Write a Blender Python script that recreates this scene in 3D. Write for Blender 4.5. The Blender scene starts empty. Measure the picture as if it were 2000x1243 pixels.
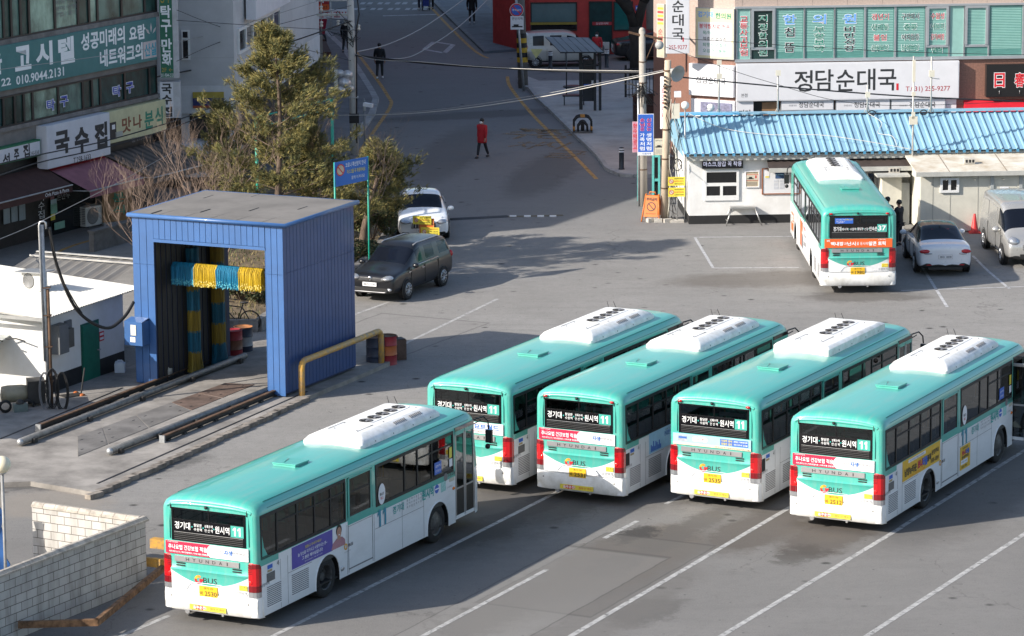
import bpy, bmesh, math, random
from mathutils import Vector, Matrix
R_=math.radians
random.seed(7)
sc=bpy.context.scene
COL=sc.collection
# ---------------------------------------------------------------- camera, sky, sun, exposure
F_,PITCH,ROLL,CAMH=6994.5,.192805,.0080880,22.0316
cd=bpy.data.cameras.new('camera'); cam=bpy.data.objects.new('camera',cd); COL.objects.link(cam)
cd.sensor_width=36; cd.lens=36*F_/2000; cd.clip_start=1; cd.clip_end=2000
cam.matrix_world=Matrix.Translation((0,0,CAMH))@Matrix.Rotation(math.pi/2-PITCH,4,'X')@Matrix.Rotation(-ROLL,4,'Z')
sc.camera=cam
SUN_AZ,SUN_EL=25.5,29.0          # direction the light travels on the ground (from +X towards +Y), height
w=bpy.data.worlds.new('World'); sc.world=w; w.use_nodes=True
wn=w.node_tree.nodes; bg=wn['Background']
sky=wn.new('ShaderNodeTexSky'); sky.sky_type='NISHITA'; sky.sun_disc=False
sky.sun_elevation=R_(SUN_EL); sky.sun_rotation=R_(270-SUN_AZ); sky.air_density=1.0; sky.dust_density=1.5; sky.ozone_density=1.0
w.node_tree.links.new(sky.outputs[0],bg.inputs[0]); bg.inputs[1].default_value=.112
sl=bpy.data.lights.new('sun','SUN'); sl.energy=4.1; sl.angle=R_(.5); sl.color=(1,.93,.83)
so=bpy.data.objects.new('sun',sl); COL.objects.link(so)
_d=Vector((math.cos(R_(SUN_AZ))*math.cos(R_(SUN_EL)),math.sin(R_(SUN_AZ))*math.cos(R_(SUN_EL)),-math.sin(R_(SUN_EL))))
so.rotation_euler=_d.to_track_quat('-Z','Y').to_euler()
vs=sc.view_settings; vs.view_transform='Standard'; vs.look='None'; vs.gamma=1; vs.exposure=.95
sc.cycles.max_bounces=6; sc.cycles.transparent_max_bounces=12; sc.cycles.use_denoising=True
sc.cycles.sample_clamp_indirect=6

# ---------------------------------------------------------------- pixel -> place
def ray(px,py):
    u,v=px-1000,621.5-py; c,s=math.cos(ROLL),math.sin(ROLL); u,v=c*u+s*v,-s*u+c*v
    cp,sp=math.cos(PITCH),math.sin(PITCH)
    return Vector((u/F_,cp+v/F_*sp,-sp+v/F_*cp))
def G(px,py,z=0.):
    d=ray(px,py); t=(z-CAMH)/d.z; return Vector((d.x*t,d.y*t,z))
def atY(px,py,Y):
    d=ray(px,py); t=Y/d.y; return Vector((d.x*t,Y,CAMH+d.z*t))
class Plane:                      # an upright wall plane: origin on the ground, direction along the wall
    def __init__(s,o,ang):
        s.o=Vector((o[0],o[1],0)); s.d=Vector((math.cos(ang),math.sin(ang),0)); s.n=Vector((s.d.y,-s.d.x,0))
    def uv(s,px,py):
        d=ray(px,py); C=Vector((0,0,CAMH)); t=((s.o-C).dot(s.n))/d.dot(s.n); P=C+d*t
        return ((P-s.o).dot(s.d),P.z)
    def P(s,u,z,off=0): return s.o+s.d*u+Vector((0,0,z))+s.n*off
U3=Vector((0,0,1))
# ---------------------------------------------------------------- materials
MATS={}

def L(r,g,b): # sRGB 0-255 -> linear
    f=lambda c:(c/12.92 if c<=.04045 else ((c+.055)/1.055)**2.4)
    return (f(r/255),f(g/255),f(b/255))
def M(name,col=None,rough=.6,metal=0,var=.12,vs=2.5,bump=0,bs=60,coat=0,spec=.5,emit=None,dark=None,stretch=None,alpha_wear=0):
    if name in MATS: return MATS[name]
    m=bpy.data.materials.new(name); m.use_nodes=True; MATS[name]=m
    nt=m.node_tree; N=nt.nodes; lk=nt.links; b=N['Principled BSDF']
    b.inputs['Roughness'].default_value=rough; b.inputs['Metallic'].default_value=metal
    b.inputs['Specular IOR Level'].default_value=spec
    if coat: b.inputs['Coat Weight'].default_value=coat; b.inputs['Coat Roughness'].default_value=.06
    if emit: b.inputs['Emission Color'].default_value=(*col,1); b.inputs['Emission Strength'].default_value=emit
    c4=(*col,1); b.inputs['Base Color'].default_value=c4
    tc=N.new('ShaderNodeTexCoord'); mp=N.new('ShaderNodeMapping'); lk.new(tc.outputs['Object'],mp.inputs[0])
    if stretch: mp.inputs['Scale'].default_value=stretch
    if var:
        n=N.new('ShaderNodeTexNoise'); n.inputs['Scale'].default_value=vs; n.inputs['Detail'].default_value=6; n.inputs['Roughness'].default_value=.65
        lk.new(mp.outputs[0],n.inputs['Vector'])
        r=N.new('ShaderNodeMapRange'); r.inputs[1].default_value=.35; r.inputs[2].default_value=.72
        lk.new(n.outputs['Fac'],r.inputs[0])
        mx=N.new('ShaderNodeMix'); mx.data_type='RGBA'; lk.new(r.outputs[0],mx.inputs['Factor'])
        dk=dark or tuple(c*(1-var*2.2) for c in col)
        mx.inputs['A'].default_value=(*[min(1,c*(1+var*.4)) for c in col],1); mx.inputs['B'].default_value=(*[max(0,c) for c in dk],1)
        lk.new(mx.outputs['Result'],b.inputs['Base Color'])
        rr=N.new('ShaderNodeMapRange'); rr.inputs[3].default_value=max(0,rough-.06); rr.inputs[4].default_value=min(1,rough+.12)
        lk.new(n.outputs['Fac'],rr.inputs[0]); lk.new(rr.outputs[0],b.inputs['Roughness'])
    if bump:
        n2=N.new('ShaderNodeTexNoise'); n2.inputs['Scale'].default_value=bs; n2.inputs['Detail'].default_value=4; lk.new(mp.outputs[0],n2.inputs['Vector'])
        bp=N.new('ShaderNodeBump'); bp.inputs['Strength'].default_value=bump; bp.inputs['Distance'].default_value=.02
        lk.new(n2.outputs['Fac'],bp.inputs['Height']); lk.new(bp.outputs[0],b.inputs['Normal'])
    if alpha_wear:
        n3=N.new('ShaderNodeTexNoise'); n3.inputs['Scale'].default_value=4.5; n3.inputs['Detail'].default_value=8; n3.inputs['Roughness'].default_value=.75; lk.new(mp.outputs[0],n3.inputs['Vector'])
        r3=N.new('ShaderNodeMapRange'); r3.inputs[1].default_value=alpha_wear-.1; r3.inputs[2].default_value=alpha_wear+.1
        lk.new(n3.outputs['Fac'],r3.inputs[0]); lk.new(r3.outputs[0],b.inputs['Alpha'])
    return m
def glass(name,tint=(.3,.34,.34),refl=.06,rough=.02):
    if name in MATS: return MATS[name]
    m=bpy.data.materials.new(name); m.use_nodes=True; MATS[name]=m
    nt=m.node_tree; N=nt.nodes; lk=nt.links; N.clear()
    o=N.new('ShaderNodeOutputMaterial'); t=N.new('ShaderNodeBsdfTransparent'); t.inputs[0].default_value=(*tint,1)
    g=N.new('ShaderNodeBsdfGlossy'); g.inputs['Roughness'].default_value=rough; g.inputs[0].default_value=(.9,.95,1,1)
    fr=N.new('ShaderNodeFresnel'); fr.inputs[0].default_value=1.5; ad=N.new('ShaderNodeMath'); ad.inputs[1].default_value=refl; ad.use_clamp=True
    mx=N.new('ShaderNodeMixShader'); lk.new(fr.outputs[0],ad.inputs[0]); lk.new(ad.outputs[0],mx.inputs[0]); lk.new(t.outputs[0],mx.inputs[1]); lk.new(g.outputs[0],mx.inputs[2]); lk.new(mx.outputs[0],o.inputs[0])
    return m
# ---------------------------------------------------------------- mesh builder
_txt={}
_tc=bpy.data.curves.new('lettering','FONT'); _tc.resolution_u=2; _tc.align_x='CENTER'; _to=bpy.data.objects.new('lettering',_tc)
def text_mesh(body,bold):
    k=(body,bold)
    if k in _txt: return _txt[k]
    _tc.body=body; _tc.offset=bold; me=bpy.data.meshes.new_from_object(_to)
    vs=[tuple(v.co) for v in me.vertices]; fs=[tuple(p.vertices) for p in me.polygons]; bpy.data.meshes.remove(me)
    _txt[k]=(vs,fs); return _txt[k]
class MB:
    def __init__(s): s.v=[]; s.f=[]; s.m=[]; s.mats=[]; s.sm=[]
    def mi(s,m):
        if m not in s.mats: s.mats.append(m)
        return s.mats.index(m)
    def add(s,vs,fs,m,smooth=False):
        o=len(s.v); s.v+=[tuple(v) for v in vs]; k=s.mi(m)
        for f in fs: s.f.append(tuple(i+o for i in f)); s.m.append(k); s.sm.append(smooth)
        return s
    def box(s,c,d,m,rz=0,rx=0,ry=0,mat=None):
        Mx=Matrix.Translation(c)@Matrix.Rotation(rz,4,'Z')@Matrix.Rotation(ry,4,'Y')@Matrix.Rotation(rx,4,'X') if mat is None else mat
        x,y,z=[q/2 for q in d]
        vs=[Mx@Vector(p) for p in ((-x,-y,-z),(x,-y,-z),(x,y,-z),(-x,y,-z),(-x,-y,z),(x,-y,z),(x,y,z),(-x,y,z))]
        return s.add(vs,[(0,3,2,1),(4,5,6,7),(0,1,5,4),(1,2,6,5),(2,3,7,6),(3,0,4,7)],m)
    def bx(s,x0,x1,y0,y1,z0,z1,m): return s.box(((x0+x1)/2,(y0+y1)/2,(z0+z1)/2),(x1-x0,y1-y0,z1-z0),m)
    def quad(s,a,b,c,d,m): return s.add([a,b,c,d],[(0,1,2,3)],m)
    def slab(s,pts,n,t,m):        # polygon pts extruded by n*t (pts CCW seen from +n)
        n=Vector(n)*t; k=len(pts); a=[Vector(p) for p in pts]; b=[p+n for p in a]
        fs=[tuple(range(k-1,-1,-1)),tuple(range(k,2*k))]+[(i,(i+1)%k,k+(i+1)%k,k+i) for i in range(k)]
        return s.add(a+b,fs,m)
    def tube(s,pts,r,m,n=8,cap=True,r2=None):
        pts=[Vector(p) for p in pts]; k=len(pts); vs=[]; up=None
        for i,p in enumerate(pts):
            t=(pts[min(i+1,k-1)]-pts[max(i-1,0)]).normalized()
            if up is None: up=Vector((0,0,1)) if abs(t.z)<.9 else Vector((1,0,0))
            a=t.cross(up); a=a.normalized() if a.length>1e-6 else Vector((1,0,0)); b=a.cross(t).normalized(); up=b
            rr=r if r2 is None else r+(r2-r)*i/(k-1)
            if isinstance(r,(list,tuple)): rr=r[i]
            vs+=[p+a*(math.cos(q)*rr)+b*(math.sin(q)*rr) for q in [2*math.pi*j/n for j in range(n)]]
        fs=[(i*n+j,i*n+(j+1)%n,(i+1)*n+(j+1)%n,(i+1)*n+j) for i in range(k-1) for j in range(n)]
        s.add(vs,fs,m,True)
        if cap and n>3:
            o=len(s.v)-len(vs); kk=s.mi(m)
            s.f+=[tuple(o+j for j in range(n-1,-1,-1)),tuple(o+(k-1)*n+j for j in range(n))]; s.m+=[kk,kk]; s.sm+=[False,False]
        return s
    def lathe(s,prof,c,m,n=20,axis='Z',closed=False):  # prof [(r,h)]
        A={'Z':(Vector((1,0,0)),Vector((0,1,0)),Vector((0,0,1))),'Y':(Vector((0,0,1)),Vector((1,0,0)),Vector((0,1,0))),'X':(Vector((0,1,0)),Vector((0,0,1)),Vector((1,0,0)))}
        a,b,h=A[axis] if isinstance(axis,str) else axis; c=Vector(c); vs=[]
        for r,z in prof: vs+=[c+a*(r*math.cos(2*math.pi*j/n))+b*(r*math.sin(2*math.pi*j/n))+h*z for j in range(n)]
        fs=[(i*n+j,i*n+(j+1)%n,(i+1)*n+(j+1)%n,(i+1)*n+j) for i in range(len(prof)-1) for j in range(n)]
        return s.add(vs,fs,m,True)
    def sphere(s,c,r,m,n=14,k=9,sx=1,sy=1,sz=1):
        vs=[];c=Vector(c)
        for i in range(k+1):
            t=math.pi*i/k
            vs+=[c+Vector((r*sx*math.sin(t)*math.cos(2*math.pi*j/n),r*sy*math.sin(t)*math.sin(2*math.pi*j/n),r*sz*math.cos(t))) for j in range(n)]
        fs=[((i+1)*n+j,(i+1)*n+(j+1)%n,i*n+(j+1)%n,i*n+j) for i in range(k) for j in range(n)]
        return s.add(vs,fs,m,True)
    def text(s,body,c,Rt,Up,w,h,m,bold=.0,off=0.004):
        vs,fs=text_mesh(body,bold)
        xs=[v[0] for v in vs]; ys=[v[1] for v in vs]
        x0,x1,y0,y1=min(xs),max(xs),min(ys),max(ys); c=Vector(c); Rt=Vector(Rt).normalized(); Up=Vector(Up).normalized(); N=Rt.cross(Up)
        sy=h/(y1-y0) if h else None; sx=w/(x1-x0) if w else sy
        if sy is None: sy=sx
        return s.add([c+Rt*((v[0]-(x0+x1)/2)*sx)+Up*((v[1]-(y0+y1)/2)*sy)+N*off for v in vs],fs,m)
    def build(s,name,parent=None,sharp=None,loc=None):
        me=bpy.data.meshes.new(name); me.from_pydata(s.v,[],s.f)
        for m in s.mats: me.materials.append(m)
        me.polygons.foreach_set('material_index',s.m); me.polygons.foreach_set('use_smooth',s.sm)
        me.update()
        if sharp: me.shade_smooth(); me.set_sharp_from_angle(angle=R_(sharp))
        o=bpy.data.objects.new(name,me); COL.objects.link(o)
        if parent: o.parent=parent
        if loc: o.location=loc
        return o
def tag(o,label,cat,group=None):
    o['label']=label; o['category']=cat
    if group: o['group']=group
    return o
def thing(name,label,cat,loc=(0,0,0),rz=0,group=None):
    o=bpy.data.objects.new(name,None); COL.objects.link(o); o.location=loc; o.rotation_euler=(0,0,rz); o.empty_display_size=.2
    return tag(o,label,cat,group)
def struct(o): o['kind']='structure'; return o
def copy_tree(o,parent=None):
    c=o.copy(); COL.objects.link(c); c.parent=parent
    for ch in list(o.children): copy_tree(ch,c)
    return c
def bake(o,subd=0,skin=False):   # apply modifiers of a freshly built mesh object
    if subd: md=o.modifiers.new('s','SUBSURF'); md.levels=subd; md.render_levels=subd
    dg=bpy.context.evaluated_depsgraph_get(); me=bpy.data.meshes.new_from_object(o.evaluated_get(dg))
    o.modifiers.clear(); o.data=me; return o
X3=Vector((1,0,0)); Y3=Vector((0,1,0))

# ---------------------------------------------------------------- ground
def asphalt():
    m=bpy.data.materials.new('asphalt'); m.use_nodes=True; nt=m.node_tree; N=nt.nodes; lk=nt.links; b=N['Principled BSDF']
    tc=N.new('ShaderNodeTexCoord'); P=tc.outputs['Object']
    def noise(s,d=8,r=.6,vec=P):
        n=N.new('ShaderNodeTexNoise'); n.inputs['Scale'].default_value=s; n.inputs['Detail'].default_value=d; n.inputs['Roughness'].default_value=r; lk.new(vec,n.inputs['Vector']); return n.outputs['Fac']
    def mr(x,a,c,p=0.,q=1.):
        n=N.new('ShaderNodeMapRange'); n.inputs[1].default_value=a; n.inputs[2].default_value=c; n.inputs[3].default_value=p; n.inputs[4].default_value=q; lk.new(x,n.inputs[0]); return n.outputs[0]
    def mix(f,a,c,bt='MIX'):
        n=N.new('ShaderNodeMix'); n.data_type='RGBA'; n.blend_type=bt
        for k,x in (('Factor',f),('A',a),('B',c)):
            if isinstance(x,(tuple,float,int)): n.inputs[k].default_value=x if k=='Factor' else (*x,1)
            else: lk.new(x,n.inputs[k])
        return n.outputs['Result']
    def ma(op,a,c):
        n=N.new('ShaderNodeMath'); n.operation=op
        for i,x in enumerate((a,c)):
            if isinstance(x,(int,float)): n.inputs[i].default_value=x
            else: lk.new(x,n.inputs[i])
        return n.outputs[0]
    c=mix(mr(noise(.22,6),.35,.65),(.195,.188,.178),(.24,.231,.22))
    c=mix(mr(noise(1.6,8,.7),.42,.75,0,.5),c,(.145,.14,.134))
    mp=N.new('ShaderNodeMapping'); mp.inputs['Rotation'].default_value=(0,0,R_(-63)); mp.inputs['Scale'].default_value=(.25,1.6,1); lk.new(P,mp.inputs[0])
    c=mix(mr(noise(.9,7,.7,mp.outputs[0]),.5,.72,0,.5),c,(.13,.125,.118))
    c=mix(mr(noise(5,9,.8),.50,.64,0,.5),c,(.115,.111,.106))
    c=mix(mr(noise(26,3,.75),.42,.70,0,.5),c,(.36,.345,.325))
    n5=N.new('ShaderNodeSeparateXYZ'); lk.new(P,n5.inputs[0])
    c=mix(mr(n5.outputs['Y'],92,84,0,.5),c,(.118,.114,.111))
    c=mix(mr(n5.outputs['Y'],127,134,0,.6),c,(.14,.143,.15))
    # oil spots
    v9=N.new('ShaderNodeTexVoronoi'); v9.inputs['Scale'].default_value=2.6; lk.new(P,v9.inputs['Vector']); c=mix(ma('MULTIPLY',mr(v9.outputs['Distance'],.05,.10,.8,0),mr(noise(.8,4),.48,.54)),c,(.05,.048,.046))
    v=N.new('ShaderNodeTexVoronoi'); v.inputs['Scale'].default_value=.85; lk.new(P,v.inputs['Vector'])
    sp=mr(v.outputs['Distance'],.05,.13,1,0); c=mix(ma('MULTIPLY',sp,mr(noise(.5,3),.46,.52)),c,(.045,.043,.041))
    # cracks
    dv=N.new('ShaderNodeVectorMath'); dv.operation='ADD'; nn=N.new('ShaderNodeTexNoise'); nn.inputs['Scale'].default_value=1.2; nn.inputs['Detail'].default_value=5; lk.new(P,nn.inputs['Vector'])
    sc_=N.new('ShaderNodeVectorMath'); sc_.operation='SCALE'; sc_.inputs['Scale'].default_value=1.6; lk.new(nn.outputs['Color'],sc_.inputs[0]); lk.new(P,dv.inputs[0]); lk.new(sc_.outputs[0],dv.inputs[1])
    v2=N.new('ShaderNodeTexVoronoi'); v2.feature='DISTANCE_TO_EDGE'; v2.inputs['Scale'].default_value=.16; lk.new(dv.outputs[0],v2.inputs['Vector'])
    cr=ma('MULTIPLY',mr(v2.outputs['Distance'],.002,.006,1,0),mr(noise(.16,3),.50,.56)); c=mix(ma('MULTIPLY',cr,.45),c,(.09,.085,.08))
    # stains and patched asphalt where the place has them
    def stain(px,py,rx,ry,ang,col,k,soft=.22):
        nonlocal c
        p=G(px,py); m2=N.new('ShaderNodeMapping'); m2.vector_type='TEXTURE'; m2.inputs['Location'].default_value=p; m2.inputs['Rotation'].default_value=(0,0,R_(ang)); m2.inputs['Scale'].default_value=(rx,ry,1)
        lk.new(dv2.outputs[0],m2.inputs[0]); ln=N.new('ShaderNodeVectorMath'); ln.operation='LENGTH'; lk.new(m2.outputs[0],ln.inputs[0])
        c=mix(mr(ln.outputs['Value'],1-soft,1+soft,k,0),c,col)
    dv2=N.new('ShaderNodeVectorMath'); dv2.operation='ADD'; n4=N.new('ShaderNodeTexNoise'); n4.inputs['Scale'].default_value=1.5; n4.inputs['Detail'].default_value=9; n4.inputs['Roughness'].default_value=.78; lk.new(P,n4.inputs['Vector'])
    s4=N.new('ShaderNodeVectorMath'); s4.operation='MULTIPLY_ADD'; s4.inputs[1].default_value=(2.0,2.0,0); s4.inputs[2].default_value=(-1.0,-1.0,0); lk.new(n4.outputs['Color'],s4.inputs[0]); lk.new(P,dv2.inputs[0]); lk.new(s4.outputs[0],dv2.inputs[1])
    D=(.05,.045,.04)
    stain(1225,1090,3.4,1.3,64,(.15,.128,.108),.9,.15); stain(1215,1100,3.6,1.5,64,(.075,.07,.066),.35,.1); stain(1195,1105,1.0,.55,64,(.06,.055,.052),.8); stain(1240,1045,.9,.4,64,(.045,.043,.042),.85)
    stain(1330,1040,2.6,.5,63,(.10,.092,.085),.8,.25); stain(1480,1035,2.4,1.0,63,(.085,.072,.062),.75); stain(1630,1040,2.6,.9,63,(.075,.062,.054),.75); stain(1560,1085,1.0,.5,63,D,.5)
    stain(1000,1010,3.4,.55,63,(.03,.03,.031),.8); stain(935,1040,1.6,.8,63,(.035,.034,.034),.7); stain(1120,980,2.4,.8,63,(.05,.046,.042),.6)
    stain(1500,545,3.4,1.5,10,(.105,.09,.075),.6); stain(1690,580,2.0,.9,0,(.07,.062,.055),.6); stain(960,1200,2.6,.7,63,(.085,.078,.072),.6)
    stain(1260,1195,1.4,.7,63,(.085,.08,.075),.6); stain(110,930,2.2,1.2,40,(.055,.052,.05),.7); stain(90,985,1.6,1.5,20,(.24,.21,.175),.55)
    stain(300,915,1.9,.6,50,(.06,.058,.055),.55); stain(1060,340,6,1.2,80,(.075,.073,.071),.5); stain(880,300,8,1.2,84,(.08,.078,.077),.5); stain(930,225,5,1.2,20,(.075,.073,.072),.6)
    for q in ((690,1090),(1130,900),(1390,900),(1640,900),(1900,960),(1010,1000)): stain(*q,6.5,1.7,63,(.085,.08,.076),.6,.25)  # oily tone under the buses, also deepening the shade there by colour
    stain(1180,1205,5,.9,63,(.13,.122,.114),.6,.2)
    stain(1075,1160,3.4,1.2,63,(.135,.128,.118),.55,.15); stain(700,1110,3,.6,63,D,.4)
    for px,py,rx,ry,ang,col,k in ((1170,1120,3.4,1.5,63,(.12,.112,.104),.6),(1000,1190,5.5,1.4,63,(.21,.204,.194),.35),(760,655,3.0,2.0,63,(.21,.2,.19),.35)):
        p=G(px,py); m3=N.new('ShaderNodeMapping'); m3.vector_type='TEXTURE'; m3.inputs['Location'].default_value=p; m3.inputs['Rotation'].default_value=(0,0,R_(ang)); m3.inputs['Scale'].default_value=(rx,ry,1); lk.new(P,m3.inputs[0])
        ab=N.new('ShaderNodeVectorMath'); ab.operation='ABSOLUTE'; lk.new(m3.outputs[0],ab.inputs[0]); sx=N.new('ShaderNodeSeparateXYZ'); lk.new(ab.outputs[0],sx.inputs[0]); mx_=ma('MAXIMUM',sx.outputs[0],ma('ADD',sx.outputs[1],ma('MULTIPLY',noise(1.2,5),.10)))
        c=mix(mr(mx_,1.0,1.03,k,0),c,col); c=mix(ma('MULTIPLY',mr(mx_,.995,1.02,0,1),mr(mx_,1.03,1.05,.5,0)),c,(.06,.057,.055))
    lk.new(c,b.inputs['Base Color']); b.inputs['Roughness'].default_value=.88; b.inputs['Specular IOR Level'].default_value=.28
    bp=N.new('ShaderNodeBump'); bp.inputs['Strength'].default_value=.55; bp.inputs['Distance'].default_value=.02
    lk.new(ma('ADD',noise(45,3,.7),ma('MULTIPLY',noise(2.2,6),.8)),bp.inputs['Height']); lk.new(bp.outputs[0],b.inputs['Normal'])
    return m
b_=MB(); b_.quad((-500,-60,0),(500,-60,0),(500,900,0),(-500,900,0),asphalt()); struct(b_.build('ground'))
PAINT=M('worn_white_paint',(.40,.395,.385),.75,var=.25,vs=5,alpha_wear=.37); PAINT2=M('dull_white_paint',(.46,.46,.47),.75,var=.2,vs=4,alpha_wear=.36)
YEL=M('worn_yellow_paint',(.48,.27,.075),.75,var=.22,vs=4,alpha_wear=.38); YELF=M('faded_yellow_paint',(.30,.19,.085),.75,var=.2,vs=4,alpha_wear=.49)
def strip(mb,pts,wd,m,z=.004):
    pts=[Vector((p.x,p.y,z)) for p in pts]; k=len(pts); a=[];c=[]
    for i,p in enumerate(pts):
        t=(pts[min(i+1,k-1)]-pts[max(i-1,0)]).normalized(); n=Vector((-t.y,t.x,0))*wd/2; a.append(p+n); c.append(p-n)
    mb.add(c+a,[(i,i+1,k+i+1,k+i) for i in range(k-1)],m)
def smooth_pts(pts,n=6):
    out=[];k=len(pts)
    for i in range(k-1):
        p0,p1,p2,p3=[Vector(pts[max(0,min(k-1,i+j))]) for j in (-1,0,1,2)]
        for q in range(n):
            t=q/n; out.append(.5*((2*p1)+(p2-p0)*t+(2*p0-5*p1+4*p2-p3)*t*t+(3*p1-p0-3*p2+p3)*t**3))
    return out+[Vector(pts[-1])]
rm=MB()
for a,b,wd in (((235,1243),(330,1203),.13),((470,1275),(1200,905),.13),((790,1262),(1068,1113),.13),((1180,1052),(1245,1018),.13),((1300,985),(1420,925),.12),((1075,1266),(1545,990),.14),((1370,1266),(1760,1031),.14),((1660,1264),(2080,992),.14),((1760,1030),(2050,850),.13),
             ((570,660),(760,590),.12),((650,740),(972,584),.12),((770,548),(948,520),.1)):
    A,B=G(*a),G(*b); strip(rm,[A.lerp(B,i/24) for i in range(25)],wd,PAINT)
for pts in (((1357,464),(1560,462)),((1357,464),(1393,524)),((1393,524),(1560,523)),((1760,440),(1800,520),(1850,600)),((1900,500),(1930,530),(1972,565)),((1760,568),(2010,560)),((1830,450),(1920,447))):
    q=[G(*p) for p in pts]; strip(rm,[a.lerp(b,i/10) for a,b in zip(q,q[1:]) for i in range(10)]+[q[-1]],.10,PAINT2)
for pts in (((692,97),(725,140),(757,187),(763,207),(735,250),(700,300)),((991,150),(994,165),(1007,185),(1025,207),(1050,235),(1125,309),(1165,350)),((842,15),(875,50),(925,98),(953,114)),((20,550),(125,487),(255,449),(420,395))):
    strip(rm,smooth_pts([G(*p) for p in pts]),.17,YEL)
strip(rm,[G(748,31.5),G(853,28.5)],.3,PAINT2)
for i in range(9):                                            # checker blocks of the crossing
    for j in range(2):
        x=690+i*17+(j*14 if j else 0)
        p=[G(x-8+j*6,14-j*9),G(x+8+j*6,14-j*9)]
        if i%2==j%2 or True: strip(rm,[G(x-(i%2)*3,18-j*11),G(x+9-(i%2)*3,18-j*11)],1.05,PAINT2)
dm=[(848,82),(885,88),(868,104),(829,97)]
q=[G(*p) for p in dm]; 
for i in range(4): strip(rm,[q[i],q[(i+1)%4]],.28,PAINT2)
for t,px,py,wd,hh in (('주',1030,262,2.1,3.2),('정',1085,262,1.7,3.2),('차',1030,284,1.4,2.2),('지',1075,284,1.4,2.2),('금',1105,302,1.6,2.2)):
    p=G(px,py,.004); rm.text(t,p,(.94,-.34,0),(.34,.94,0),wd,hh,YELF,.01,.006)
struct(rm.build('road_marking'))
# ---------------------------------------------------------------- pavements and kerbs
CONC=M('pavement_concrete',(.40,.38,.36),.85,var=.14,vs=.8,bump=.2,bs=30); KERB=M('kerb_stone',(.36,.355,.35),.8,var=.18,vs=2,bump=.2)
KERBD=M('dark_kerb_stone',(.15,.16,.18),.8,var=.15,vs=2)
PAVB=M('blue_grey_paving',(.13,.15,.175),.85,var=.15,vs=1.2)
def raised(name,pts,h,mat,kerbpts=None,kw=.18,km=None):
    b=MB(); b.slab([Vector((p.x,p.y,0)) for p in pts],U3,h,mat); struct(b.build(name))
    if kerbpts:
        b=MB(); kp=[Vector((p.x,p.y,0)) for p in kerbpts]; k=len(kp)
        for i in range(k-1):
            a,c=kp[i],kp[i+1]; t=(c-a); l=t.length; t.normalize()
            nseg=max(1,round(l/1.0))
            for j in range(nseg):
                s0=a+t*(l*j/nseg+.008); s1=a+t*(l*(j+1)/nseg-.008); cc=(s0+s1)/2
                b.box((cc.x,cc.y,(h+.006)/2),((s1-s0).length,kw,h+.006),km or KERB,rz=math.atan2(t.y,t.x))
        struct(b.build('kerb'))
rk=[G(*p) for p in ((1018,150),(1014,160),(1022,172),(1035,176),(1052,197),(1075,217),(1100,242),(1125,267),(1150,290),(1170,310),(1186,333),(1212,345),(1238,347))]
raised('pavement',rk+[Vector((6.1,142,0)),Vector((6.1,146.2,0)),Vector((7,147,0)),Vector((40,147,0)),Vector((40,172,0)),Vector((1.4,172,0))],.13,CONC,rk)
lk_=[G(*p) for p in ((630,59),(670,97),(700,140),(725,180),(734,197),(727,225),(697,270))]
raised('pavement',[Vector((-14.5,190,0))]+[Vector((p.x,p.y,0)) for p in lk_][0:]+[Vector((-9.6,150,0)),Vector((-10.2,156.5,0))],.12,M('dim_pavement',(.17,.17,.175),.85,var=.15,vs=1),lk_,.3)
fk=[G(*p) for p in ((838,-20),(850,7),(905,62),(950,105))]
raised('pavement',fk+[G(1015,100),Vector((.8,188,0)),Vector((-1.9,212,0)),Vector((-2,240,0))],.12,PAVB,fk,.25,KERBD)
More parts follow.
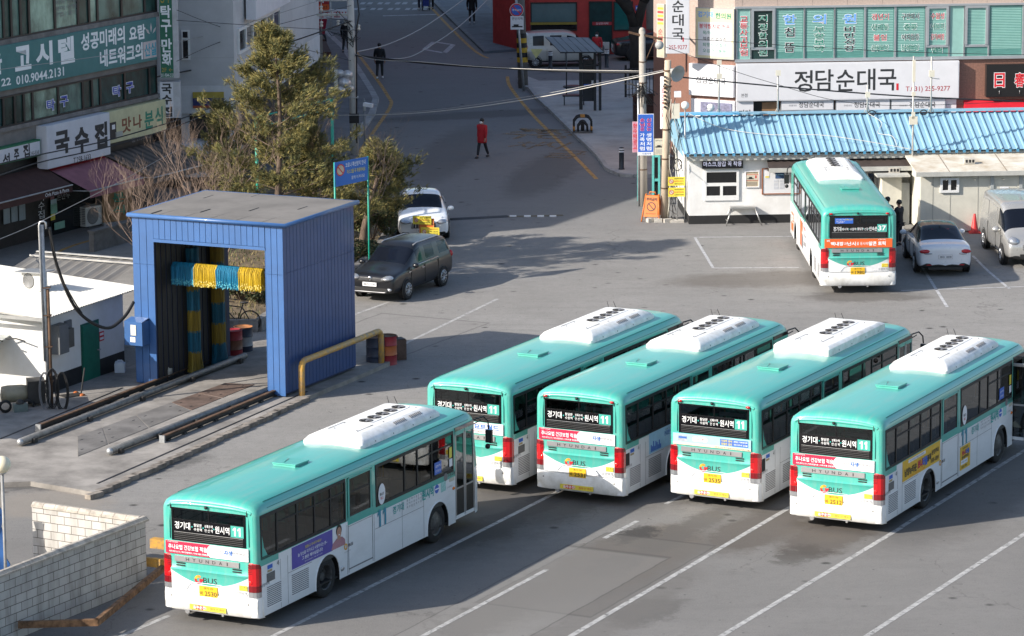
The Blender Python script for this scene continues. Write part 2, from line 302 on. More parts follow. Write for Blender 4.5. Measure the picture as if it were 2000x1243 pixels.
# ---------------------------------------------------------------- city buses
TEAL=(.06,.38,.315)
def bus_paint():
    m=M('bus_paint',(.8,.8,.8),.28,var=0,coat=.5); nt=m.node_tree; N=nt.nodes; lk=nt.links; b=N['Principled BSDF']
    tc=N.new('ShaderNodeTexCoord'); sx=N.new('ShaderNodeSeparateXYZ'); lk.new(tc.outputs['Object'],sx.inputs[0]); X,Y,Z=sx.outputs
    def ma(op,*a):
        n=N.new('ShaderNodeMath'); n.operation=op
        for i,x in enumerate(a):
            if isinstance(x,(int,float)): n.inputs[i].default_value=x
            else: lk.new(x,n.inputs[i])
        return n.outputs[0]
    rear=ma('LESS_THAN',X,.13)
    zr=ma('MULTIPLY_ADD',ma('MULTIPLY',Y,Y),.29,.91)
    step=ma('MULTIPLY',ma('MULTIPLY',ma('GREATER_THAN',X,.9),ma('LESS_THAN',X,5.3)),.12)
    zs=ma('ADD',1.46,step); zz=ma('ADD',ma('MULTIPLY',rear,zr),ma('MULTIPLY',ma('SUBTRACT',1,rear),zs))
    g=ma('GREATER_THAN',Z,zz)
    mx=N.new('ShaderNodeMix'); mx.data_type='RGBA'; lk.new(g,mx.inputs['Factor']); mx.inputs['A'].default_value=(.74,.75,.76,1); mx.inputs['B'].default_value=(*TEAL,1)
    # road grime: streaks along the roof, dust low on the skirts
    mp=N.new('ShaderNodeMapping'); mp.inputs['Scale'].default_value=(.5,5,1.2); lk.new(tc.outputs['Object'],mp.inputs[0])
    n=N.new('ShaderNodeTexNoise'); n.inputs['Scale'].default_value=1.6; n.inputs['Detail'].default_value=7; n.inputs['Roughness'].default_value=.7; lk.new(mp.outputs[0],n.inputs['Vector'])
    r=N.new('ShaderNodeMapRange'); r.inputs[1].default_value=.45; r.inputs[2].default_value=.8; r.inputs[4].default_value=.45; lk.new(n.outputs['Fac'],r.inputs[0])
    low=N.new('ShaderNodeMapRange'); low.inputs[1].default_value=.75; low.inputs[2].default_value=.28; low.inputs[4].default_value=.55; lk.new(Z,low.inputs[0])
    lown=ma('MULTIPLY',low.outputs[0],n.outputs['Fac'])
    # soot-grey dust collected behind the roof unit
    d1=N.new('ShaderNodeMapRange'); d1.inputs[1].default_value=4.3; d1.inputs[2].default_value=5.7; d1.inputs[4].default_value=.55; lk.new(X,d1.inputs[0])
    d2=ma('LESS_THAN',X,6.0); d3=ma('GREATER_THAN',Z,2.9); dd=ma('MULTIPLY',ma('MULTIPLY',d1.outputs[0],d2),ma('MULTIPLY',d3,n.outputs['Fac']))
    f=ma('MAXIMUM',ma('MAXIMUM',r.outputs[0],lown),dd)
    m2=N.new('ShaderNodeMix'); m2.data_type='RGBA'; lk.new(ma('MULTIPLY',f,.75),m2.inputs['Factor']); lk.new(mx.outputs['Result'],m2.inputs['A']); m2.inputs['B'].default_value=(.36,.36,.33,1)
    lk.new(m2.outputs['Result'],b.inputs['Base Color'])
    rg=N.new('ShaderNodeMapRange'); rg.inputs[3].default_value=.24; rg.inputs[4].default_value=.5; lk.new(n.outputs['Fac'],rg.inputs[0]); lk.new(rg.outputs[0],b.inputs['Roughness'])
    return m
PAINTB=bus_paint()
WHITE=M('white_paint',(.76,.77,.78),.35,var=.06,coat=.3); TEALM=M('teal_paint',TEAL,.35,var=.08,coat=.3); GRP=M('white_fibreglass',(.78,.78,.77),.45,var=.10,vs=3,dark=(.55,.54,.5))
BLK=M('black_rubber',(.012,.012,.013),.55,var=.1); BLKG=M('black_gloss',(.008,.008,.009),.08,var=0); TYRE=M('tyre_rubber',(.022,.021,.021),.85,var=.2,vs=6); RIM=M('wheel_steel',(.09,.09,.09),.5,.3,var=.3,vs=9)
ALLOY=M('alloy_wheel',(.55,.56,.58),.3,.9,var=.05); CHROME=M('chrome',(.7,.7,.72),.15,1,var=0); SILV=M('silver_trim',(.42,.42,.43),.35,.6,var=.08)
RED=M('red_lens',(.42,.008,.012),.15,var=0,coat=.5); REDD=M('dark_red_lens',(.16,.006,.01),.18,var=0,coat=.5); ORL=M('orange_lens',(.65,.16,.01),.2,var=0); CLR=M('clear_lens',(.42,.43,.45),.10,.6,var=0,coat=.5)
BGL=glass('bus_glass',(.15,.17,.17),.03); INT=M('bus_interior',(.05,.052,.052),.7,var=.1); SEAT=M('teal_seat',(.02,.20,.17),.7,var=.1)
LET=M('white_lettering',(.80,.81,.82),.5,var=0); LETB=M('black_lettering',(.02,.02,.022),.5,var=0); LETT=M('teal_lettering',(.02,.33,.30),.5,var=0); LETG=M('grey_lettering',(.16,.16,.17),.5,var=0); LETBL=M('blue_lettering',(.03,.13,.42),.5,var=0)
PLATE=M('yellow_plate',(.72,.43,.02),.4,var=.05); MAG=M('crimson_print',(.50,.012,.055),.45,var=.04); ADW=M('white_print',(.74,.74,.76),.45,var=.04); ORG=M('orange_print',(.72,.12,.022),.45,var=.04); PUR=M('violet_print',(.095,.075,.36),.45,var=.06); YAD=M('yellow_print',(.70,.42,.03),.45,var=.05); SKYB=M('light_blue_print',(.34,.60,.78),.45,var=.08); BLUEP=M('blue_print',(.03,.12,.50),.45,var=.04); SKIN=M('skin',(.42,.22,.15),.55,var=.05); STICKY=M('sticker_yellow',(.70,.58,.06),.45,var=.03); REDP=M('red_print',(.55,.02,.025),.45,var=.02); PAPER=M('pale_blue_paper',(.50,.63,.68),.6,var=.05)
VB=(0,-1,0)
def rear_text(mb,t,y,z,w,h,m,bold=0.,x=-.014): mb.text(t,(x,y,z),VB,U3,w,h,m,bold,0)
def side_text(mb,t,x,z,w,h,m,bold=0.,off=.012,left=False):
    if left: mb.text(t,(x,1.245,z),(-1,0,0),U3,w,h,m,bold,off)
    else: mb.text(t,(x,-1.245,z),X3,U3,w,h,m,bold,off)
LETBL2=M('teal_blue_lettering',(.03,.24,.34),.5,var=0)
def ones(mb,c,Rt,w,h,m):   # the figure 1
    Rt=Vector(Rt); q=[(-.5,.28),(-.5,.1),(0,.27),(0,-.5),(.5,-.5),(.5,.5),(.08,.5)]
    mb.add([c+Rt*(a*w)+U3*(b*h) for a,b in q],[(0,1,2,6),(2,3,4,5,6)],m)
def rplate(mb,y0,y1,z0,z1,m,x=-.008,t=.006): mb.bx(x-t/2,x+t/2,min(y0,y1),max(y0,y1),z0,z1,m)
def splate(mb,x0,x1,z0,z1,m,y=-1.249,t=.006): mb.bx(x0,x1,y-t/2,y+t/2,z0,z1,m)
WX=(3.11,8.58)
def bus_body(root,front_door_open=False):
    prof=[(1.245,.30),(1.245,1.15),(1.245,1.62),(1.235,2.60),(1.222,2.68),(1.175,2.775),(1.08,2.855),(.9,2.905),(.55,2.945),(0,2.96)]
    xs=[0,.012,.045,.12,.30,.62,1.1,2.43,3.79,4.02,4.08,5.30,5.45,7.90,9.26,9.44,9.52,10.56,10.70,10.84,10.9]
    ins={0:.125,.012:.075,.045:.03,10.70:.02,10.84:.07,10.9:.14}
    kz={0:.60,.012:.66,.045:.76,.12:.87,.30:.95,.62:.99,10.56:1,10.70:.97,10.84:.88,10.9:.74}
    def pt(x,y,z,s):
        zz=2.60+(z-2.60)*kz.get(x,1) if z>2.6 else z
        yy=max(0,y-ins.get(x,0)*(1 if y>.5 else y/.5)); xx=x
        if x>10: xx=x-max(0,zz-1.2)**1.25*.13*min(1,(x-9.9)/.8)
        return Vector((xx,s*yy,zz))
    mb=MB(); rings=[]
    for x in xs:
        ring=[pt(x,y,z,-1) for y,z in prof]+[pt(x,y,z,1) for y,z in prof[-2::-1]]
        rings.append(ring)
    n=len(rings[0]); vs=[v for r in rings for v in r]; fs=[]
    for i in range(len(xs)-1):
        a,b=xs[i],xs[i+1]
        for j in range(n-1):
            right=j<9; k=j if right else n-2-j
            if k==0 and ((a==2.43) or (a==7.90)): continue
            if k==2 and (.12<=a<4.0 or a==4.08 or 5.45<=a<9.4): continue
            if right and k in(0,1,2) and a==9.52: continue
            fs.append((i*n+j,(i+1)*n+j,(i+1)*n+j+1,i*n+j+1))
    mb.add(vs,fs,PAINTB,True)
    r0=rings[0]
    for a,b in ((0,1),(1,2)): mb.quad(r0[n-1-a],r0[a],r0[b],r0[n-1-b],PAINTB)
    Wt=r0[3].y; hole=.93
    def q(y0,y1,z0,z1): mb.quad((0,y1,z0),(0,y0,z0),(0,y0,z1),(0,y1,z1),PAINTB)
    w1=-r0[2].y; q(-w1,-hole,1.62,2.60); q(hole,w1,1.62,2.60); q(-hole,hole,1.62,2.36)
    mb.add([r0[j] for j in range(3,n-3)],[tuple(range(n-6))],PAINTB)
    rn=rings[-1]
    for a,b,m in ((0,1,PAINTB),(1,2,BLKG),(2,3,BLKG)): mb.quad(rn[a],rn[n-1-a],rn[n-1-b],rn[b],m)
    mb.add([rn[j] for j in range(3,n-3)],[tuple(range(n-7,-1,-1))],PAINTB)
    for xc in WX:                                       # wheel arches
        for s in (-1,1):
            inn=[];out=[]
            for t in sorted([math.pi*i/14 for i in range(15)]+[math.atan2(.69,.68),math.pi-math.atan2(.69,.68)]):
                inn.append((xc+.57*math.cos(t),.46+.57*math.sin(t)))
                c_,s_=math.cos(t),math.sin(t); k=min(.68/max(abs(c_),1e-6),.69/max(s_,1e-6)); out.append((xc+k*c_,.46+k*s_))
            inn=[(xc+.57,.30)]+inn+[(xc-.57,.30)]; out=[(xc+.68,.30)]+out+[(xc-.68,.30)]
            N=len(inn); y=s*1.245
            mb.add([(x,y,z) for x,z in inn]+[(x,y,z) for x,z in out],[(i,i+1,N+i+1,N+i) for i in range(N-1)],PAINTB)
            mb.add([(x,y,z) for x,z in inn]+[(x,s*.72,z) for x,z in inn],[(i,i+1,N+i+1,N+i) for i in range(N-1)],BLK)
            mb.tube([(x,s*1.249,z) for x,z in inn],.018,WHITE,5)
    for s in (-1,1):
        mb.tube([(x,s*1.10,2.846) for x in (.5,5,10.3)],.007,M('roof_seam',(.01,.16,.13),.6,var=.1),4); mb.tube([(x,s*1.20,2.715) for x in (.5,5,10.3)],.009,M('roof_seam'),4)
        for x in (.98,1.3,4.05,5.36,6.75,7.85): # panel joints
            if x<4.05: mb.bx(x-.006,x+.006,s*1.245-.002,s*1.245+.002,.32,1.44,LETG)
            else: mb.bx(x-.006,x+.006,s*1.245-.002,s*1.245+.002,.32,1.5,LETG)
        mb.bx(1.3,2.4,s*1.245-.002,s*1.245+.002,1.02,1.03,LETG)
        mb.bx(5.4,7.85,s*1.245-.002,s*1.245+.002,1.08,1.09,LETG)
    mb.bx(.3,10.4,-1.2,1.2,.34,.38,BLK)
    body=mb.build('body',root,sharp=38)
    # interior seen through the panes
    mb=MB(); mb.bx(.25,10.2,-1.2,1.2,.86,.90,INT)
    for s in (-1,1): mb.bx(.2,9.4,s*1.222-.008,s*1.222+.008,.9,1.60,INT)
    mb.bx(.03,.06,-1.05,1.05,.9,2.34,INT); mb.bx(.3,10.1,-1.1,1.1,2.70,2.72,M('bus_ceiling',(.45,.46,.45),.8))
    mb.build('interior',root)
    mb=MB()
    for i in range(11):
        x=.75+i*.8
        if i==10: continue
        for y in (-.95,-.5,.5,.95):
            if y<0 and 4.05<x<5.4: continue
            mb.bx(x,x+.42,y-.2,y+.2,1.22,1.32,SEAT); mb.box((x-.03,y,1.58),(.09,.40,.62),SEAT,ry=-.12)
    for x in (1.6,3.3,5.3,7.2,8.9): mb.tube([(x,-.42,.9),(x,-.42,2.7)],.02,YAD,6); mb.tube([(x,.42,.9),(x,.42,2.7)],.02,YAD,6)
    mb.build('seats',root)
    # windows: one object per glazed bay
    def win(x0,x1,z0,z1,mull,side,bar=None,name='window'):
        y=side*1.238; f=MB()
        for a,b,c,d in ((x0,x1,z0-.02,z0+.05),(x0,x1,z1-.06,z1+.015)): f.bx(a,b,y-.012,y+.012,c,d,BLK)
        for x,wd in [(x0+.025,.05),(x1-.025,.05)]+[(m_,.055) for m_ in mull]: f.bx(x-wd/2,x+wd/2,y-.014,y+.014,z0+.05,z1-.06,BLK)
        if bar: 
            xx=[x0+.05]+list(mull)+[x1-.05]
            for i in bar: f.bx(xx[i]+.028,xx[i+1]-.028,y-.010,y+.010,2.29,2.325,BLK)
        w_=f.build(name,root); g=MB(); g.quad((x0+.04,y-side*.004,z0+.04),(x1-.04,y-side*.004,z0+.04),(x1-.04,y-side*.004,z1-.05),(x0+.04,y-side*.004,z1-.05),BGL); g.build('pane',w_)
    for s in (-1,1):
        win(.13,4.01,1.62,2.60,(.85,1.75,2.55,3.3),s,(1,2,3,4)); win(5.46,9.43,1.62,2.60,(6.9,7.55,8.3),s,(2,3))
    win(4.09,5.29,1.62,2.60,(),1)
    d=MB(); y=-1.25                                        # middle door
    d.bx(4.09,5.29,y,y+.02,1.48,1.66,TEALM)
    for x in (4.12,5.2): d.bx(x,x+.07,y,y+.02,1.66,2.58,TEALM)
    d.bx(4.19,5.2,y+.004,y+.014,2.22,2.26,BLK); d.bx(4.19,5.2,y,y+.02,2.56,2.6,TEALM); d.bx(4.12,5.27,y-.004,y+.006,1.44,1.455,SILV); d.bx(4.1,4.115,y-.003,y,.35,1.48,LETG); d.bx(5.265,5.28,y-.003,y,.35,1.48,LETG); d.bx(4.12,5.26,y-.003,y,.42,.45,LETG)
    d.bx(4.19,4.23,y+.004,y+.014,1.66,2.56,BLK); d.bx(5.16,5.2,y+.004,y+.014,1.66,2.56,BLK)
    dr=d.build('middle_door',root); g=MB(); g.quad((4.19,y+.012,1.66),(5.2,y+.012,1.66),(5.2,y+.012,2.56),(4.19,y+.012,2.56),BGL); g.build('pane',dr)
    for s in (-1,1):
        c=MB(); c.add([(.125,s*1.250,1.60),(.66,s*1.250,1.60),(.42,s*1.250,1.66),(.27,s*1.250,1.86),(.125,s*1.250,2.35)],[(0,1,2,3,4)],TEALM); c.build('corner_panel',root)
    # front door, two leaves
    d=MB(); g=MB()
    if not front_door_open:
        for a,b in ((9.54,10.03),(10.05,10.54)):
            for x in (a,b-.05): d.bx(x,x+.05,-1.245,-1.215,.40,2.5,SILV)
            d.bx(a,b,-1.245,-1.215,.36,.45,WHITE); d.bx(a,b,-1.245,-1.215,2.46,2.56,TEALM); d.bx(a+.05,b-.05,-1.24,-1.22,.45,1.1,BLK); d.bx(a+.05,b-.05,-1.24,-1.22,1.1,1.14,SILV)
            g.quad((a+.05,-1.23,1.14),(b-.05,-1.23,1.14),(b-.05,-1.23,2.46),(a+.05,-1.23,2.46),BGL)
    else:
        for x in (9.56,10.5):
            d.bx(x-.02,x+.02,-1.55,-1.15,.40,2.5,SILV); g.quad((x-.025,-1.5,.9),(x-.025,-1.2,.9),(x-.025,-1.2,2.4),(x-.025,-1.5,2.4),BGL)
        d.bx(9.54,10.54,-1.245,-1.215,2.5,2.56,TEALM); d.bx(9.54,10.54,-1.1,-.7,.5,.55,BLK)
    d.bx(9.53,10.54,-1.246,-1.22,2.56,2.66,BLKG)
    dr=d.build('front_door',root); g.build('pane',dr)
    # wheels
    for xc in WX:
        for s in (-1,1):
            t=MB(); wd=.30 if xc>5 else .5; y0=s*1.20
            sg=-s
            t.lathe([(.30,0),(.44,.0),(.485,.04),(.485,wd-.04),(.44,wd),(.2,wd)],(xc,y0,.485),TYRE,26,axis=(X3,U3,Vector((0,sg,0))))
            o=t.build('wheel',root,sharp=50); rmb=MB()
            dp=.03 if xc>5 else .16
            rmb.lathe([(.31,.005),(.28,.03),(.26,dp),(.12,dp+(-.05 if xc>5 else .0)),(.10,dp-.06),(0,dp-.06)],(xc,y0,.485),RIM,22,axis=(X3,U3,Vector((0,sg,0))))
            for q_ in range(8):
                a=2*math.pi*q_/8; rmb.sphere((xc+.165*math.cos(a),y0+sg*(dp-.02),.485+.165*math.sin(a)),.022,RIM,6,4)
            rmb.build('rim',o,sharp=40)
    return body
def bus_rear(root,dark_marker=True,small_grille=True):
    # rear window with black band and louvres
    f=MB(); x=-.004
    f.bx(x-.01,x+.004,-.95,.97,1.88,2.37,BLKG)
    for a,b,c,d in ((-.95,-.90,2.37,2.62),(.92,.97,2.37,2.62),(-.95,.97,2.60,2.635),(-.02,.01,2.37,2.6)): f.bx(x-.01,x+.004,a,b,c,d,BLKG)
    for i in range(4): f.bx(x-.018,x-.008,-.88,.9,1.91+i*.042,1.925+i*.042,M('louvre',(.035,.035,.036),.5,var=0))
    f.bx(x-.016,x-.008,-.88,.9,2.075,2.085,SILV)
    w_=f.build('rear_window',root); g=MB(); g.quad((x,.92,2.37),(x,-.9,2.37),(x,-.9,2.6),(x,.92,2.6),BGL); g.build('pane',w_)
    p=MB(); rplate(p,-.12,-.80,2.41,2.50,PAPER,x=.07,t=.05); p.build('display_box',root)
    # brow over the rear window
    b=MB(); b.tube([(.03,y,z) for y,z in ((1.08,2.66),(1.0,2.705),(.6,2.735),(0,2.745),(-.6,2.735),(-1.0,2.705),(-1.08,2.66))],.05,TEALM,10)
    for s in (-1,1): b.tube([(.02,s*1.0,2.72),(-.012,s*1.02,2.3),(-.012,s*1.02,1.92)],.016,TEALM,6); b.bx(-.02,.0,s*.985-.008,s*.985+.008,2.60,2.73,BLK)
    b.sphere((-.04,.05,2.70),.035,BLK,8,6); b.bx(-.06,-.0,.02,.08,2.70,2.74,BLK)
    b.build('brow',root,sharp=50)
    if dark_marker:
        for s in (-1,1):
            m=MB(); m.sphere((-.03,s*.93,2.695),.055,RED,10,6,.5,1.2,.62); m.build('marker_light',root)
    # engine lid with its stepped pressing
    e=MB(); pr=[(.74,-.012),(.86,-.020),(1.12,-.022),(1.20,-.040),(1.225,-.052),(1.245,-.030),(1.26,-.012),(1.40,-.008),(1.58,-.008)]
    ys=[1.04,.97,.5,0,-.5,-.92,-1.0]; k=len(pr)
    vs=[(xx if abs(yy)<.99 else -.004,yy,z) for yy in ys for z,xx in pr]; e.add(vs,[(i*k+j,(i+1)*k+j,(i+1)*k+j+1,i*k+j+1) for i in range(len(ys)-1) for j in range(k-1)],PAINTB,True)
    e.tube([(-.012,1.04,1.52),(-.015,1.04,.86),(-.018,.97,.75),(-.018,.2,.74),(-.018,-.93,.74),(-.015,-1.0,.86),(-.012,-1.0,1.52)],.0035,LETG,5)
    for s,y0 in ((1,.86),(-1,-.82)):
        for i in range(2): e.bx(-.03,-.008,min(y0,y0-s*.22),max(y0,y0-s*.22),1.30+i*.055,1.325+i*.055,BLK)
    e.tube([(-.03,.62,.78),(-.035,.50,.92),(-.036,.38,.955),(-.036,0,.965),(-.036,-.3,.955),(-.035,-.42,.92),(-.03,-.5,.86)],.006,WHITE,6)
    e.build('engine_lid',root,sharp=35)
    b=MB(); rplate(b,.90,-.77,1.405,1.53,SILV,x=-.022,t=.025); bb=b.build('maker_bar',root)
    t=MB()
    for i,ch in enumerate('HYUNDAI'): (rear_text(t,ch,.56-i*.172,1.468,.085,.075,LETB,.01,-.037) if ch!='I' else t.bx(-.038,-.036,.56-i*.172-.011,.56-i*.172+.011,1.43,1.506,LETB))
    t.build('lettering',bb)
    for s in (-1,1):                                    # tail lights wrapping the corners
        l=MB(); plan=[(-.016,1.0),(-.018,1.10),(.006,1.185),(.05,1.23),(.13,1.252)]
        lev=[(.76,1),(.88,1),(.885,1),(1.02,1),(1.025,1),(1.18,1),(1.42,1),(1.52,.93),(1.565,.72)]; mt=[CLR,BLK,REDD,BLK,RED,RED,REDD,RED]
        vs=[]
        for z,k_ in lev:
            for j,(px_,py_) in enumerate(plan):
                c0=(.06,1.12); vs.append((c0[0]+(px_-c0[0])*(k_ if k_<1 else 1),s*(c0[1]+(py_-c0[1])*k_),z))
        for i in range(len(lev)-1):
            for j in range(4): l.add([vs[i*5+j],vs[i*5+j+1],vs[(i+1)*5+j+1],vs[(i+1)*5+j]],[(0,1,2,3)],mt[i],True)
        for i in range(6): l.bx(-.027,-.02,s*1.045-.05,s*1.045+.05,1.30+i*.038,1.312+i*.038,REDD)
        l.sphere((-.022,s*1.05,1.10),.045,M('bright_red_lens',(.75,.02,.02),.1,var=0),10,6,.3)
        l.build('taillight',root)
    b=MB(); ys=[1.262,1.2,1.0,.5,0,-.5,-1.0,-1.2,-1.262]; zs=[(.27,.03),(.30,-.01),(.50,-.045),(.66,-.04),(.715,-.02),(.72,.02)]
    vs=[(xx+(.22 if abs(y)>1.25 else .05 if abs(y)>1.1 else .0),y,z) for y in ys for z,xx in zs]; k=len(zs)
    b.add(vs,[(i*k+j,(i+1)*k+j,(i+1)*k+j+1,i*k+j+1) for i in range(len(ys)-1) for j in range(k-1)],GRP,True)
    for y in (1.0,-1.0): b.sphere((-.04,y,.6),.018,BLK,6,4)
    b.tube([(-.0,.62,.26),(.15,.62,.26)],.06,SILV,10); b.tube([(.0,-.3,.26),(.2,-.3,.26)],.03,SILV,8)
    b.build('rear_bumper',root,sharp=45)
    # engine grilles on the right side, flap, filler, indicator
    for x0,x1,z0,z1 in ((.36,.98,.46,.94),(1.46,2.22,.46,.95)):
        for s in (-1,1):
            g=MB(); g.bx(x0-.02,x1+.02,s*1.247-.002,s*1.247+.003,z0-.02,z1+.02,WHITE)
            for i in range(11): zc=z0+(z1-z0)*(i+.5)/11; g.bx(x0,x1,s*1.254-.004,s*1.254+.004,zc-.006,zc+.012,LETG)
            g.build('side_grille',root)
    if small_grille:
        g=MB(); splate(g,.36,.72,1.04,1.24,M('mesh_grille',(.16,.16,.16),.6,var=.4,vs=60)); g.build('mesh_vent',root)
    else:
        g=MB(); splate(g,.12,.34,1.04,1.36,BLK); g.build('black_vent',root)
    g=MB()
    splate(g,.40,.62,1.33,1.42,BLUEP); splate(g,.40,.60,1.26,1.31,M('tan_print',(.38,.30,.16),.5),); side_text(g,'4',.86,1.38,.10,.12,LETG); side_text(g,'남양여객',.28,1.02,.36,.075,LETG,.01)
    g.build('stickers',root)
    for i,x in enumerate((4.0,)):
        g=MB(); g.sphere((x-.2,-1.25,.52),.10,SILV,12,6,1,.2,.55); g.build('side_reflector',root)
    g=MB(); g.sphere((9.42,-1.25,1.18),.07,ORL,10,6,1,.3,.6); g.build('side_indicator',root)
def bus_roof(root,kind=0):
    b=MB()
    def ring(x0,x1,w,z,r,nn=4):
        out=[]
        for cx,cy,a0 in ((x1-r,w-r,0),(x0+r,w-r,90),(x0+r,-w+r,180),(x1-r,-w+r,270)):
            for i in range(nn+1):
                a=R_(a0+90*i/nn); out.append((cx+r*math.cos(a),cy+r*math.sin(a),z))
        return out
    lv=[ring(5.6,9.65,.80,2.86,.10),ring(5.6,9.65,.80,2.99,.10),ring(5.72,9.55,.74,3.08,.12),ring(5.98,9.36,.56,3.165,.12),ring(6.05,9.30,.50,3.18,.10)] if kind==0 else [ring(5.6,9.65,.80,2.86,.06),ring(5.6,9.65,.80,3.10,.06),ring(5.66,9.5,.74,3.155,.08),ring(5.72,9.42,.68,3.17,.08)]
    n=len(lv[0]); vs=[v for l in lv for v in l]
    b.add(vs,[(i*n+j,i*n+(j+1)%n,(i+1)*n+(j+1)%n,(i+1)*n+j) for i in range(len(lv)-1) for j in range(n)],GRP,True)
    b.add(lv[-1],[tuple(range(n))],GRP)
    zt=lv[-1][0][2]
    pl=ring(7.05,9.2,.24,zt+.012,.2); b.add(pl+[(x,y,zt-.01) for x,y,z in pl],[tuple(range(n))]+[(n+j,n+(j+1)%n,(j+1)%n,j) for j in range(n)],GRP,True)
    for i in range(7): 
        for x0 in (7.55,8.35): b.box((x0+i*.085,-.66,3.12 if kind==0 else 3.06),(.035,.02,.13),LETG,rx=-.9 if kind==0 else 0)
    for y in (.42,-.36): b.tube([(6.2,y,zt+.004),(7.0,y,zt+.004)],.006,LETG,4)
    for x in (6.3,7.2,8.2,9.1): b.sphere((x,-.795,2.98),.02,LETG,6,4)
    for x,y in ((6.3,.3),(6.3,-.3),(6.9,.36),(6.9,-.36),(7.4,-.42),(9.1,-.4)): b.sphere((x,y,zt+.004),.018,LETG,6,4)
    ac=b.build('air_conditioner',root,sharp=40)
    for i in range(5):
        f=MB(); c=(7.3+i*.41,.0,zt+.016); f.lathe([(.165,.012),(.17,.0),(.15,.0),(.148,.006),(.03,.006)],c,BLK,18)
        for q in range(5):
            a=2*math.pi*q/5; f.box((c[0]+.09*math.cos(a),c[1]+.09*math.sin(a),c[2]+.012),(.12,.05,.006),LETG,rz=a,rx=.3)
        f.build('fan',ac)
    h=MB(); h.bx(3.25,3.85,-.36,.22,2.93,2.985,TEALM); h.box((3.55,-.07,3.0),(.64,.62,.025),TEALM,ry=.03); h.tube([(3.3,-.02,3.02),(3.75,.1,3.02)],.008,TEALM,5)
    h.build('roof_hatch',root)
    a=MB()
    for x,y,q in ((9.85,.45,.14),(9.7,.62,-.02)): a.tube([(x,y,2.93),(x-.09+q*-.6,y+.06,3.27)],.008,BLK,5); a.sphere((x,y,2.94),.03,BLK,8,5)
    a.sphere((10.2,-.3,2.93),.05,BLK,8,5,1.3,1,.5)
    a.build('antenna',root)
    for s in (-1,1):
        m=MB()
        m.tube([(10.55,s*1.05,2.52),(10.75,s*1.15,2.62),(11.15,s*1.2,2.62),(11.2,s*1.3,2.5),(11.2,s*1.32,2.3)],.02,BLK,6); m.tube([(10.55,s*1.05,2.44),(11.1,s*1.16,2.54)],.014,BLK,6)
        m.box((11.2,s*1.33,2.12),(.08,.17,.32),BLK); m.sphere((11.12,s*1.33,1.88),.07,BLK,8,6)
        m.build('mirror',root)
def gbus(mb,side=False):
    # ring of the G in four colours, then the word
    def P(y,z): return (-.026,y,z)
    cy,cz,r,w_=.29,1.03,.075,.028
    seg=[(50,110,M('logo_orange',(.75,.25,.03),.4,var=0)),(110,170,YAD),(170,260,REDP),(260,335,MAG),(335,362,REDP)]
    if side: pass
    for a0,a1,m in seg:
        k=6; vs=[]
        for i in range(k+1):
            a=R_(a0+(a1-a0)*i/k)
            vs+=[P(cy-(r+w_)*math.cos(a),cz+(r+w_)*math.sin(a)),P(cy-(r-w_)*math.cos(a),cz+(r-w_)*math.sin(a))]
        mb.add(vs,[(2*i,2*i+1,2*i+3,2*i+2) for i in range(k)],m)
    mb.box((-.0265,cy-.07,cz),(.002,.10,.05),REDP)
    rear_text(mb,'BUS',-.01,1.03,.36,.13,LETB,.004,-.026)
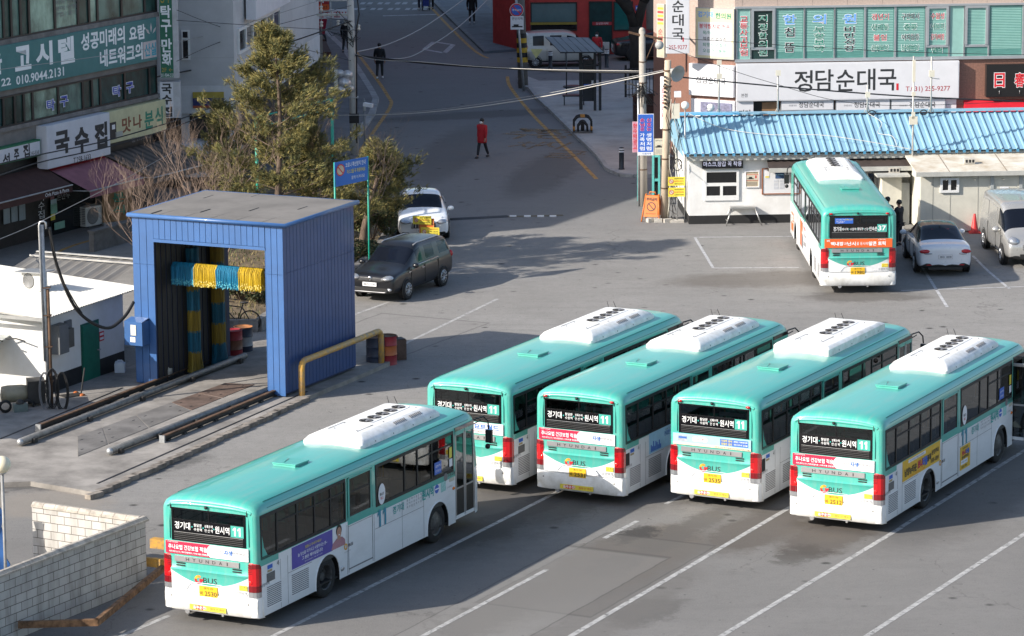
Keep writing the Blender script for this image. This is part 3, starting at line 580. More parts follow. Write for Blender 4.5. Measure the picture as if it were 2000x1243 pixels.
def bus_signs(root,plate,ad,route='11',company='남양여객'):
    w_=[o for o in root.children if o.name.startswith('rear_window')][0]
    t=MB(); xt=-.0185
    if route=='11':
        rear_text(t,'경기대',.68,2.235,.40,.17,LET,.008,xt)
        for a,y in (('팔달문',.28),('상록수역',-.0)): rear_text(t,a,y,2.275,.21,.072,LET,.004,xt)
        for a,y in (('수원역',.28),('안 산 역',-.0)): rear_text(t,a,y,2.18,.21,.072,LET,.004,xt)
        for y in (.43,.14,-.135): t.bx(xt-.001,xt,y-.015,y+.015,2.215,2.245,LETT)
        rear_text(t,'원시역',-.35,2.225,.37,.17,LET,.008,xt)
        rplate(t,-.57,-.90,2.10,2.36,TEALM,x=xt+.002,t=.004); [ones(t,Vector((xt-.004,y,2.23)),VB,.075,.19,LET) for y in (-.665,-.785)]
    else:
        rear_text(t,'경기대',.72,2.19,.26,.15,LET,.008,xt); rear_text(t,'화서역',.46,2.18,.2,.09,LET,.004,xt); rear_text(t,'수원역',.2,2.18,.2,.09,LET,.004,xt); rear_text(t,'팔달문',-.04,2.19,.2,.09,LET,.004,xt); rear_text(t,'신갈',-.24,2.18,.13,.09,LET,.004,xt); rear_text(t,'민속촌',-.47,2.19,.26,.14,LET,.008,xt)
        for y in (.575,.33,.08,-.15,-.325): t.bx(xt-.001,xt,y-.012,y+.012,2.175,2.20,LETT)
        rplate(t,-.60,-.92,2.08,2.34,TEALM,x=xt+.002,t=.004); rear_text(t,'37',-.76,2.21,.26,.17,LET,.02,xt-.003)
        rplate(t,.80,.2,2.37,2.55,BLUEP,x=xt+.002,t=.004); rear_text(t,'만차시 안전을 위하여',.62,2.50,.3,.035,LET,0,xt-.003); rear_text(t,'승차가 제한될 수',.62,2.44,.3,.035,LET,0,xt-.003); rear_text(t,'있습니다',.62,2.40,.2,.03,LET,0,xt-.003); rear_text(t,'광역버스 만차',.34,2.50,.24,.05,STICKY,.01,xt-.003)
    t.build('lettering',w_)
    p=MB(); rplate(p,.27,-.20,.655,.90,PLATE,x=-.03,t=.02); pl=p.build('licence_plate',root)
    t=MB(); rear_text(t,'경기 70',.03,.855,.24,.05,LETB,.01,-.042); rear_text(t,'바',.21,.735,.075,.09,LETB,.01,-.042); rear_text(t,plate,-.03,.735,.31,.105,LETB,.012,-.042); t.build('lettering',pl)
    t=MB(); gbus(t); t.build('emblem',root)
    b=MB(); x=-.03
    if ad=='clinic':
        rplate(b,1.12,-1.02,1.575,1.865,ADW,x=x,t=.012); rplate(b,1.12,-.04,1.577,1.863,MAG,x=x-.007,t=.004)
        k=12; b.add([(x-.01,-.04,1.577)]+[(x-.01,-.04+.10*math.sin(math.pi*i/k)-.0,1.577+.286*(i/k)) for i in range(k+1)],[tuple(range(k+2))],ADW)
        t=[('추나요법 건강보험 적용',.55,1.735,1.0,.115,LET,.012),('근골격계질환',.93,1.84,.28,.028,LET,.0),('허리·목디스크 | 척추관협착증 | 어깨·무릎 관절질환',.52,1.62,1.02,.05,LET,.01),('안산',-.27,1.73,.2,.085,LETG,.0),('자생',-.50,1.73,.22,.12,LETBL,.03),('한방병원',-.78,1.73,.34,.085,LETG,.0),('안산시청 앞 300m',-.58,1.62,.42,.04,LETG,0)]
    elif ad=='world':
        rplate(b,1.12,-1.02,1.575,1.865,ADW,x=x,t=.012); t=[('치요트월드',-.45,1.755,.9,.15,LETBL,.03),('새롭게 태어나는 휴식 공간',-.45,1.63,.85,.045,REDP,.0)]
    elif ad=='health':
        rplate(b,1.12,-1.02,1.575,1.865,SKYB,x=x,t=.012); rplate(b,1.12,-1.02,1.577,1.635,M('cream_print',(.75,.66,.48),.5),x=x-.006,t=.004)
        rplate(b,.98,.72,1.66,1.82,M('grey_print',(.36,.38,.42),.5,var=.25,vs=8),x=x-.006,t=.004); rplate(b,.96,.74,1.74,1.79,LETBL,x=x-.009,t=.002)
        for y,z,r in ((.5,1.75,.08),(.36,1.765,.085),(.24,1.75,.075)): b.lathe([(r,0),(0,.0)],(x-.009,y,z),ADW,16,axis=(Vector((0,-1,0)),U3*.8,Vector((-1,0,0))))
        rplate(b,-.18,-.95,1.66,1.83,BLUEP,x=x-.006,t=.004)
        t=[('건강검진 어디서?',.36,1.755,.32,.05,REDP,.0),('다양한 장비',-.36,1.785,.3,.06,STICKY,.02),('정밀한 검진',-.36,1.705,.3,.06,STICKY,.02),('최첨단 의료장비로',-.74,1.785,.38,.045,LET,.01),('국민 모두의 건강을',-.74,1.71,.38,.045,LET,.01),('한국건강관리협회건강증진의원(수원)',-.52,1.605,.94,.045,LETB,.0)]
    else:
        rplate(b,1.14,-1.10,1.565,1.86,ORG,x=x,t=.012)
        t=[('백내장',.72,1.70,.42,.13,LET,.03),('과',.45,1.70,.1,.1,LET,.0),('난시',.25,1.70,.28,.13,LET,.03),('를 동시에!',-.12,1.70,.40,.11,LET,.0),('알콘 토릭',-.60,1.70,.56,.14,LET,.03),('인공수정체',-.75,1.83,.24,.04,LET,.01),('보험',1.02,1.80,.1,.06,LET,.02)]
    bn=b.build('banner',root); tt=MB()
    for s_,y,z,wd,hh,m,bo in t: rear_text(tt,s_,y,z,wd,hh,m,bo,x-.0115)
    tt.build('lettering',bn)
    s=MB(); rplate(s,.52,-.42,.335,.455,STICKY,x=-.05,t=.006); 
    if route=='11':
        st=[];k=22
        for i in range(k): a=2*math.pi*i/k; r=(1 if i%2 else .72); st.append((-.0545,.26+.2*r*math.cos(a),.395+.058*r*math.sin(a)))
        s.add(st,[tuple(range(k))],REDP); rear_text(s,'음주운전!',.26,.395,.34,.07,LET,.02,-.056); rear_text(s,'절대 안 돼요!',-.2,.395,.38,.06,REDP,.0,-.056)
        s.build('bumper_sticker',root)
        s=MB()
    else: s=MB()
    rplate(s,-.76,-.97,.90,1.02,STICKY,x=-.026,t=.006); s.lathe([(.03,0),(.022,0)],(-.031,-.82,.975),LETB,12,axis=(VB3,U3,Vector((-1,0,0)))); rear_text(s,'주의',-.915,.975,.08,.045,REDP,.01,-.031); rear_text(s,'접근 금지',-.865,.92,.17,.025,LETB,0,-.031)
    rear_text(s,company,-.80,.835,.30,.08,LETG,.0,-.0235); rear_text(s,'이용불편신고 031)256-9021',-.70,.775,.46,.025,LETG,0,-.0225)
    s.build('notices',root)
VB3=Vector((0,-1,0))
def side_route(root):
    t=MB()
    [ones(t,Vector((x,-1.257,1.30)),X3,.16,.42,LETBL2) for x in (5.60,5.86)]; side_text(t,'경기대',6.55,1.33,.55,.2,LETT,.01); side_text(t,'원시역',8.05,1.36,.60,.26,LETT,.03)
    for i in range(7):
        for j in range(3): side_text(t,'원산역수'[ (i+j)%4],7.0+i*.115,1.42-j*.085,.06,.06,LETG,.01)
    splate(t,8.75,9.0,1.22,1.46,M('pale_teal_print',(.35,.62,.58),.5,var=.2,vs=30)); t.lathe([(.11,0),(0,0)],(8.53,-1.252,1.36),BLUEP,16,axis=(X3,U3,Vector((0,-1,0)))); splate(t,8.43,8.63,1.345,1.375,LET,y=-1.256,t=.003)
    side_text(t,'도시형버스',9.2,1.27,.28,.05,LETG); side_text(t,'수원교통',9.3,1.56,.4,.09,LETB,.01); t.lathe([(.10,0),(0,0)],(9.0,-1.252,1.55),LETG,14,axis=(X3,U3,Vector((0,-1,0)))); splate(t,9.2,9.46,1.38,1.47,M('beige_print',(.55,.52,.42),.5))
    t.build('route_lettering',root)
    s=MB()
    sp=-1.2505
    s.lathe([(.17,0),(0,0)],(5.75,sp,1.86),ADW,18,axis=(X3,U3*1.5,Vector((0,-1,0)))); side_text(s,'매너가',5.75,1.86,.2,.08,LETB,.02,off=.009); side_text(s,'최고',5.75,1.76,.14,.07,REDP,.02,off=.009)
    splate(s,8.42,8.78,1.72,2.02,BLUEP,y=sp,t=.003); side_text(s,'금연구역',8.6,1.92,.26,.06,LET,.01,off=.009); side_text(s,'안전운행',8.6,1.80,.26,.06,LET,0,off=.009)
    splate(s,9.2,9.34,1.98,2.24,STICKY,y=sp,t=.003); splate(s,9.2,9.36,1.76,1.95,ADW,y=sp,t=.003)
    for x0,x1,z0,z1 in ((3.42,3.70,1.98,2.30),(3.42,3.68,1.72,1.95),(4.75,5.05,1.86,2.14),(4.26,4.5,1.72,2.1)): splate(s,x0,x1,z0,z1,PAPER,y=-1.228,t=.003)
    s.build('window_notices',root)
def place(o,x,y,deg): o.location=(x,y,0); o.rotation_euler=(0,0,deg)
def mini_g(t,x,z):
    t.lathe([(.075,0),(.045,0)],(x,-1.252,z),MAG,16,axis=(X3,U3,Vector((0,-1,0)))); t.lathe([(.075,0),(.045,0)],(x-.012,-1.2525,z+.006),YAD,16,axis=(X3,U3,Vector((0,-1,0)))); side_text(t,'BUS',x+.22,z+.01,.22,.075,LETB,.02)
BUSG='city buses parked in the terminal yard'
# shared pieces are made once, then copied bus by bus
proto=thing('city_bus','teal and white city bus','bus'); bus_body(proto); bus_rear(proto,False,True); bus_roof(proto,0)
def clone(label): 
    c=copy_tree(proto); c['label']=label; c['category']='bus'; c['group']=BUSG; return c
def drop(root,*names):
    for o in list(root.children):
        if o.name.split('.')[0] in names:
            for k in list(o.children): bpy.data.objects.remove(k)
            bpy.data.objects.remove(o)
def swap_markers(b):
    for s in (-1,1):
        m=MB(); m.sphere((-.03,s*.93,2.695),.055,RED,10,6,.5,1.2,.62); m.build('marker_light',b)
    drop(b,'mesh_vent'); g=MB(); splate(g,.12,.34,1.04,1.36,BLK); g.build('black_vent',b)
bB=clone('city bus half hidden behind the nearest bus, with a white banner on its tail')
bC=clone('teal and white city bus with yellow plate 2531 and red and white clinic banner')
bD=clone('teal and white city bus with yellow plate 2535 and a pale blue health banner')
bE=clone('city bus with yellow plate 2512, yellow side adverts and an open front door')
bF=clone('city bus numbered 37 with an orange banner, parked against the white office')
bA=proto; bA['label']='nearest city bus with yellow plate 2530 and a violet portrait advert on its side'; bA['group']=BUSG
place(bA,-6.776,77.273,1.1088); place(bC,1.672,88.318,1.0925); place(bD,5.047,87.60,1.0942); place(bE,7.887,85.258,1.0994); place(bF,11.475,116.52,1.589)
_h=1.095; _c=G(1000,948,.3)+Vector((-math.sin(_h),math.cos(_h),0))*1.245; place(bB,_c.x,_c.y,_h)
for b in (bC,bD,bF): swap_markers(b)
drop(bD,'air_conditioner'); bus_roof_parts=None
bus_signs(bA,'2530','clinic'); bus_signs(bB,'2528','world'); bus_signs(bC,'2531','clinic'); bus_signs(bD,'2535','health'); bus_signs(bE,'2512','clinic'); bus_signs(bF,'1980','orange','37','수원여객')
# the flat-backed roof unit of one bus
_t=thing('roof_spare','spare','bus'); bus_roof(_t,1)
for o in list(_t.children):
    if o.name.startswith('air_conditioner'): o.parent=bD
    else:
        for k in list(o.children): bpy.data.objects.remove(k)
        bpy.data.objects.remove(o)
bpy.data.objects.remove(_t)
# adverts and routes on the sides in view
side_route(bA); side_route(bE)
t=MB(); splate(t,1.48,3.95,1.08,1.56,ADW); splate(t,1.48,3.35,1.06,1.565,PUR,y=-1.252); 
for s_,x,z,wd,hh,m,bo in (('힘들고 두려우세요?',2.45,1.45,.75,.07,STICKY,.01),('늘 당신을 지키시고 사랑하시는 분~',2.42,1.335,1.35,.085,LET,.01),('그 분은 예수님입니다',2.40,1.22,.95,.085,LET,.02),('한국교회연합 | 서울 경기 인천',2.45,1.12,.8,.035,LET,0)): side_text(t,s_,x,z,wd,hh,m,bo,.015)
sm=MB(); 
ad=t.build('advert_panel',bA)
y_=-1.257; sm=MB()                       # portrait printed on the advert
sm.add([(3.28,y_,1.07),(3.95,y_,1.07),(3.93,y_,1.20),(3.80,y_,1.29),(3.66,y_,1.31),(3.52,y_,1.29),(3.36,y_,1.22)],[tuple(range(7))],M('pink_shirt_print',(.42,.20,.24),.5,var=.15))
sm.add([(3.57,y_-.001,1.25),(3.73,y_-.001,1.25),(3.72,y_-.001,1.36),(3.58,y_-.001,1.36)],[(0,1,2,3)],SKIN)
def ell(mb,x,z,rx,rz,m,yy,n=16): mb.add([(x+rx*math.cos(2*math.pi*i/n),yy,z+rz*math.sin(2*math.pi*i/n)) for i in range(n)],[tuple(range(n))],m)
ell(sm,3.65,1.47,.135,.135,M('dark_hair_print',(.02,.015,.013),.5,var=0),y_-.001); ell(sm,3.655,1.42,.105,.125,SKIN,y_-.002)
for q in (-.04,.04): ell(sm,3.655+q,1.44,.014,.008,LETB,y_-.003,8)
ell(sm,3.655,1.365,.035,.012,LET,y_-.003,10); sm.build('portrait',ad)
t=MB(); mini_g(t,4.28-.3,1.0); side_text(t,'경기도 시내버스',4.05,.88,.3,.03,LETG); t.build('side_emblem',bA)
t=MB(); splate(t,1.3,3.95,1.06,1.58,YAD); splate(t,1.7,2.9,1.46,1.54,ADW,y=-1.252,t=.004)
for s_,x,z,wd,hh,m,bo in (('남양뉴타운',1.85,1.26,.85,.2,LETB,.03),('보니',2.5,1.28,.32,.24,MAG,.05),('타블',2.85,1.28,.34,.24,BLUEP,.05),('블록',3.16,1.30,.28,.18,LETB,.03),('분양주목',3.58,1.38,.5,.13,LETB,.02),('1600-1004',3.55,1.18,.55,.12,LETB,.01),('10,23 | 10,24 | 10,25',2.3,1.11,1.1,.045,ORG,0),('더 가까운 생활 새 아파트',2.3,1.50,1.0,.045,LETG,0)): side_text(t,s_,x,z,wd,hh,m,bo,.016)
t.build('advert_panel',bE)
t=MB(); splate(t,5.45,6.2,.45,1.06,YAD,y=-1.252); splate(t,5.5,6.0,.58,.70,ADW,y=-1.255,t=.004)
for s_,x,z,wd,hh,m,bo in (('남양뉴타운',5.82,1.0,.4,.06,LETB,.01),('보니',5.7,.88,.26,.14,MAG,.05),('타블',5.98,.88,.26,.14,BLUEP,.05),('분양주목',5.82,.76,.5,.09,LETB,.02),('10,23 | 10,25',5.75,.64,.4,.04,LETG,0),('1600-1004',5.75,.52,.4,.06,LETB,0)): side_text(t,s_,x,z,wd,hh,m,bo,.016)
t.build('small_advert',bE); t=MB(); mini_g(t,3.98,.98); t.build('side_emblem',bE)
t=MB(); splate(t,1.5,3.6,1.06,1.60,SKYB)
for i in range(9): splate(t,1.6+i*.07,1.65+i*.07,1.1,1.2+.25*random.random(),BLUEP,y=-1.253,t=.004)
side_text(t,'건강한 병원',2.7,1.42,.6,.12,LETBL,.02,.015); side_text(t,'수원 권선동',2.7,1.52,.5,.05,LETG,0,.015); t.build('advert_panel',bC)
# left flank of the route 37 bus
t=MB(); Yl=1.2505
t.bx(5.0,6.6,Yl-.003,Yl+.003,.50,1.5,ADW); t.bx(6.3,6.9,Yl-.001,Yl+.005,.50,1.40,ORG); t.bx(9.35,10.1,Yl-.003,Yl+.003,.5,1.15,ORG)
def ellL(mb,x,z,rx,rz,m,yy,n=16): mb.add([(x-rx*math.cos(2*math.pi*i/n),yy,z+rz*math.sin(2*math.pi*i/n)) for i in range(n)],[tuple(range(n))],m)
ellL(t,6.1,1.24,.16,.17,M('dark_hair_print'),Yl+.008); ellL(t,6.1,1.2,.12,.15,SKIN,Yl+.010); t.add([(6.4,Yl+.008,.5),(5.8,Yl+.008,.5),(5.85,Yl+.008,.9),(6.1,Yl+.008,1.03),(6.35,Yl+.008,.9)],[(0,1,2,3,4)],LETG)
side_text(t,'알콘',9.7,.95,.7,.3,LET,.03,.012,True); side_text(t,'백내장과',5.4,1.28,.7,.16,REDP,.02,.012,True); side_text(t,'난시를 동시에',5.35,1.05,.75,.14,LETB,.01,.012,True); side_text(t,'토릭',5.35,.75,.7,.2,LETB,.03,.012,True)
t.build('advert_panel',bF)
# folded-back doors of the parked bus nearest the right edge of the yard
drop(bE,'front_door')
d=MB(); g=MB()
for x in (9.58,10.5):
    d.bx(x-.02,x+.02,-1.60,-1.56,.42,2.5,SILV); d.bx(x-.02,x+.02,-1.2,-1.16,.42,2.5,SILV); d.bx(x-.02,x+.02,-1.56,-1.2,.42,.5,WHITE); d.bx(x-.02,x+.02,-1.56,-1.2,2.42,2.5,SILV); d.bx(x-.015,x+.015,-1.56,-1.2,1.35,1.40,SILV)
    g.quad((x,-1.56,.5),(x,-1.2,.5),(x,-1.2,2.42),(x,-1.56,2.42),BGL)
d.bx(9.54,10.54,-1.246,-1.22,2.5,2.66,BLKG); d.bx(9.56,10.52,-1.2,-.75,.48,.53,BLK)
o=d.build('front_door',bE); g.build('pane',o)
# ---------------------------------------------------------------- bus wash, huts and yard clutter on the left
H63=1.1265; FW=Vector((math.cos(H63),math.sin(H63),0)); RT=Vector((FW.y,-FW.x,0))
CONCP=M('wash_slab_concrete',(.27,.25,.228),.85,var=.26,vs=.9,bump=.25,bs=25); STEEL=M('dull_steel',(.20,.20,.195),.45,.5,var=.2,vs=5); RUST=M('rusty_steel',(.13,.075,.045),.8,.2,var=.35,vs=3); DARKST=M('dark_steel',(.045,.042,.04),.6,.3,var=.2); GALV=M('galvanised_steel',(.42,.43,.44),.4,.6,var=.15,vs=6)
BLUEW=M('blue_wash_cladding',(.042,.118,.30),.38,var=.10,vs=1.2,coat=.25); BLUEW2=M('blue_wash_shaded',(.022,.06,.185),.4,var=.08,vs=1.2,coat=.2); GROOVE=M('dark_groove',(.012,.02,.06),.7,var=0); FELT=M('grey_roof_felt',(.175,.163,.15),.85,var=.14,vs=.8)  # flank blue is the cladding blue darkened for its shaded side
WALLW=M('white_render',(.64,.64,.63),.75,var=.08,vs=1.5,dark=(.58,.57,.54)); YELP=M('worn_yellow_pipe',(.50,.27,.035),.5,var=.35,vs=6,dark=(.26,.22,.17)); GREEND=M('green_door_paint',(.01,.14,.09),.45,var=.12); CREAM=M('cream_panel',(.60,.58,.50),.6,var=.08,vs=1.5)
# slab the wash stands on
pl=[G(-160,1010,.0),G(-60,955),G(60,950),G(150,965),G(185,972),G(300,918),G(450,848),G(592,787),G(700,742),G(760,716),G(790,690),G(780,672),G(600,660),G(330,700),G(110,770),G(-160,900)]
pl=[Vector((p.x,p.y,0)) for p in pl]
b=MB(); b.slab(pl,U3,.13,CONCP)
for i in range(26):   # broken kerb face
    t=i/25; p=pl[4].lerp(pl[7],t); b.box((p.x+random.uniform(-.04,.04),p.y+random.uniform(-.04,.04),.068),(.5,.2,.126),M('rough_kerb_concrete',(.24,.21,.18),.9,var=.3,vs=3,bump=.5,bs=12),rz=H63-.1+random.uniform(-.1,.1))
struct(b.build('wash_slab'))
z0=.13
def gs(px,py,z=.13): return G(px,py,z)
# steel cover plates down the middle
e1,e2,f1,f2=gs(440,749),gs(150,854),gs(497,752),gs(150,893)
def plate(t0,t1,mat,label):
    q=[e1.lerp(e2,t0),e1.lerp(e2,t1-.006),f1.lerp(f2,t1-.006),f1.lerp(f2,t0)]
    b=MB(); b.slab(q,U3,.012,mat)
    for k in (.25,.75):
        for s in (.15,.85):
            p=q[0].lerp(q[3],k).lerp(q[1].lerp(q[2],k),s); b.box((p.x,p.y,z0+.014),(.12,.03,.004),BLK,rz=H63)
    tag(b.build('cover_plate'),label,'cover plate','steel cover plates on the wash floor')
RP=M('rusty_plate',(.14,.095,.075),.75,.1,var=.3,vs=1.5); GP=M('grey_plate',(.17,.16,.15),.7,.1,var=.2,vs=1.5)
plate(.0,.2,RP,'rust brown steel floor plate lying nearest the wash arch'); plate(.2,.38,RP,'rust brown steel floor plate second from the wash arch'); plate(.38,.62,GP,'grey steel floor plate next to the rust brown ones'); plate(.62,.84,GP,'grey steel floor plate one before the last'); plate(.84,1.0,GP,'grey steel floor plate farthest from the wash arch')
def pipe(a,c,label,r=.10):
    A,C=gs(*a),gs(*c); A.z=C.z=z0+r+.02; d=(C-A).normalized(); b=MB(); b.tube([A,C],r,STEEL,14); b.sphere(A,r*.99,GALV,12,8); b.sphere(C,r*.99,STEEL,12,8); o=thing('guide_pipe',label,'guide pipe'); b.build('tube',o)
    n=MB()
    for i in range(5):
        p=A.lerp(C,.04+i*.23); n.box((p.x+RT.x*.14,p.y+RT.y*.14,z0+.07),(.16,.1,.14),DARKST,rz=H63)
    n.build('feet',o); o['group']='guide pipes of the bus wash'
pipe((40,872),(478,703),'long steel guide pipe ending farther left and running into the wash arch'); pipe((215,890),(525,770),'long steel guide pipe ending beside the right pillar of the wash')
def rail(a,c,label):
    A,C=gs(*a),gs(*c); n=round((C-A).length/.9); o=thing('wash_rail',label,'rail',group='rails of the bus wash'); b=MB(); A.z=C.z=z0
    d=(C-A).normalized(); ang=math.atan2(d.y,d.x); m=(A+C)/2; l=(C-A).length
    b.box((m.x,m.y,z0+.17),(l,.11,.035),RUST,rz=ang); b.box((m.x,m.y,z0+.11),(l,.02,.12),DARKST,rz=ang); b.box((m.x,m.y,z0+.05),(l,.10,.02),DARKST,rz=ang); b.box((A.x,A.y,z0+.1),(.05,.16,.2),GALV,rz=ang); b.build('beam',o)
    f=MB()
    for i in range(n+1): p=A.lerp(C,(i+.3)/(n+.6)); f.box((p.x,p.y,z0+.03),(.14,.18,.06),DARKST,rz=ang)
    f.build('feet',o)
rail((75,843),(430,705),'low steel rail left of the guide pipes, passing under the left pillar'); rail((317,865),(600,748),'low steel rail right of the guide pipes, passing under the right pillar')
b=MB()
for a,c in (((190,945),(600,765)),((0,858),(240,758))):
    A,C=gs(*a),gs(*c); d=(C-A).normalized(); b.box(((A.x+C.x)/2,(A.y+C.y)/2,z0+.006),((C-A).length,.06,.008),BLK,rz=math.atan2(d.y,d.x))
struct(b.build('drain_slot'))
# ---- wash arch (local: x into the arch, y to the left of it)
w=thing('bus_wash_arch','blue drive-through bus wash arch with a grey flat roof','bus wash',(-11.027,102.686,0),H63)
Wd,Ln,Ht,ot=5.0,4.32,5.22,4.38
b=MB()
def panels(mb,x0,x1,y0,y1,zb,zt,step,mat,axis,seam=None):
    L0,L1=(x0,x1) if axis=='x' else (y0,y1); n=max(1,round((L1-L0)/step)); st=(L1-L0)/n
    for i in range(n):
        a,c=L0+i*st+.008,L0+(i+1)*st-.008
        for z_a,z_b in ([(zb,zt)] if not seam else [(zb,seam-.004),(seam+.004,zt)]):
            if axis=='x': mb.bx(a,c,y0,y1,z_a,z_b,mat)
            else: mb.bx(x0,x1,a,c,z_a,z_b,mat)
# side walls (hollow legs), dark core with panel skins
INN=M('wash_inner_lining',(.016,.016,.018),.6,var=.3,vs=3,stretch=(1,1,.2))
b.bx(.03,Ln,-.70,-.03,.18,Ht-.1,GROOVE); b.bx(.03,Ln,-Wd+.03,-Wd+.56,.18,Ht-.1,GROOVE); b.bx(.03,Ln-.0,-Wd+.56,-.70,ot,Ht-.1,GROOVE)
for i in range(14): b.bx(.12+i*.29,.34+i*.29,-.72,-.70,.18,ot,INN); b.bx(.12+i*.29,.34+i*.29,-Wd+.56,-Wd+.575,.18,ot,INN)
b.build('core',w)
b=MB(); panels(b,-.0,.03,-.72,0,.16,Ht-.12,.24,BLUEW,'y',3.7); b.build('pillar_cladding',w); b=MB(); panels(b,0,.03,-Wd,-Wd+.58,.16,Ht-.12,.2,BLUEW,'y',3.7); b.bx(0,.06,-Wd+.58,-Wd+.595,.16,ot,BLUEW); b.build('pillar_cladding',w)
b=MB(); panels(b,-.012,.03,-Wd+.58,-.72,ot+.1,Ht-.12,.195,BLUEW,'y'); b.bx(-.02,.04,-Wd+.58,-.72,ot,ot+.09,BLUEW); b.build('header_cladding',w)
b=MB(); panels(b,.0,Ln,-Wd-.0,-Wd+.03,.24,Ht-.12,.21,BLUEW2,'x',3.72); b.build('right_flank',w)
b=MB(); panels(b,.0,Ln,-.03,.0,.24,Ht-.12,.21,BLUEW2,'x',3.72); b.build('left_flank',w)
b=MB(); b.slab([(-.05,.08,Ht-.12),(-.05,-Wd-.08,Ht-.12),(Ln+.08,-Wd-.08,Ht-.10),(Ln+.08,.08,Ht-.10)],U3,.08,FELT)
for i in range(6):
    for j in range(4):
        if (i*3+j)%4: continue
        b.box((.4+i*.75,-.6-j*1.2,Ht-.03),(.6,.03,.02),M('roof_seam_black',(.03,.03,.03),.8),rz=.02)
for i in range(5): b.bx(.0,Ln,-.9-i*.85-.006,-.9-i*.85+.006,Ht-.045,Ht-.034,M('roof_felt_joint',(.12,.115,.11),.9))
for i in range(5): b.bx(.7+i*.8-.006,.7+i*.8+.006,-Wd,0,Ht-.045,Ht-.034,M('roof_felt_joint'))
r=b.build('roof',w); b=MB(); b.tube([(-.06,.1,Ht-.08),(-.06,-Wd-.1,Ht-.08),(Ln+.1,-Wd-.1,Ht-.06)],.065,BLUEW,10); b.tube([(-.06,.1,Ht-.08),(Ln+.1,.1,Ht-.06),(Ln+.1,-Wd-.1,Ht-.06)],.05,BLUEW,8); b.build('edge_trim',r)
b=MB()                                            # control box on the left pillar
b.bx(-.42,-.02,-.5,.10,1.35,2.05,BLUEW); b.add([(-.42,.10,2.05),(-.42,-.5,2.05),(-.02,-.5,2.12),(-.02,.10,2.12)],[(0,1,2,3)],BLUEW); b.bx(-.435,-.42,-.30,-.12,1.65,1.96,CREAM); b.bx(-.43,-.42,-.27,-.10,1.45,1.6,ADW); b.build('control_box',w)
b=None
# horizontal brush: axle with hanging strands in four blocks
CY=M('blue_bristle',(.008,.24,.44),.5,var=.2,vs=12,stretch=(1,1,.1)); YB=M('yellow_bristle',(.66,.45,.015),.5,var=.18,vs=12,stretch=(1,1,.1)); CYT=M('pale_blue_tip',(.10,.42,.50),.6,var=0); YBT=M('pale_yellow_tip',(.66,.55,.16),.6,var=0)
CYV=M('shaded_blue_bristle',(.006,.13,.22),.6,var=.25,vs=12,stretch=(1,1,.1)); YBV=M('shaded_yellow_bristle',(.30,.21,.02),.6,var=.25,vs=12,stretch=(1,1,.1))  # upright brushes: shadow inside the arch is put into these darker bristle colours
br=thing('horizontal_brush','horizontal wash brush with hanging blue and yellow bristles','wash brush',(-11.027,102.686,0),H63,'brushes of the bus wash')
xb=1.15; pf=Plane(Vector((-11.027,102.686,0))+FW*xb,H63-math.pi/2)
ua,za=pf.uv(342,506); ub,zb=pf.uv(517,527)
rnd=random.Random(3)
zc=(za+zb)/2-.13
for k in range(4):
    u0=ua+(ub-ua)*k/4; u1=ua+(ub-ua)*(k+1)/4; m,mt=(CY,CYT) if k%2==0 else (YB,YBT); b=MB()
    b.tube([(xb,-u0,zc-.02),(xb,-u1+.02,zc-.02)],.13,m,10)
    n=80
    for i in range(n):
        for lay in range(3):
            u=u0+(u1-u0)*(i+rnd.random())/n; dx=-.20+lay*.17+rnd.uniform(-.02,.02); ln=.62+rnd.uniform(-.04,.04)
            p=[(xb-.05+dx*.4,-u,zc+.12-lay*.02),(xb+dx-.05,-u+rnd.uniform(-.008,.008),zc-.02),(xb+dx-.03+rnd.uniform(-.01,.01),-u+rnd.uniform(-.006,.006),zc+.1-ln)]
            b.tube(p,.008,m,3)
            if rnd.random()<.9: b.box((p[2][0]-.01,p[2][1],p[2][2]+rnd.uniform(0,.16)),(.022,.02,.03),mt)
    b.build('bristle_block',br)
b=MB(); b.tube([(xb,-ua+.1,zc),(xb,-ub-.25,zc)],.05,GALV,8); b.build('axle',br)
for (px,py),lab,kk in (((380,728),'upright yellow and blue wash brush nearer the left pillar',0),((428,711),'upright yellow and blue wash brush at the rear of the arch',1)):
    p=G(px,py,.13); v=thing('vertical_brush',lab,'wash brush',(p.x,p.y,.13),0,'brushes of the bus wash')
    for k in range(6):
        b=MB(); zz=.05+k*.62; m=(YBV if (k+kk)%2==0 else CYV); rr=.19; b.lathe([(rr+(.08 if k==0 else 0),zz),(rr,zz+.25),(rr,zz+.62)],(0,0,0),m,22)
        for i in range(90):
            a=rnd.uniform(0,6.28); r2=rr*rnd.uniform(.95,1.12); x,y=r2*math.cos(a),r2*math.sin(a); z1=zz+.62; f=1.0 if k else 1.4; b.tube([(x,y,z1),(x*(1+(f-1)*.3),y*(1+(f-1)*.3),zz+.3),(x*f,y*f,max(.01,zz-.02-rnd.random()*.05))],.011,m,3)
        b.build('bristle_block',v)
    b=MB(); b.tube([(0,0,0),(0,0,4)],.05,DARKST,8); b.build('axle',v)
p=gs(320,742); b=MB(); b.sphere((0,0,.26),.3,M('scuffed_white_stone',(.45,.43,.38),.8,var=.3,vs=4,bump=.4,bs=8),8,5,.9,1.0,.95); b.box((0,-.2,.1),(.25,.2,.2),RUST,rz=.4); o=b.build('stone_block',loc=(p.x,p.y,.12)); tag(o,'scuffed pale stone block at the foot of the left wash pillar','stone block')
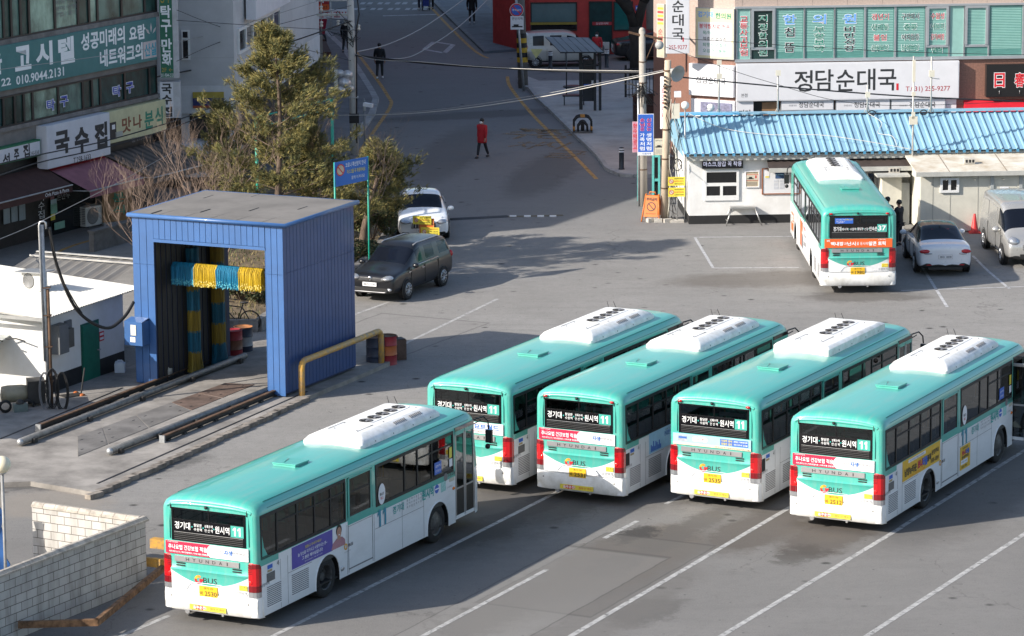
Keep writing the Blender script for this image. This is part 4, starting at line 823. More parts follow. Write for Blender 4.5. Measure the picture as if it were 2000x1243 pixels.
# yellow barrier of bent pipe
A,C=G(590,781,.0),G(745,717,.0); h=1.12; b=MB(); q=.22
dd=(C-A).normalized(); pts=[A,A+U3*(h-q)]+[A+U3*(h-q)+dd*(q*math.sin(t))+U3*(q*(1-math.cos(t)))*0+U3*(q*math.sin(t)) - dd*0 for t in ()]
arc=lambda P,s:[P+U3*(h-q)+U3*(q*math.sin(t))+dd*(s*q*(1-math.cos(t))) for t in (0,.4,.8,1.2,1.57)]
b.tube([A]+arc(A,1)+arc(C,-1)[::-1]+[C],.092,YELP,12); tag(b.build('pipe_barrier'),'bent yellow steel pipe barrier beside the blue arch','barrier')
def drum(px,py,cols,label,rust=None,top=None):
    p=G(px,py,.0); o=thing('oil_drum',label,'drum',(p.x,p.y,.0),0,'oil drums by the bus wash'); b=MB(); r=.285; hh=.88
    pr=[(0,.0),(r,.0),(r,.29),(r+.012,.295),(r,.305)]; 
    for i,(c,a0,a1) in enumerate(((cols[0],.0,.29),(cols[1],.30,.585),(cols[2],.595,.88))): b.lathe([(r+.012,a0),(r,a0+.02),(r,a1-.02),(r+.012,a1)],(0,0,0),c,20)
    b.build('shell',o); t=MB(); t.lathe([(r+.012,.88),(r-.005,.885),(r-.01,.86),(0,.86)],(0,0,0),top or RUST,20); t.build('lid',o)
REDD_=M('faded_red_drum',(.30,.02,.03),.5,var=.2); ORD=M('faded_orange_drum',(.45,.12,.03),.5,var=.2); NAVD=M('navy_drum',(.02,.03,.06),.5,var=.2); GRD=M('grey_drum',(.28,.29,.31),.5,var=.2); BRN=M('brown_drum',(.18,.07,.04),.5,var=.2); ORLID=M('orange_rust_lid',(.42,.17,.06),.7,var=.3,vs=4)
drum(757,711,(REDD_,ORD,REDD_),'red and orange oil drum standing behind the yellow barrier'); drum(734,714,(NAVD,NAVD,NAVD),'dark blue oil drum half hidden by the yellow barrier post')
drum(456,700,(REDD_,BRN,REDD_),'dull red and brown oil drum seen through the wash arch',top=REDD_); drum(476,693,(NAVD,GRD,NAVD),'dark blue drum with a grey band and orange rusty lid',top=ORLID)
p=G(777,702); b=MB(); b.box((0,0,.32),(.42,.4,.62),M('rust_brown_bin',(.10,.06,.045),.7,var=.25),rz=.4); b.box((0,0,.64),(.38,.36,.02),BLK,rz=.4); b.box((-.12,.1,.66),(.2,.16,.1),M('rust_brown_bin'),rz=.7); tag(b.build('scrap_bin',loc=(p.x,p.y,0)),'small rust brown scrap bin right of the red drum','bin')
# bicycle
def bicycle(p,ang,label):
    o=thing('bicycle',label,'bicycle',p,ang); BK=M('black_frame',(.015,.015,.017),.4,var=0)
    for x in (0,1.05):
        b=MB(); n=24; b.tube([(x+.33*math.cos(2*math.pi*i/n),0,.34+.33*math.sin(2*math.pi*i/n)) for i in range(n+1)],.022,TYRE,6,False); wh=b.build('wheel',o); s=MB()
        for i in range(8): a=math.pi*i/8; s.tube([(x-.32*math.cos(a),0,.34-.32*math.sin(a)),(x+.32*math.cos(a),0,.34+.32*math.sin(a))],.004,GALV,3)
        s.sphere((x,0,.34),.035,GALV,8,5); s.build('spokes',wh)
    b=MB()
    for q in (((0,0,.34),(.42,0,.32)),((.42,0,.32),(.22,0,.86)),((0,0,.34),(.25,0,.78)),((.25,0,.78),(.82,0,.84)),((.42,0,.32),(.83,0,.76)),((1.05,0,.34),(.86,0,.72),(.80,0,.95))): b.tube(q,.02,BK,7)
    b.tube([(.44,-.2,.98),(.72,-.24,1.0),(.80,0,.97),(.72,.24,1.0),(.44,.2,.98)],.016,BK,6); b.build('frame',o)
    b=MB(); b.sphere((.18,0,.93),.13,BLK,10,6,1.1,.6,.3); b.tube([(.22,0,.84),(.2,0,.92)],.015,GALV,6); b.build('saddle',o)
    b=MB(); b.lathe([(.09,-.01),(.09,.01)],(.42,0,.32),GALV,14,axis='Y'); b.tube([(.42,-.1,.2),(.42,.1,.44)],.012,BLK,5); b.build('pedals',o)
p=G(489,648); bicycle((p.x,p.y,0),math.pi-.15,'black bicycle parked behind the wash arch by the garden kerb')
p=Vector((-18.6,96.2,0)); o=thing('shade_shed','unseen grey shed added left of the white hut to shade it','shed',p,H63); b=MB(); b.bx(-2.2,2.2,-1.6,1.6,0,2.9,M('shed_grey',(.35,.35,.34),.8)); b.build('wall',o); b=MB(); b.slab([(-2.4,-1.8,2.9),(2.4,-1.8,2.9),(2.4,1.8,3.1),(-2.4,1.8,3.1)],U3,.06,RUST); b.build('roof',o)  # added out of view so that its shadow falls on the hut
# ---- white hut
pr=Plane(G(164,754),H63); uc,_=pr.uv(90,700); o=pr.P(uc,0)
ht=thing('workshop_hut','white workshop hut with a pale corrugated roof left of the wash','hut',(o.x,o.y,0),H63)   # x along the flank, y to the left
BASE=M('black_plinth_paint',(.015,.015,.016),.7,var=.1); ROOFW=M('pale_sheet_roof',(.60,.59,.55),.6,var=.10,vs=1.2,dark=(.52,.50,.45),stretch=(.3,1,1))
b=MB(); b.bx(0,4.3,.02,.16,0,2.42,WALLW); b.bx(.0,.14,.16,7.0,0,2.42,WALLW); b.bx(-.003,4.3,.015,.02,0,.62,BASE); b.build('wall',ht)
b=MB(); n=80
vs=[]
for i in range(n+1):
    x=-.55+5.4*i/n; zz=2.50+(.03 if i%2 else 0)
    vs+=[(x,-.35-.0,zz-.02),(x,7.2,zz+.45)]
b.add(vs,[(2*i,2*i+2,2*i+3,2*i+1) for i in range(n)],ROOFW); b.add([(x,y,z-.03) for x,y,z in vs],[(2*i+1,2*i+3,2*i+2,2*i) for i in range(n)],ROOFW)
b.bx(-.57,-.53,-.35,7.2,2.40,2.50,M('grey_eave',(.3,.3,.29),.6)); b.build('roof',ht)
ud0,_=pr.uv(163,745); ud1,_=pr.uv(194,735)
b=MB(); b.bx(ud0-uc,ud1-uc,-.03,.02,.03,1.78,GREEND); b.bx(ud0-uc-.05,ud1-uc+.05,-.01,.019,.0,1.84,M('green_door_frame',(.01,.10,.07),.5)); b.tube([(ud1-uc-.12,-.03,.95),(ud1-uc-.12,-.09,.95),(ud1-uc-.02,-.09,.95)],.02,GALV,6); b.build('door',ht)
us,zs=pr.uv(199,657); b=MB(); b.bx(us-uc-.13,us-uc+.13,.005,.016,zs-.14,zs+.14,REDP); b.bx(us-uc-.1,us-uc+.1,.002,.006,zs-.10,zs-.03,ADW); b.bx(us-uc-.1,us-uc+.1,.002,.006,zs+.03,zs+.1,ADW); b.build('warning_plate',ht)
b=MB(); 
us,zs=pr.uv(113,655); b.bx(us-uc-.35,us-uc+.15,-.28,.02,zs-.5,zs+.35,M('grey_meter_box',(.13,.135,.14),.5,var=.1)); b.bx(us-uc+.2,us-uc+.5,-.24,.02,zs-.4,zs+.15,M('dark_meter_box',(.10,.095,.085),.5,var=.15)); b.build('meter_box',ht)
us,zs=pr.uv(127,641); b=MB(); b.bx(us-uc-.02,us-uc+.3,-.05,.02,zs-.18,zs+.2,M('grey_meter_box')); b.build('switch_box',ht)
b=MB(); b.slab([(-1.2,1.2,1.55),(-.02,1.2,1.75),(-.02,6,1.75),(-1.2,6,1.55)],U3,.04,M('shelf_sheet',(.42,.44,.43),.6,var=.2)); b.tube([(-1.15,1.25,0),(-1.15,1.25,1.55)],.035,GREEND,6); b.bx(-1.24,-1.18,1.2,6,1.50,1.6,CREAM); b.build('lean_to_shelf',ht)
b=MB(); 
for i,(x,y) in enumerate(((-.5,2.0),(-.75,2.6),(-.4,3.2))): b.tube([(x,y,1.72),(x+.35,y-1.1,1.74),(x+.2,y-1.5,1.72)],.022,BLK,5)
o=b.build('tools',loc=(ht.location.x,ht.location.y,0)); o.rotation_euler=(0,0,H63); tag(o,'black tool poles lying on the lean-to shelf of the hut','tools')
# washing machines under the shelf
def local(rt,x,y,z=0): return Vector(rt.location)+FW*x+Vector((-FW.y,FW.x,0))*y+U3*z
MACH=M('beige_machine',(.27,.24,.17),.5,var=.15)  # beige darkened in colour for the shade under the shelf
p=G(30,800); o=thing('pressure_washer','beige drum shaped pressure washer under the lean-to','pressure washer',(p.x,p.y,.0),.2); b=MB(); b.lathe([(0,-.42),(.22,-.38),(.25,-.2),(.25,.2),(.22,.38),(0,.42)],(0,0,.46),MACH,18,axis='X'); b.build('tank',o); b=MB(); b.bx(.35,.85,-.3,.3,.2,.85,DARKST); b.build('engine',o)
for x in (-.3,.35): b=MB(); b.lathe([(.12,-.06),(.18,-.05),(.18,.05),(.12,.06)],(x,-.36,.18),TYRE,14,axis='Y'); b.build('wheel',o)
p=G(40,812); o=thing('small_pump','small dark pump on the ground under the lean-to','pump',(p.x,p.y,0),.3); b=MB(); b.bx(-.2,.2,-.14,.14,.04,.34,M('grey_green_pump',(.12,.15,.14),.5,var=.2)); b.sphere((.0,0,.36),.12,DARKST,10,6); b.build('motor',o); b=MB(); b.bx(-.26,.26,-.18,.18,0,.05,BLK); b.build('base',o)
p=G(140,782); o=thing('hose_trolley','small hose trolley beside the hut pole','trolley',(p.x,p.y,0),.6); b=MB(); b.tube([(-.3,0,.1),(.3,0,.1),(.45,0,.9)],.025,DARKST,6); b.bx(-.3,.3,-.2,.2,.1,.16,DARKST); b.build('frame',o)
for y in (-.2,.2): b=MB(); b.lathe([(.0,-.03),(.1,-.03),(.1,.03),(0,.03)],(.25,y,.1),M('orange_wheel',(.5,.14,.03),.5),12,axis='Y'); b.build('wheel',o)
p=G(235,735); b=MB(); b.box((0,0,.2),(.30,.30,.40),M('milky_plastic',(.55,.60,.66),.45,var=.05)); b.box((-.02,0,.42),(.24,.22,.04),M('milky_plastic')); b.tube([(-.1,0,.42),(-.06,0,.48),(.06,0,.48),(.1,0,.42)],.02,M('milky_plastic'),6); o=b.build('jerrycan',loc=(p.x,p.y,0)); tag(o,'milky white plastic jerrycan beside the green door','jerrycan')
# mast with conduits
p=G(98,806); o=thing('service_mast','galvanised service mast with a rusty pipe in front of the hut','mast',(p.x,p.y,0)); hh=atY(94,440,p.y).z
b=MB(); b.tube([(-.03,0,0),(-.06,0,hh)],.055,GALV,10); b.build('post',o); b=MB(); b.tube([(.06,0,0),(.05,0,hh*.66)],.045,RUST,8); b.build('rusty_pipe',o); b=MB(); b.tube([(-.1,-.06,1.5),(-.13,-.06,hh),(-.10,-.06,hh+.1),(.0,-.06,hh+.12),(.06,-.06,hh+.08),(.07,-.06,hh-.1)],.03,GALV,8); b.build('conduit',o)
b=MB()
for z in (.9,1.9,2.8,3.6): b.bx(-.13,.13,-.08,.08,z,z+.03,RUST)
b.build('clamp',o)
mast=Vector((p.x,p.y,0))
for i,(px,py,lab) in enumerate(((103,765,'coil of black hose hanging on the rusty mast'),(88,770,'loop of grey cable hanging left of the mast'),(122,772,'coil of black hose hanging right of the mast'))):
    q=atY(px,py,p.y-.12); b=MB(); n=18; rx,rz=(.13,.5)
    for k in range(3 if i!=1 else 2): b.tube([(q.x+(rx+.03*k)*math.cos(2*math.pi*j/n),q.y-.03*k,q.z+.1+(rz+.04*k)*math.sin(2*math.pi*j/n)) for j in range(n+1)],.016,BLK if i!=1 else LETG,6,False)
    o=b.build('hose_coil'); tag(o,lab,'hose','coils of hose by the mast')
def cable(pts,r,label,mat=BLK,sub=8,n=5,name='cable',group=None):
    b=MB(); b.tube(smooth_pts(pts,sub),r,mat,n); return tag(b.build(name),label,'cable',group)
q1=atY(97,445,p.y); q4=w.matrix_world@Vector((0,.02,3.2)); wl=Vector((-11.027,102.686,0))
cable([q1,atY(112,520,p.y+.3),atY(150,605,p.y+.9),atY(205,641,p.y+1.5),atY(240,622,p.y+2),atY(261,590,p.y+2.4)],.05,'thick black cable sagging from the mast to the blue arch')
cable([q1,atY(116,530,p.y+.2),atY(140,580,p.y+.6),atY(160,612,p.y+1)],.022,'thin black cable running beside the thick sagging one')
# outdoor unit of an air conditioner on the hut roof
def condenser(name,label,p,rz,s=1.,lid=False,fan=True,group=None):
    o=thing(name,label,'outdoor unit',p,rz,group); W1,D1,H1=.80*s,.34*s,.62*s; AC=M('ivory_metal',(.62,.61,.57),.5,var=.06)
    b=MB(); b.bx(-W1/2,W1/2,-D1/2,D1/2,.05,H1,AC); b.bx(-W1/2-.006,-W1/2,-D1/2+.03,D1/2-.03,.12,H1-.05,LETG)
    for i in range(9): b.bx(-W1/2-.012,-W1/2-.004,-D1/2+.02,D1/2-.02,.14+i*.052*s,.165+i*.052*s,AC)
    b.bx(-W1/2-.012,-W1/2-.004,-.01,.01,.12,H1-.05,AC); b.build('casing',o)
    f=MB(); f.lathe([(.24*s,.0),(.25*s,.012),(.225*s,.012),(.215*s,.002),(0,.002)],(-.1*s,-D1/2,H1/2+.03),M('fan_grey',(.16,.16,.16),.5,var=.1),22,axis=(X3,U3,Vector((0,-1,0))))
    for i in range(5): f.lathe([((.04+.04*i)*s,.008),((.047+.04*i)*s,.008)],(-.1*s,-D1/2,H1/2+.03),GALV,20,axis=(X3,U3,Vector((0,-1,0))))
    f.build('fan',o); b=MB()
    for x in (-.3*s,.3*s): b.bx(x-.04,x+.04,-D1/2,D1/2,0,.05,DARKST)
    b.build('feet',o)
    if lid: b=MB(); b.box((0.02,0,H1+.03),(W1+.3,D1+.35,.025),GALV,ry=-.06); b.build('lid',o)
    return o
q=G(68,567,2.62); condenser('air_conditioner_unit','air conditioner outdoor unit with a tin lid on the pale hut roof',(q.x,q.y,2.60),-.62,.92,True)
# grey corrugated shed behind the hut
rg0=G(75,490,2.8); RL=M('grey_corrugated_sheet',(.18,.175,.165),.6,.1,var=.18,vs=1.5,dark=(.11,.10,.09),stretch=(1,.2,1)); sh=thing('corrugated_shed','long shed with a rusty grey corrugated roof behind the white hut','shed',(rg0.x,rg0.y,0),H63-math.pi/2)  # x to the right along the ridge, y away
b=MB(); n=30; Lr=3.9; vs=[]
for i in range(n+1):
    x=Lr*i/n; dz=.04 if (i%3==0) else 0
    vs+=[(x,0,2.75+dz),(x,-2.6,2.28+dz)]
b.add(vs,[(2*i,2*i+1,2*i+3,2*i+2) for i in range(n)],RL); vs2=[]
for i in range(n+1): x=Lr*i/n; dz=.04 if (i%3==0) else 0; vs2+=[(x,.0,2.75+dz),(x,1.2,2.5+dz)]
b.add(vs2,[(2*i,2*i+2,2*i+3,2*i+1) for i in range(n)],RL); b.build('roof',sh)
b=MB(); b.box((Lr/2,-.08,2.80),(Lr,.12,.03),M('pale_ridge_cap',(.42,.41,.39),.6,var=.15)); b.box((Lr/2,-.5,2.74),(Lr,.04,.05),M('pale_ridge_cap'),rx=.16); b.build('ridge_cap',sh)
b=MB(); b.bx(.1,Lr,-2.45,-2.35,0,2.27,M('shed_wall',(.2,.2,.19),.8)); b.bx(.05,.15,-2.45,1,0,2.3,M('shed_wall')); b.bx(-.02,1.3,-2.63,-2.58,2.17,2.26,GREEND); b.build('wall',sh)
A,C=G(188,490),G(262,468); b=MB(); d=C-A; b.box(((A.x+C.x)/2,(A.y+C.y)/2,.35),(d.length+.6,.2,.7),M('grey_concrete_wall',(.16,.15,.14),.9,var=.2),rz=math.atan2(d.y,d.x)); b.box(((A.x+C.x)/2,(A.y+C.y)/2,.73),(d.length+.6,.3,.06),M('grey_concrete_wall'),rz=math.atan2(d.y,d.x)); tag(b.build('low_wall'),'low grey concrete wall along the side street behind the shed','wall')
# ---- block wall bottom left
def blocks():
    m=bpy.data.materials.new('pale_block_wall'); m.use_nodes=True; N=m.node_tree.nodes; lk=m.node_tree.links; b=N['Principled BSDF']; tc=N.new('ShaderNodeTexCoord'); s=N.new('ShaderNodeSeparateXYZ'); c=N.new('ShaderNodeCombineXYZ'); lk.new(tc.outputs['Object'],s.inputs[0]); lk.new(s.outputs[0],c.inputs[0]); lk.new(s.outputs[2],c.inputs[1])
    k=N.new('ShaderNodeTexBrick'); k.inputs['Scale'].default_value=1; k.inputs['Brick Width'].default_value=.40; k.inputs['Row Height'].default_value=.20; k.inputs['Mortar Size'].default_value=.008; k.inputs['Mortar Smooth'].default_value=.2
    k.inputs['Color1'].default_value=(.47,.455,.43,1); k.inputs['Color2'].default_value=(.39,.375,.355,1); k.inputs['Mortar'].default_value=(.10,.09,.08,1); lk.new(c.outputs[0],k.inputs['Vector'])
    n=N.new('ShaderNodeTexNoise'); n.inputs['Scale'].default_value=3; n.inputs['Detail'].default_value=7; mp=N.new('ShaderNodeMapping'); mp.inputs['Scale'].default_value=(1.5,1,.35); lk.new(tc.outputs['Object'],mp.inputs[0]); lk.new(mp.outputs[0],n.inputs[0]); r=N.new('ShaderNodeMapRange'); r.inputs[1].default_value=.45; r.inputs[2].default_value=.75; r.inputs[4].default_value=.65; lk.new(n.outputs['Fac'],r.inputs[0])
    x=N.new('ShaderNodeMix'); x.data_type='RGBA'; x.blend_type='MULTIPLY'; lk.new(r.outputs[0],x.inputs['Factor']); lk.new(k.outputs['Color'],x.inputs['A']); x.inputs['B'].default_value=(.52,.50,.47,1); lk.new(x.outputs['Result'],b.inputs['Base Color']); b.inputs['Roughness'].default_value=.9
    bp=N.new('ShaderNodeBump'); bp.inputs['Strength'].default_value=.5; bp.inputs['Distance'].default_value=.02; bp.invert=True; lk.new(k.outputs['Fac'],bp.inputs['Height']); lk.new(bp.outputs[0],b.inputs['Normal']); return m
BLKW=blocks(); Cn=G(281,1142); zt=1.62
top=G(278,1012,zt); P1=G(0,1118,zt); P2=G(66,982,zt); Cn=Vector((top.x,top.y,0))
wl=thing('block_wall','pale concrete block wall turning a corner in the near left of the yard','wall',Cn)
CAP=M('wall_coping',(.42,.38,.33),.85,var=.25,vs=4)
for E_,ext,sd in ((P1,5.0,1),(P2,0,-1)):
    d=Vector((E_.x-Cn.x,E_.y-Cn.y,0)); l=d.length+ext; a=math.atan2(d.y,d.x); b=MB(); s0=.17 if sd==-1 else 0
    b.bx(s0,l,(0 if sd==1 else -.0)-.08,.08,0,zt-.08,BLKW); o=b.build('wall_face',wl); o.rotation_euler=(0,0,a)
    c=MB(); n=round(l/.34); 
    for i in range(n):
        x0,x1=(s0-.1)+(l-s0+.1)*i/n+.005,(s0-.1)+(l-s0+.1)*(i+1)/n-.005; c.bx(x0,x1,-.12,.12,zt-.08,zt-.03,CAP); c.add([(x0,-.11,zt-.03),(x1,-.11,zt-.03),(x1,-.04,zt+.03),(x0,-.04,zt+.03),(x0,.04,zt+.03),(x1,.04,zt+.03),(x1,.11,zt-.03),(x0,.11,zt-.03)],[(0,1,2,3),(3,2,5,4),(4,5,6,7)],CAP)
    o=c.build('coping',wl); o.rotation_euler=(0,0,a)
# globe lamp
p=G(15,1226); zt_=atY(13,908,p.y).z; o=thing('globe_lamp','cream globe lamp on a thin grey post by the block wall','lamp',p); CRG=M('cream_globe',(.70,.63,.47),.35,var=.04)
b=MB(); b.tube([(0,0,0),(0,0,zt_-.2)],.035,M('grey_post_paint',(.25,.25,.25),.5,var=.2),8); b.tube([(0,0,0),(0,0,1.1)],.05,M('green_post_sleeve',(.03,.14,.10),.5,var=.2),8); b.build('post',o); b=MB(); b.sphere((0,0,zt_),.20,CRG,20,14); b.build('globe',o); b=MB(); b.lathe([(.05,-.22),(.10,-.19),(.10,-.16),(0,-.16)],(0,0,zt_),GALV,12); b.build('cap',o)
# blue tarpaulin, bars
p=G(2,1130); BT=M('blue_tarpaulin',(.02,.09,.28),.55,var=.15); b=MB(); vs=[]
for i in range(7):
    for j in range(5): vs.append((-.9+j*.27+(.06 if i%2 else -.04)-i*.03,.12*math.sin(i*1.3+j*2),.0+i*.30))
b.add(vs,[(i*5+j,i*5+j+1,(i+1)*5+j+1,(i+1)*5+j) for i in range(6) for j in range(4)],BT,True); b.add([(x,y+.05,z) for x,y,z in vs],[(i*5+j,(i+1)*5+j,(i+1)*5+j+1,i*5+j+1) for i in range(6) for j in range(4)],BT,True)
tag(b.build('blue_tarpaulin',loc=(p.x,p.y+.1,0)),'blue tarpaulin hanging at the left edge above the block wall','tarpaulin')
RB=M('rusty_bar',(.22,.12,.06),.8,.1,var=.4,vs=6); YBAR=M('worn_yellow_bar',(.50,.26,.03),.6,var=.35,vs=6,dark=(.2,.14,.08))
def bar(a,c,za,zc,m,label,wd=.14,th=.10):
    A,C=G(*a,za),G(*c,zc); d=C-A; b=MB(); mt=Matrix.Translation((A+C)/2)@d.to_track_quat('X','Z').to_matrix().to_4x4(); b.box((0,0,0),(d.length,.02,wd),m,mat=mt); mt2=mt@Matrix.Translation((0,th/2,wd/2)); b.box((0,0,0),(d.length,th,.015),m,mat=mt2); tag(b.build('steel_bar'),label,'steel bar','steel bars around the block wall')
bar((35,1222),(192,1217),.35,.35,RB,'rusty steel bar along the foot of the block wall'); bar((192,1217),(322,1110),.35,.35,RB,'rusty orange steel bar slanting from the wall to the nearest bus'); bar((281,1098),(335,1104),.45,.45,YBAR,'yellow steel bar behind the corner of the block wall',.2); bar((293,1062),(336,1067),.3,.3,YBAR,'short yellow bar lying left of the nearest bus',.22,.2)
p=G(8,1238); b=MB(); b.tube([(-.5,0,.15),(.12,0,.15),(.2,0,.12)],.13,YELP,12); b.sphere((.2,0,.12),.125,YELP,12,8); tag(b.build('yellow_pipe_stop',loc=(p.x,p.y,0)),'yellow pipe end at the foot of the globe lamp','pipe')
# ---------------------------------------------------------------- garden, trees, street furniture of the middle distance
SOIL=M('dry_grass_soil',(.17,.125,.075),.95,var=.35,vs=2,bump=.5,bs=14); GRN=M('dry_grass_blade',(.21,.17,.075),.9,var=.3,vs=3); GRN2=M('green_grass_blade',(.075,.10,.035),.9,var=.3,vs=3)
gp=[G(430,650),G(505,648),G(520,636),G(690,545),G(735,505),G(762,462),G(772,420),G(735,345),G(660,330),G(470,360),G(380,420)]
gp=[Vector((p.x,p.y,0)) for p in gp]
b=MB(); b.slab(gp,U3,.22,SOIL); struct(b.build('garden_bed'))
b=MB()
for i in range(6):
    a,c=gp[i],gp[i+1]; d=c-a; n=max(1,round(d.length/.8))
    for j in range(n): p=a.lerp(c,(j+.5)/n); b.box((p.x,p.y,.2),(d.length/n-.02,.22,.40),M('garden_stone',(.22,.21,.20),.85,var=.25,vs=3,bump=.3,bs=12),rz=math.atan2(d.y,d.x))
struct(b.build('garden_kerb'))
def inpoly(x,y,P):
    c=False
    for i in range(len(P)):
        a,d=P[i],P[i-1]
        if (a.y>y)!=(d.y>y) and x<(d.x-a.x)*(y-a.y)/(d.y-a.y)+a.x: c=not c
    return c
rg=random.Random(5); b=MB()
for i in range(9000):
    x=rg.uniform(-13,-2.5); y=rg.uniform(110,136)
    if not inpoly(x,y,gp): continue
    h=rg.uniform(.06,.2); a=rg.uniform(0,6.28); w_=.02; q=Vector((math.cos(a),math.sin(a),0)); t=Vector((rg.uniform(-.1,.1),rg.uniform(-.1,.1),h)); p=Vector((x,y,.21))
    b.add([p-q*w_,p+q*w_,p+t],[(0,1,2)],GRN if rg.random()<.65 else GRN2)
o=b.build('grass'); o['kind']='stuff'
# foliage
NEED=[M('pine_needle_olive',(.28,.235,.075),.7,var=.25,vs=3),M('pine_needle_green',(.17,.165,.055),.7,var=.25,vs=3),M('pine_needle_dark',(.075,.085,.032),.7,var=.2,vs=3)]
BARK=M('pine_bark',(.14,.10,.075),.9,var=.3,vs=4,stretch=(3,3,.5),bump=.5,bs=10)
def pine(name,label,base,h,crown_r,seed,tufts,lean=0,low=.16,group='pines of the garden'):
    r=random.Random(seed); o=thing(name,label,'tree',base,0,group); tr=MB(); top=Vector((lean,0,h))
    pts=[Vector((lean*(t**1.5)+.12*math.sin(t*5+seed),.10*math.sin(t*4+seed),h*t)) for t in [i/9 for i in range(10)]]
    tr.tube(pts,[.15*(1-.88*i/9)+.012 for i in range(10)],BARK,8)
    tips=[]
    nb=int(h*5.2)
    for k in range(nb):
        t=low+(1-low)*(k+r.random()*.6)/nb; p=pts[min(8,int(t*9))].lerp(pts[min(9,int(t*9)+1)],t*9-int(t*9)); a=k*2.4+r.uniform(-.4,.4)
        prof=min(1.0,(1.05-t)*1.55)*(.65+.5*r.random()); L=crown_r*max(.12,prof); up=.15+.55*t
        q=[p]; 
        for j in range(1,6): s=j/5; q.append(p+Vector((math.cos(a)*L*s,math.sin(a)*L*s,L*(up*s-.10*s*s+.22*s**3)))+Vector((r.uniform(-.05,.05),r.uniform(-.05,.05),0)))
        tr.tube(q,[.035*(1-.15*j)*(1.2-t) for j in range(6)],BARK,5,False)
        for j in range(2,6): tips.append((q[j],t,(q[j]-q[j-1]).normalized()))
        for m_ in range(4):
            s=.4+.55*r.random(); b0=q[int(s*5)]; aa=a+r.choice((-1,1))*r.uniform(.5,1.1); l2=L*.45*r.uniform(.5,1); e=b0+Vector((math.cos(aa)*l2,math.sin(aa)*l2,l2*r.uniform(.05,.5)))
            tr.tube([b0,e],[.014,.006],BARK,3,False); tips.append((b0.lerp(e,.5),t,(e-b0).normalized())); tips.append((e,t,(e-b0).normalized()))
    tr.build('trunk',o); c=MB()
    for k in range(tufts):
        p,t,d=tips[r.randrange(len(tips))]; p=p+Vector((r.gauss(0,.11),r.gauss(0,.11),r.gauss(0,.10))); mt=NEED[0 if r.random()<.45 else 1 if r.random()<.65 else 2]
        d=(d+Vector((r.gauss(0,.45),r.gauss(0,.45),.35+r.gauss(0,.35)))).normalized()
        side=d.cross(U3); side=side.normalized() if side.length>.01 else X3; bt=d.cross(side)
        for i in range(9):
            a=2*math.pi*i/9+r.random(); sp=r.uniform(.25,.95); n=(d+(side*math.cos(a)+bt*math.sin(a))*sp).normalized(); l=r.uniform(.10,.18); w_=n.cross(d if abs(n.dot(d))<.98 else side).normalized()*.010
            b0=p+d*r.uniform(-.06,.08); c.add([b0-w_,b0+w_,b0+n*l],[(0,1,2)],mt)
    c.build('crown',o); return o
P=G(548,540); pine('pine_tree','tall olive green pine rising behind the blue arch',(P.x,P.y-.5,.2),atY(545,64,P.y-.5).z-.2,3.0,11,12500,.0)
P=G(716,500); pine('pine_tree','broad low pine right of the blue arch above the white sedan',(P.x,P.y,.2),atY(735,290,P.y).z-.2,1.75,23,4500,.5,.30)
P=G(450,470); pine('pine_tree','small pine left of the tall one, next to the loudspeaker post',(P.x,P.y,.2),atY(452,205,P.y).z-.2,1.5,31,3000,-.1,.35)
P=G(606,530); pine('pine_tree','short pine between the tall pine and the blue banner',(P.x,P.y,.2),atY(650,250,P.y).z-.2,1.6,37,3200,.15,.45)
TWIG=M('bare_twig',(.25,.18,.14),.85,var=.2,vs=5)
def bare(name,label,base,h,spread,seed,depth=5,stems=5,group='bare shrubs behind the wash'):
    r=random.Random(seed); o=thing(name,label,'shrub',base,0,group); m=MB(); t=MB()
    def grow(p,d,l,rad,k):
        q=[p]; 
        for i in range(3): d=(d+Vector((r.gauss(0,.13),r.gauss(0,.13),.07))).normalized(); q.append(q[-1]+d*l/3)
        (m if k>=depth-1 else t).tube(q,[rad,rad*.9,rad*.8,rad*.65],TWIG,5 if k>2 else 3,False)
        if k<=0: return
        for i in range(2 if r.random()<.5 else 3):
            nd=(d+Vector((r.gauss(0,.5),r.gauss(0,.5),r.uniform(-.1,.5)))).normalized(); grow(q[r.choice((2,3,3))],nd,l*r.uniform(.6,.85),rad*.62,k-1)
    for s in range(stems):
        a=2*math.pi*s/stems+r.random(); grow(Vector((.1*math.cos(a),.1*math.sin(a),0)),Vector((math.cos(a)*spread,math.sin(a)*spread,1)).normalized(),h*.34,.032,depth)
    m.build('trunk',o); t.build('twigs',o); return o
P=Vector((-11.6,117.5,0)); bare('bare_shrub','large bare twiggy shrub left of the pines in front of the striped awning',(P.x,P.y,.1),4.5,.55,3,6,6)
P=Vector((-10.0,119.5,0)); bare('bare_shrub','bare shrub between the twiggy large one and the small pine',(P.x,P.y,.2),5.4,.35,8,6,4)
P=Vector((-6.2,121.5,0)); bare('bare_tree','bare branching tree in front of the grey utility pole',(P.x,P.y,.2),5.4,.14,15,6,3)
LEAF=[M('evergreen_leaf',(.05,.07,.022),.6,var=.3,vs=4),M('olive_leaf',(.11,.105,.03),.6,var=.3,vs=4),M('brown_leaf',(.14,.085,.035),.7,var=.3,vs=4)]
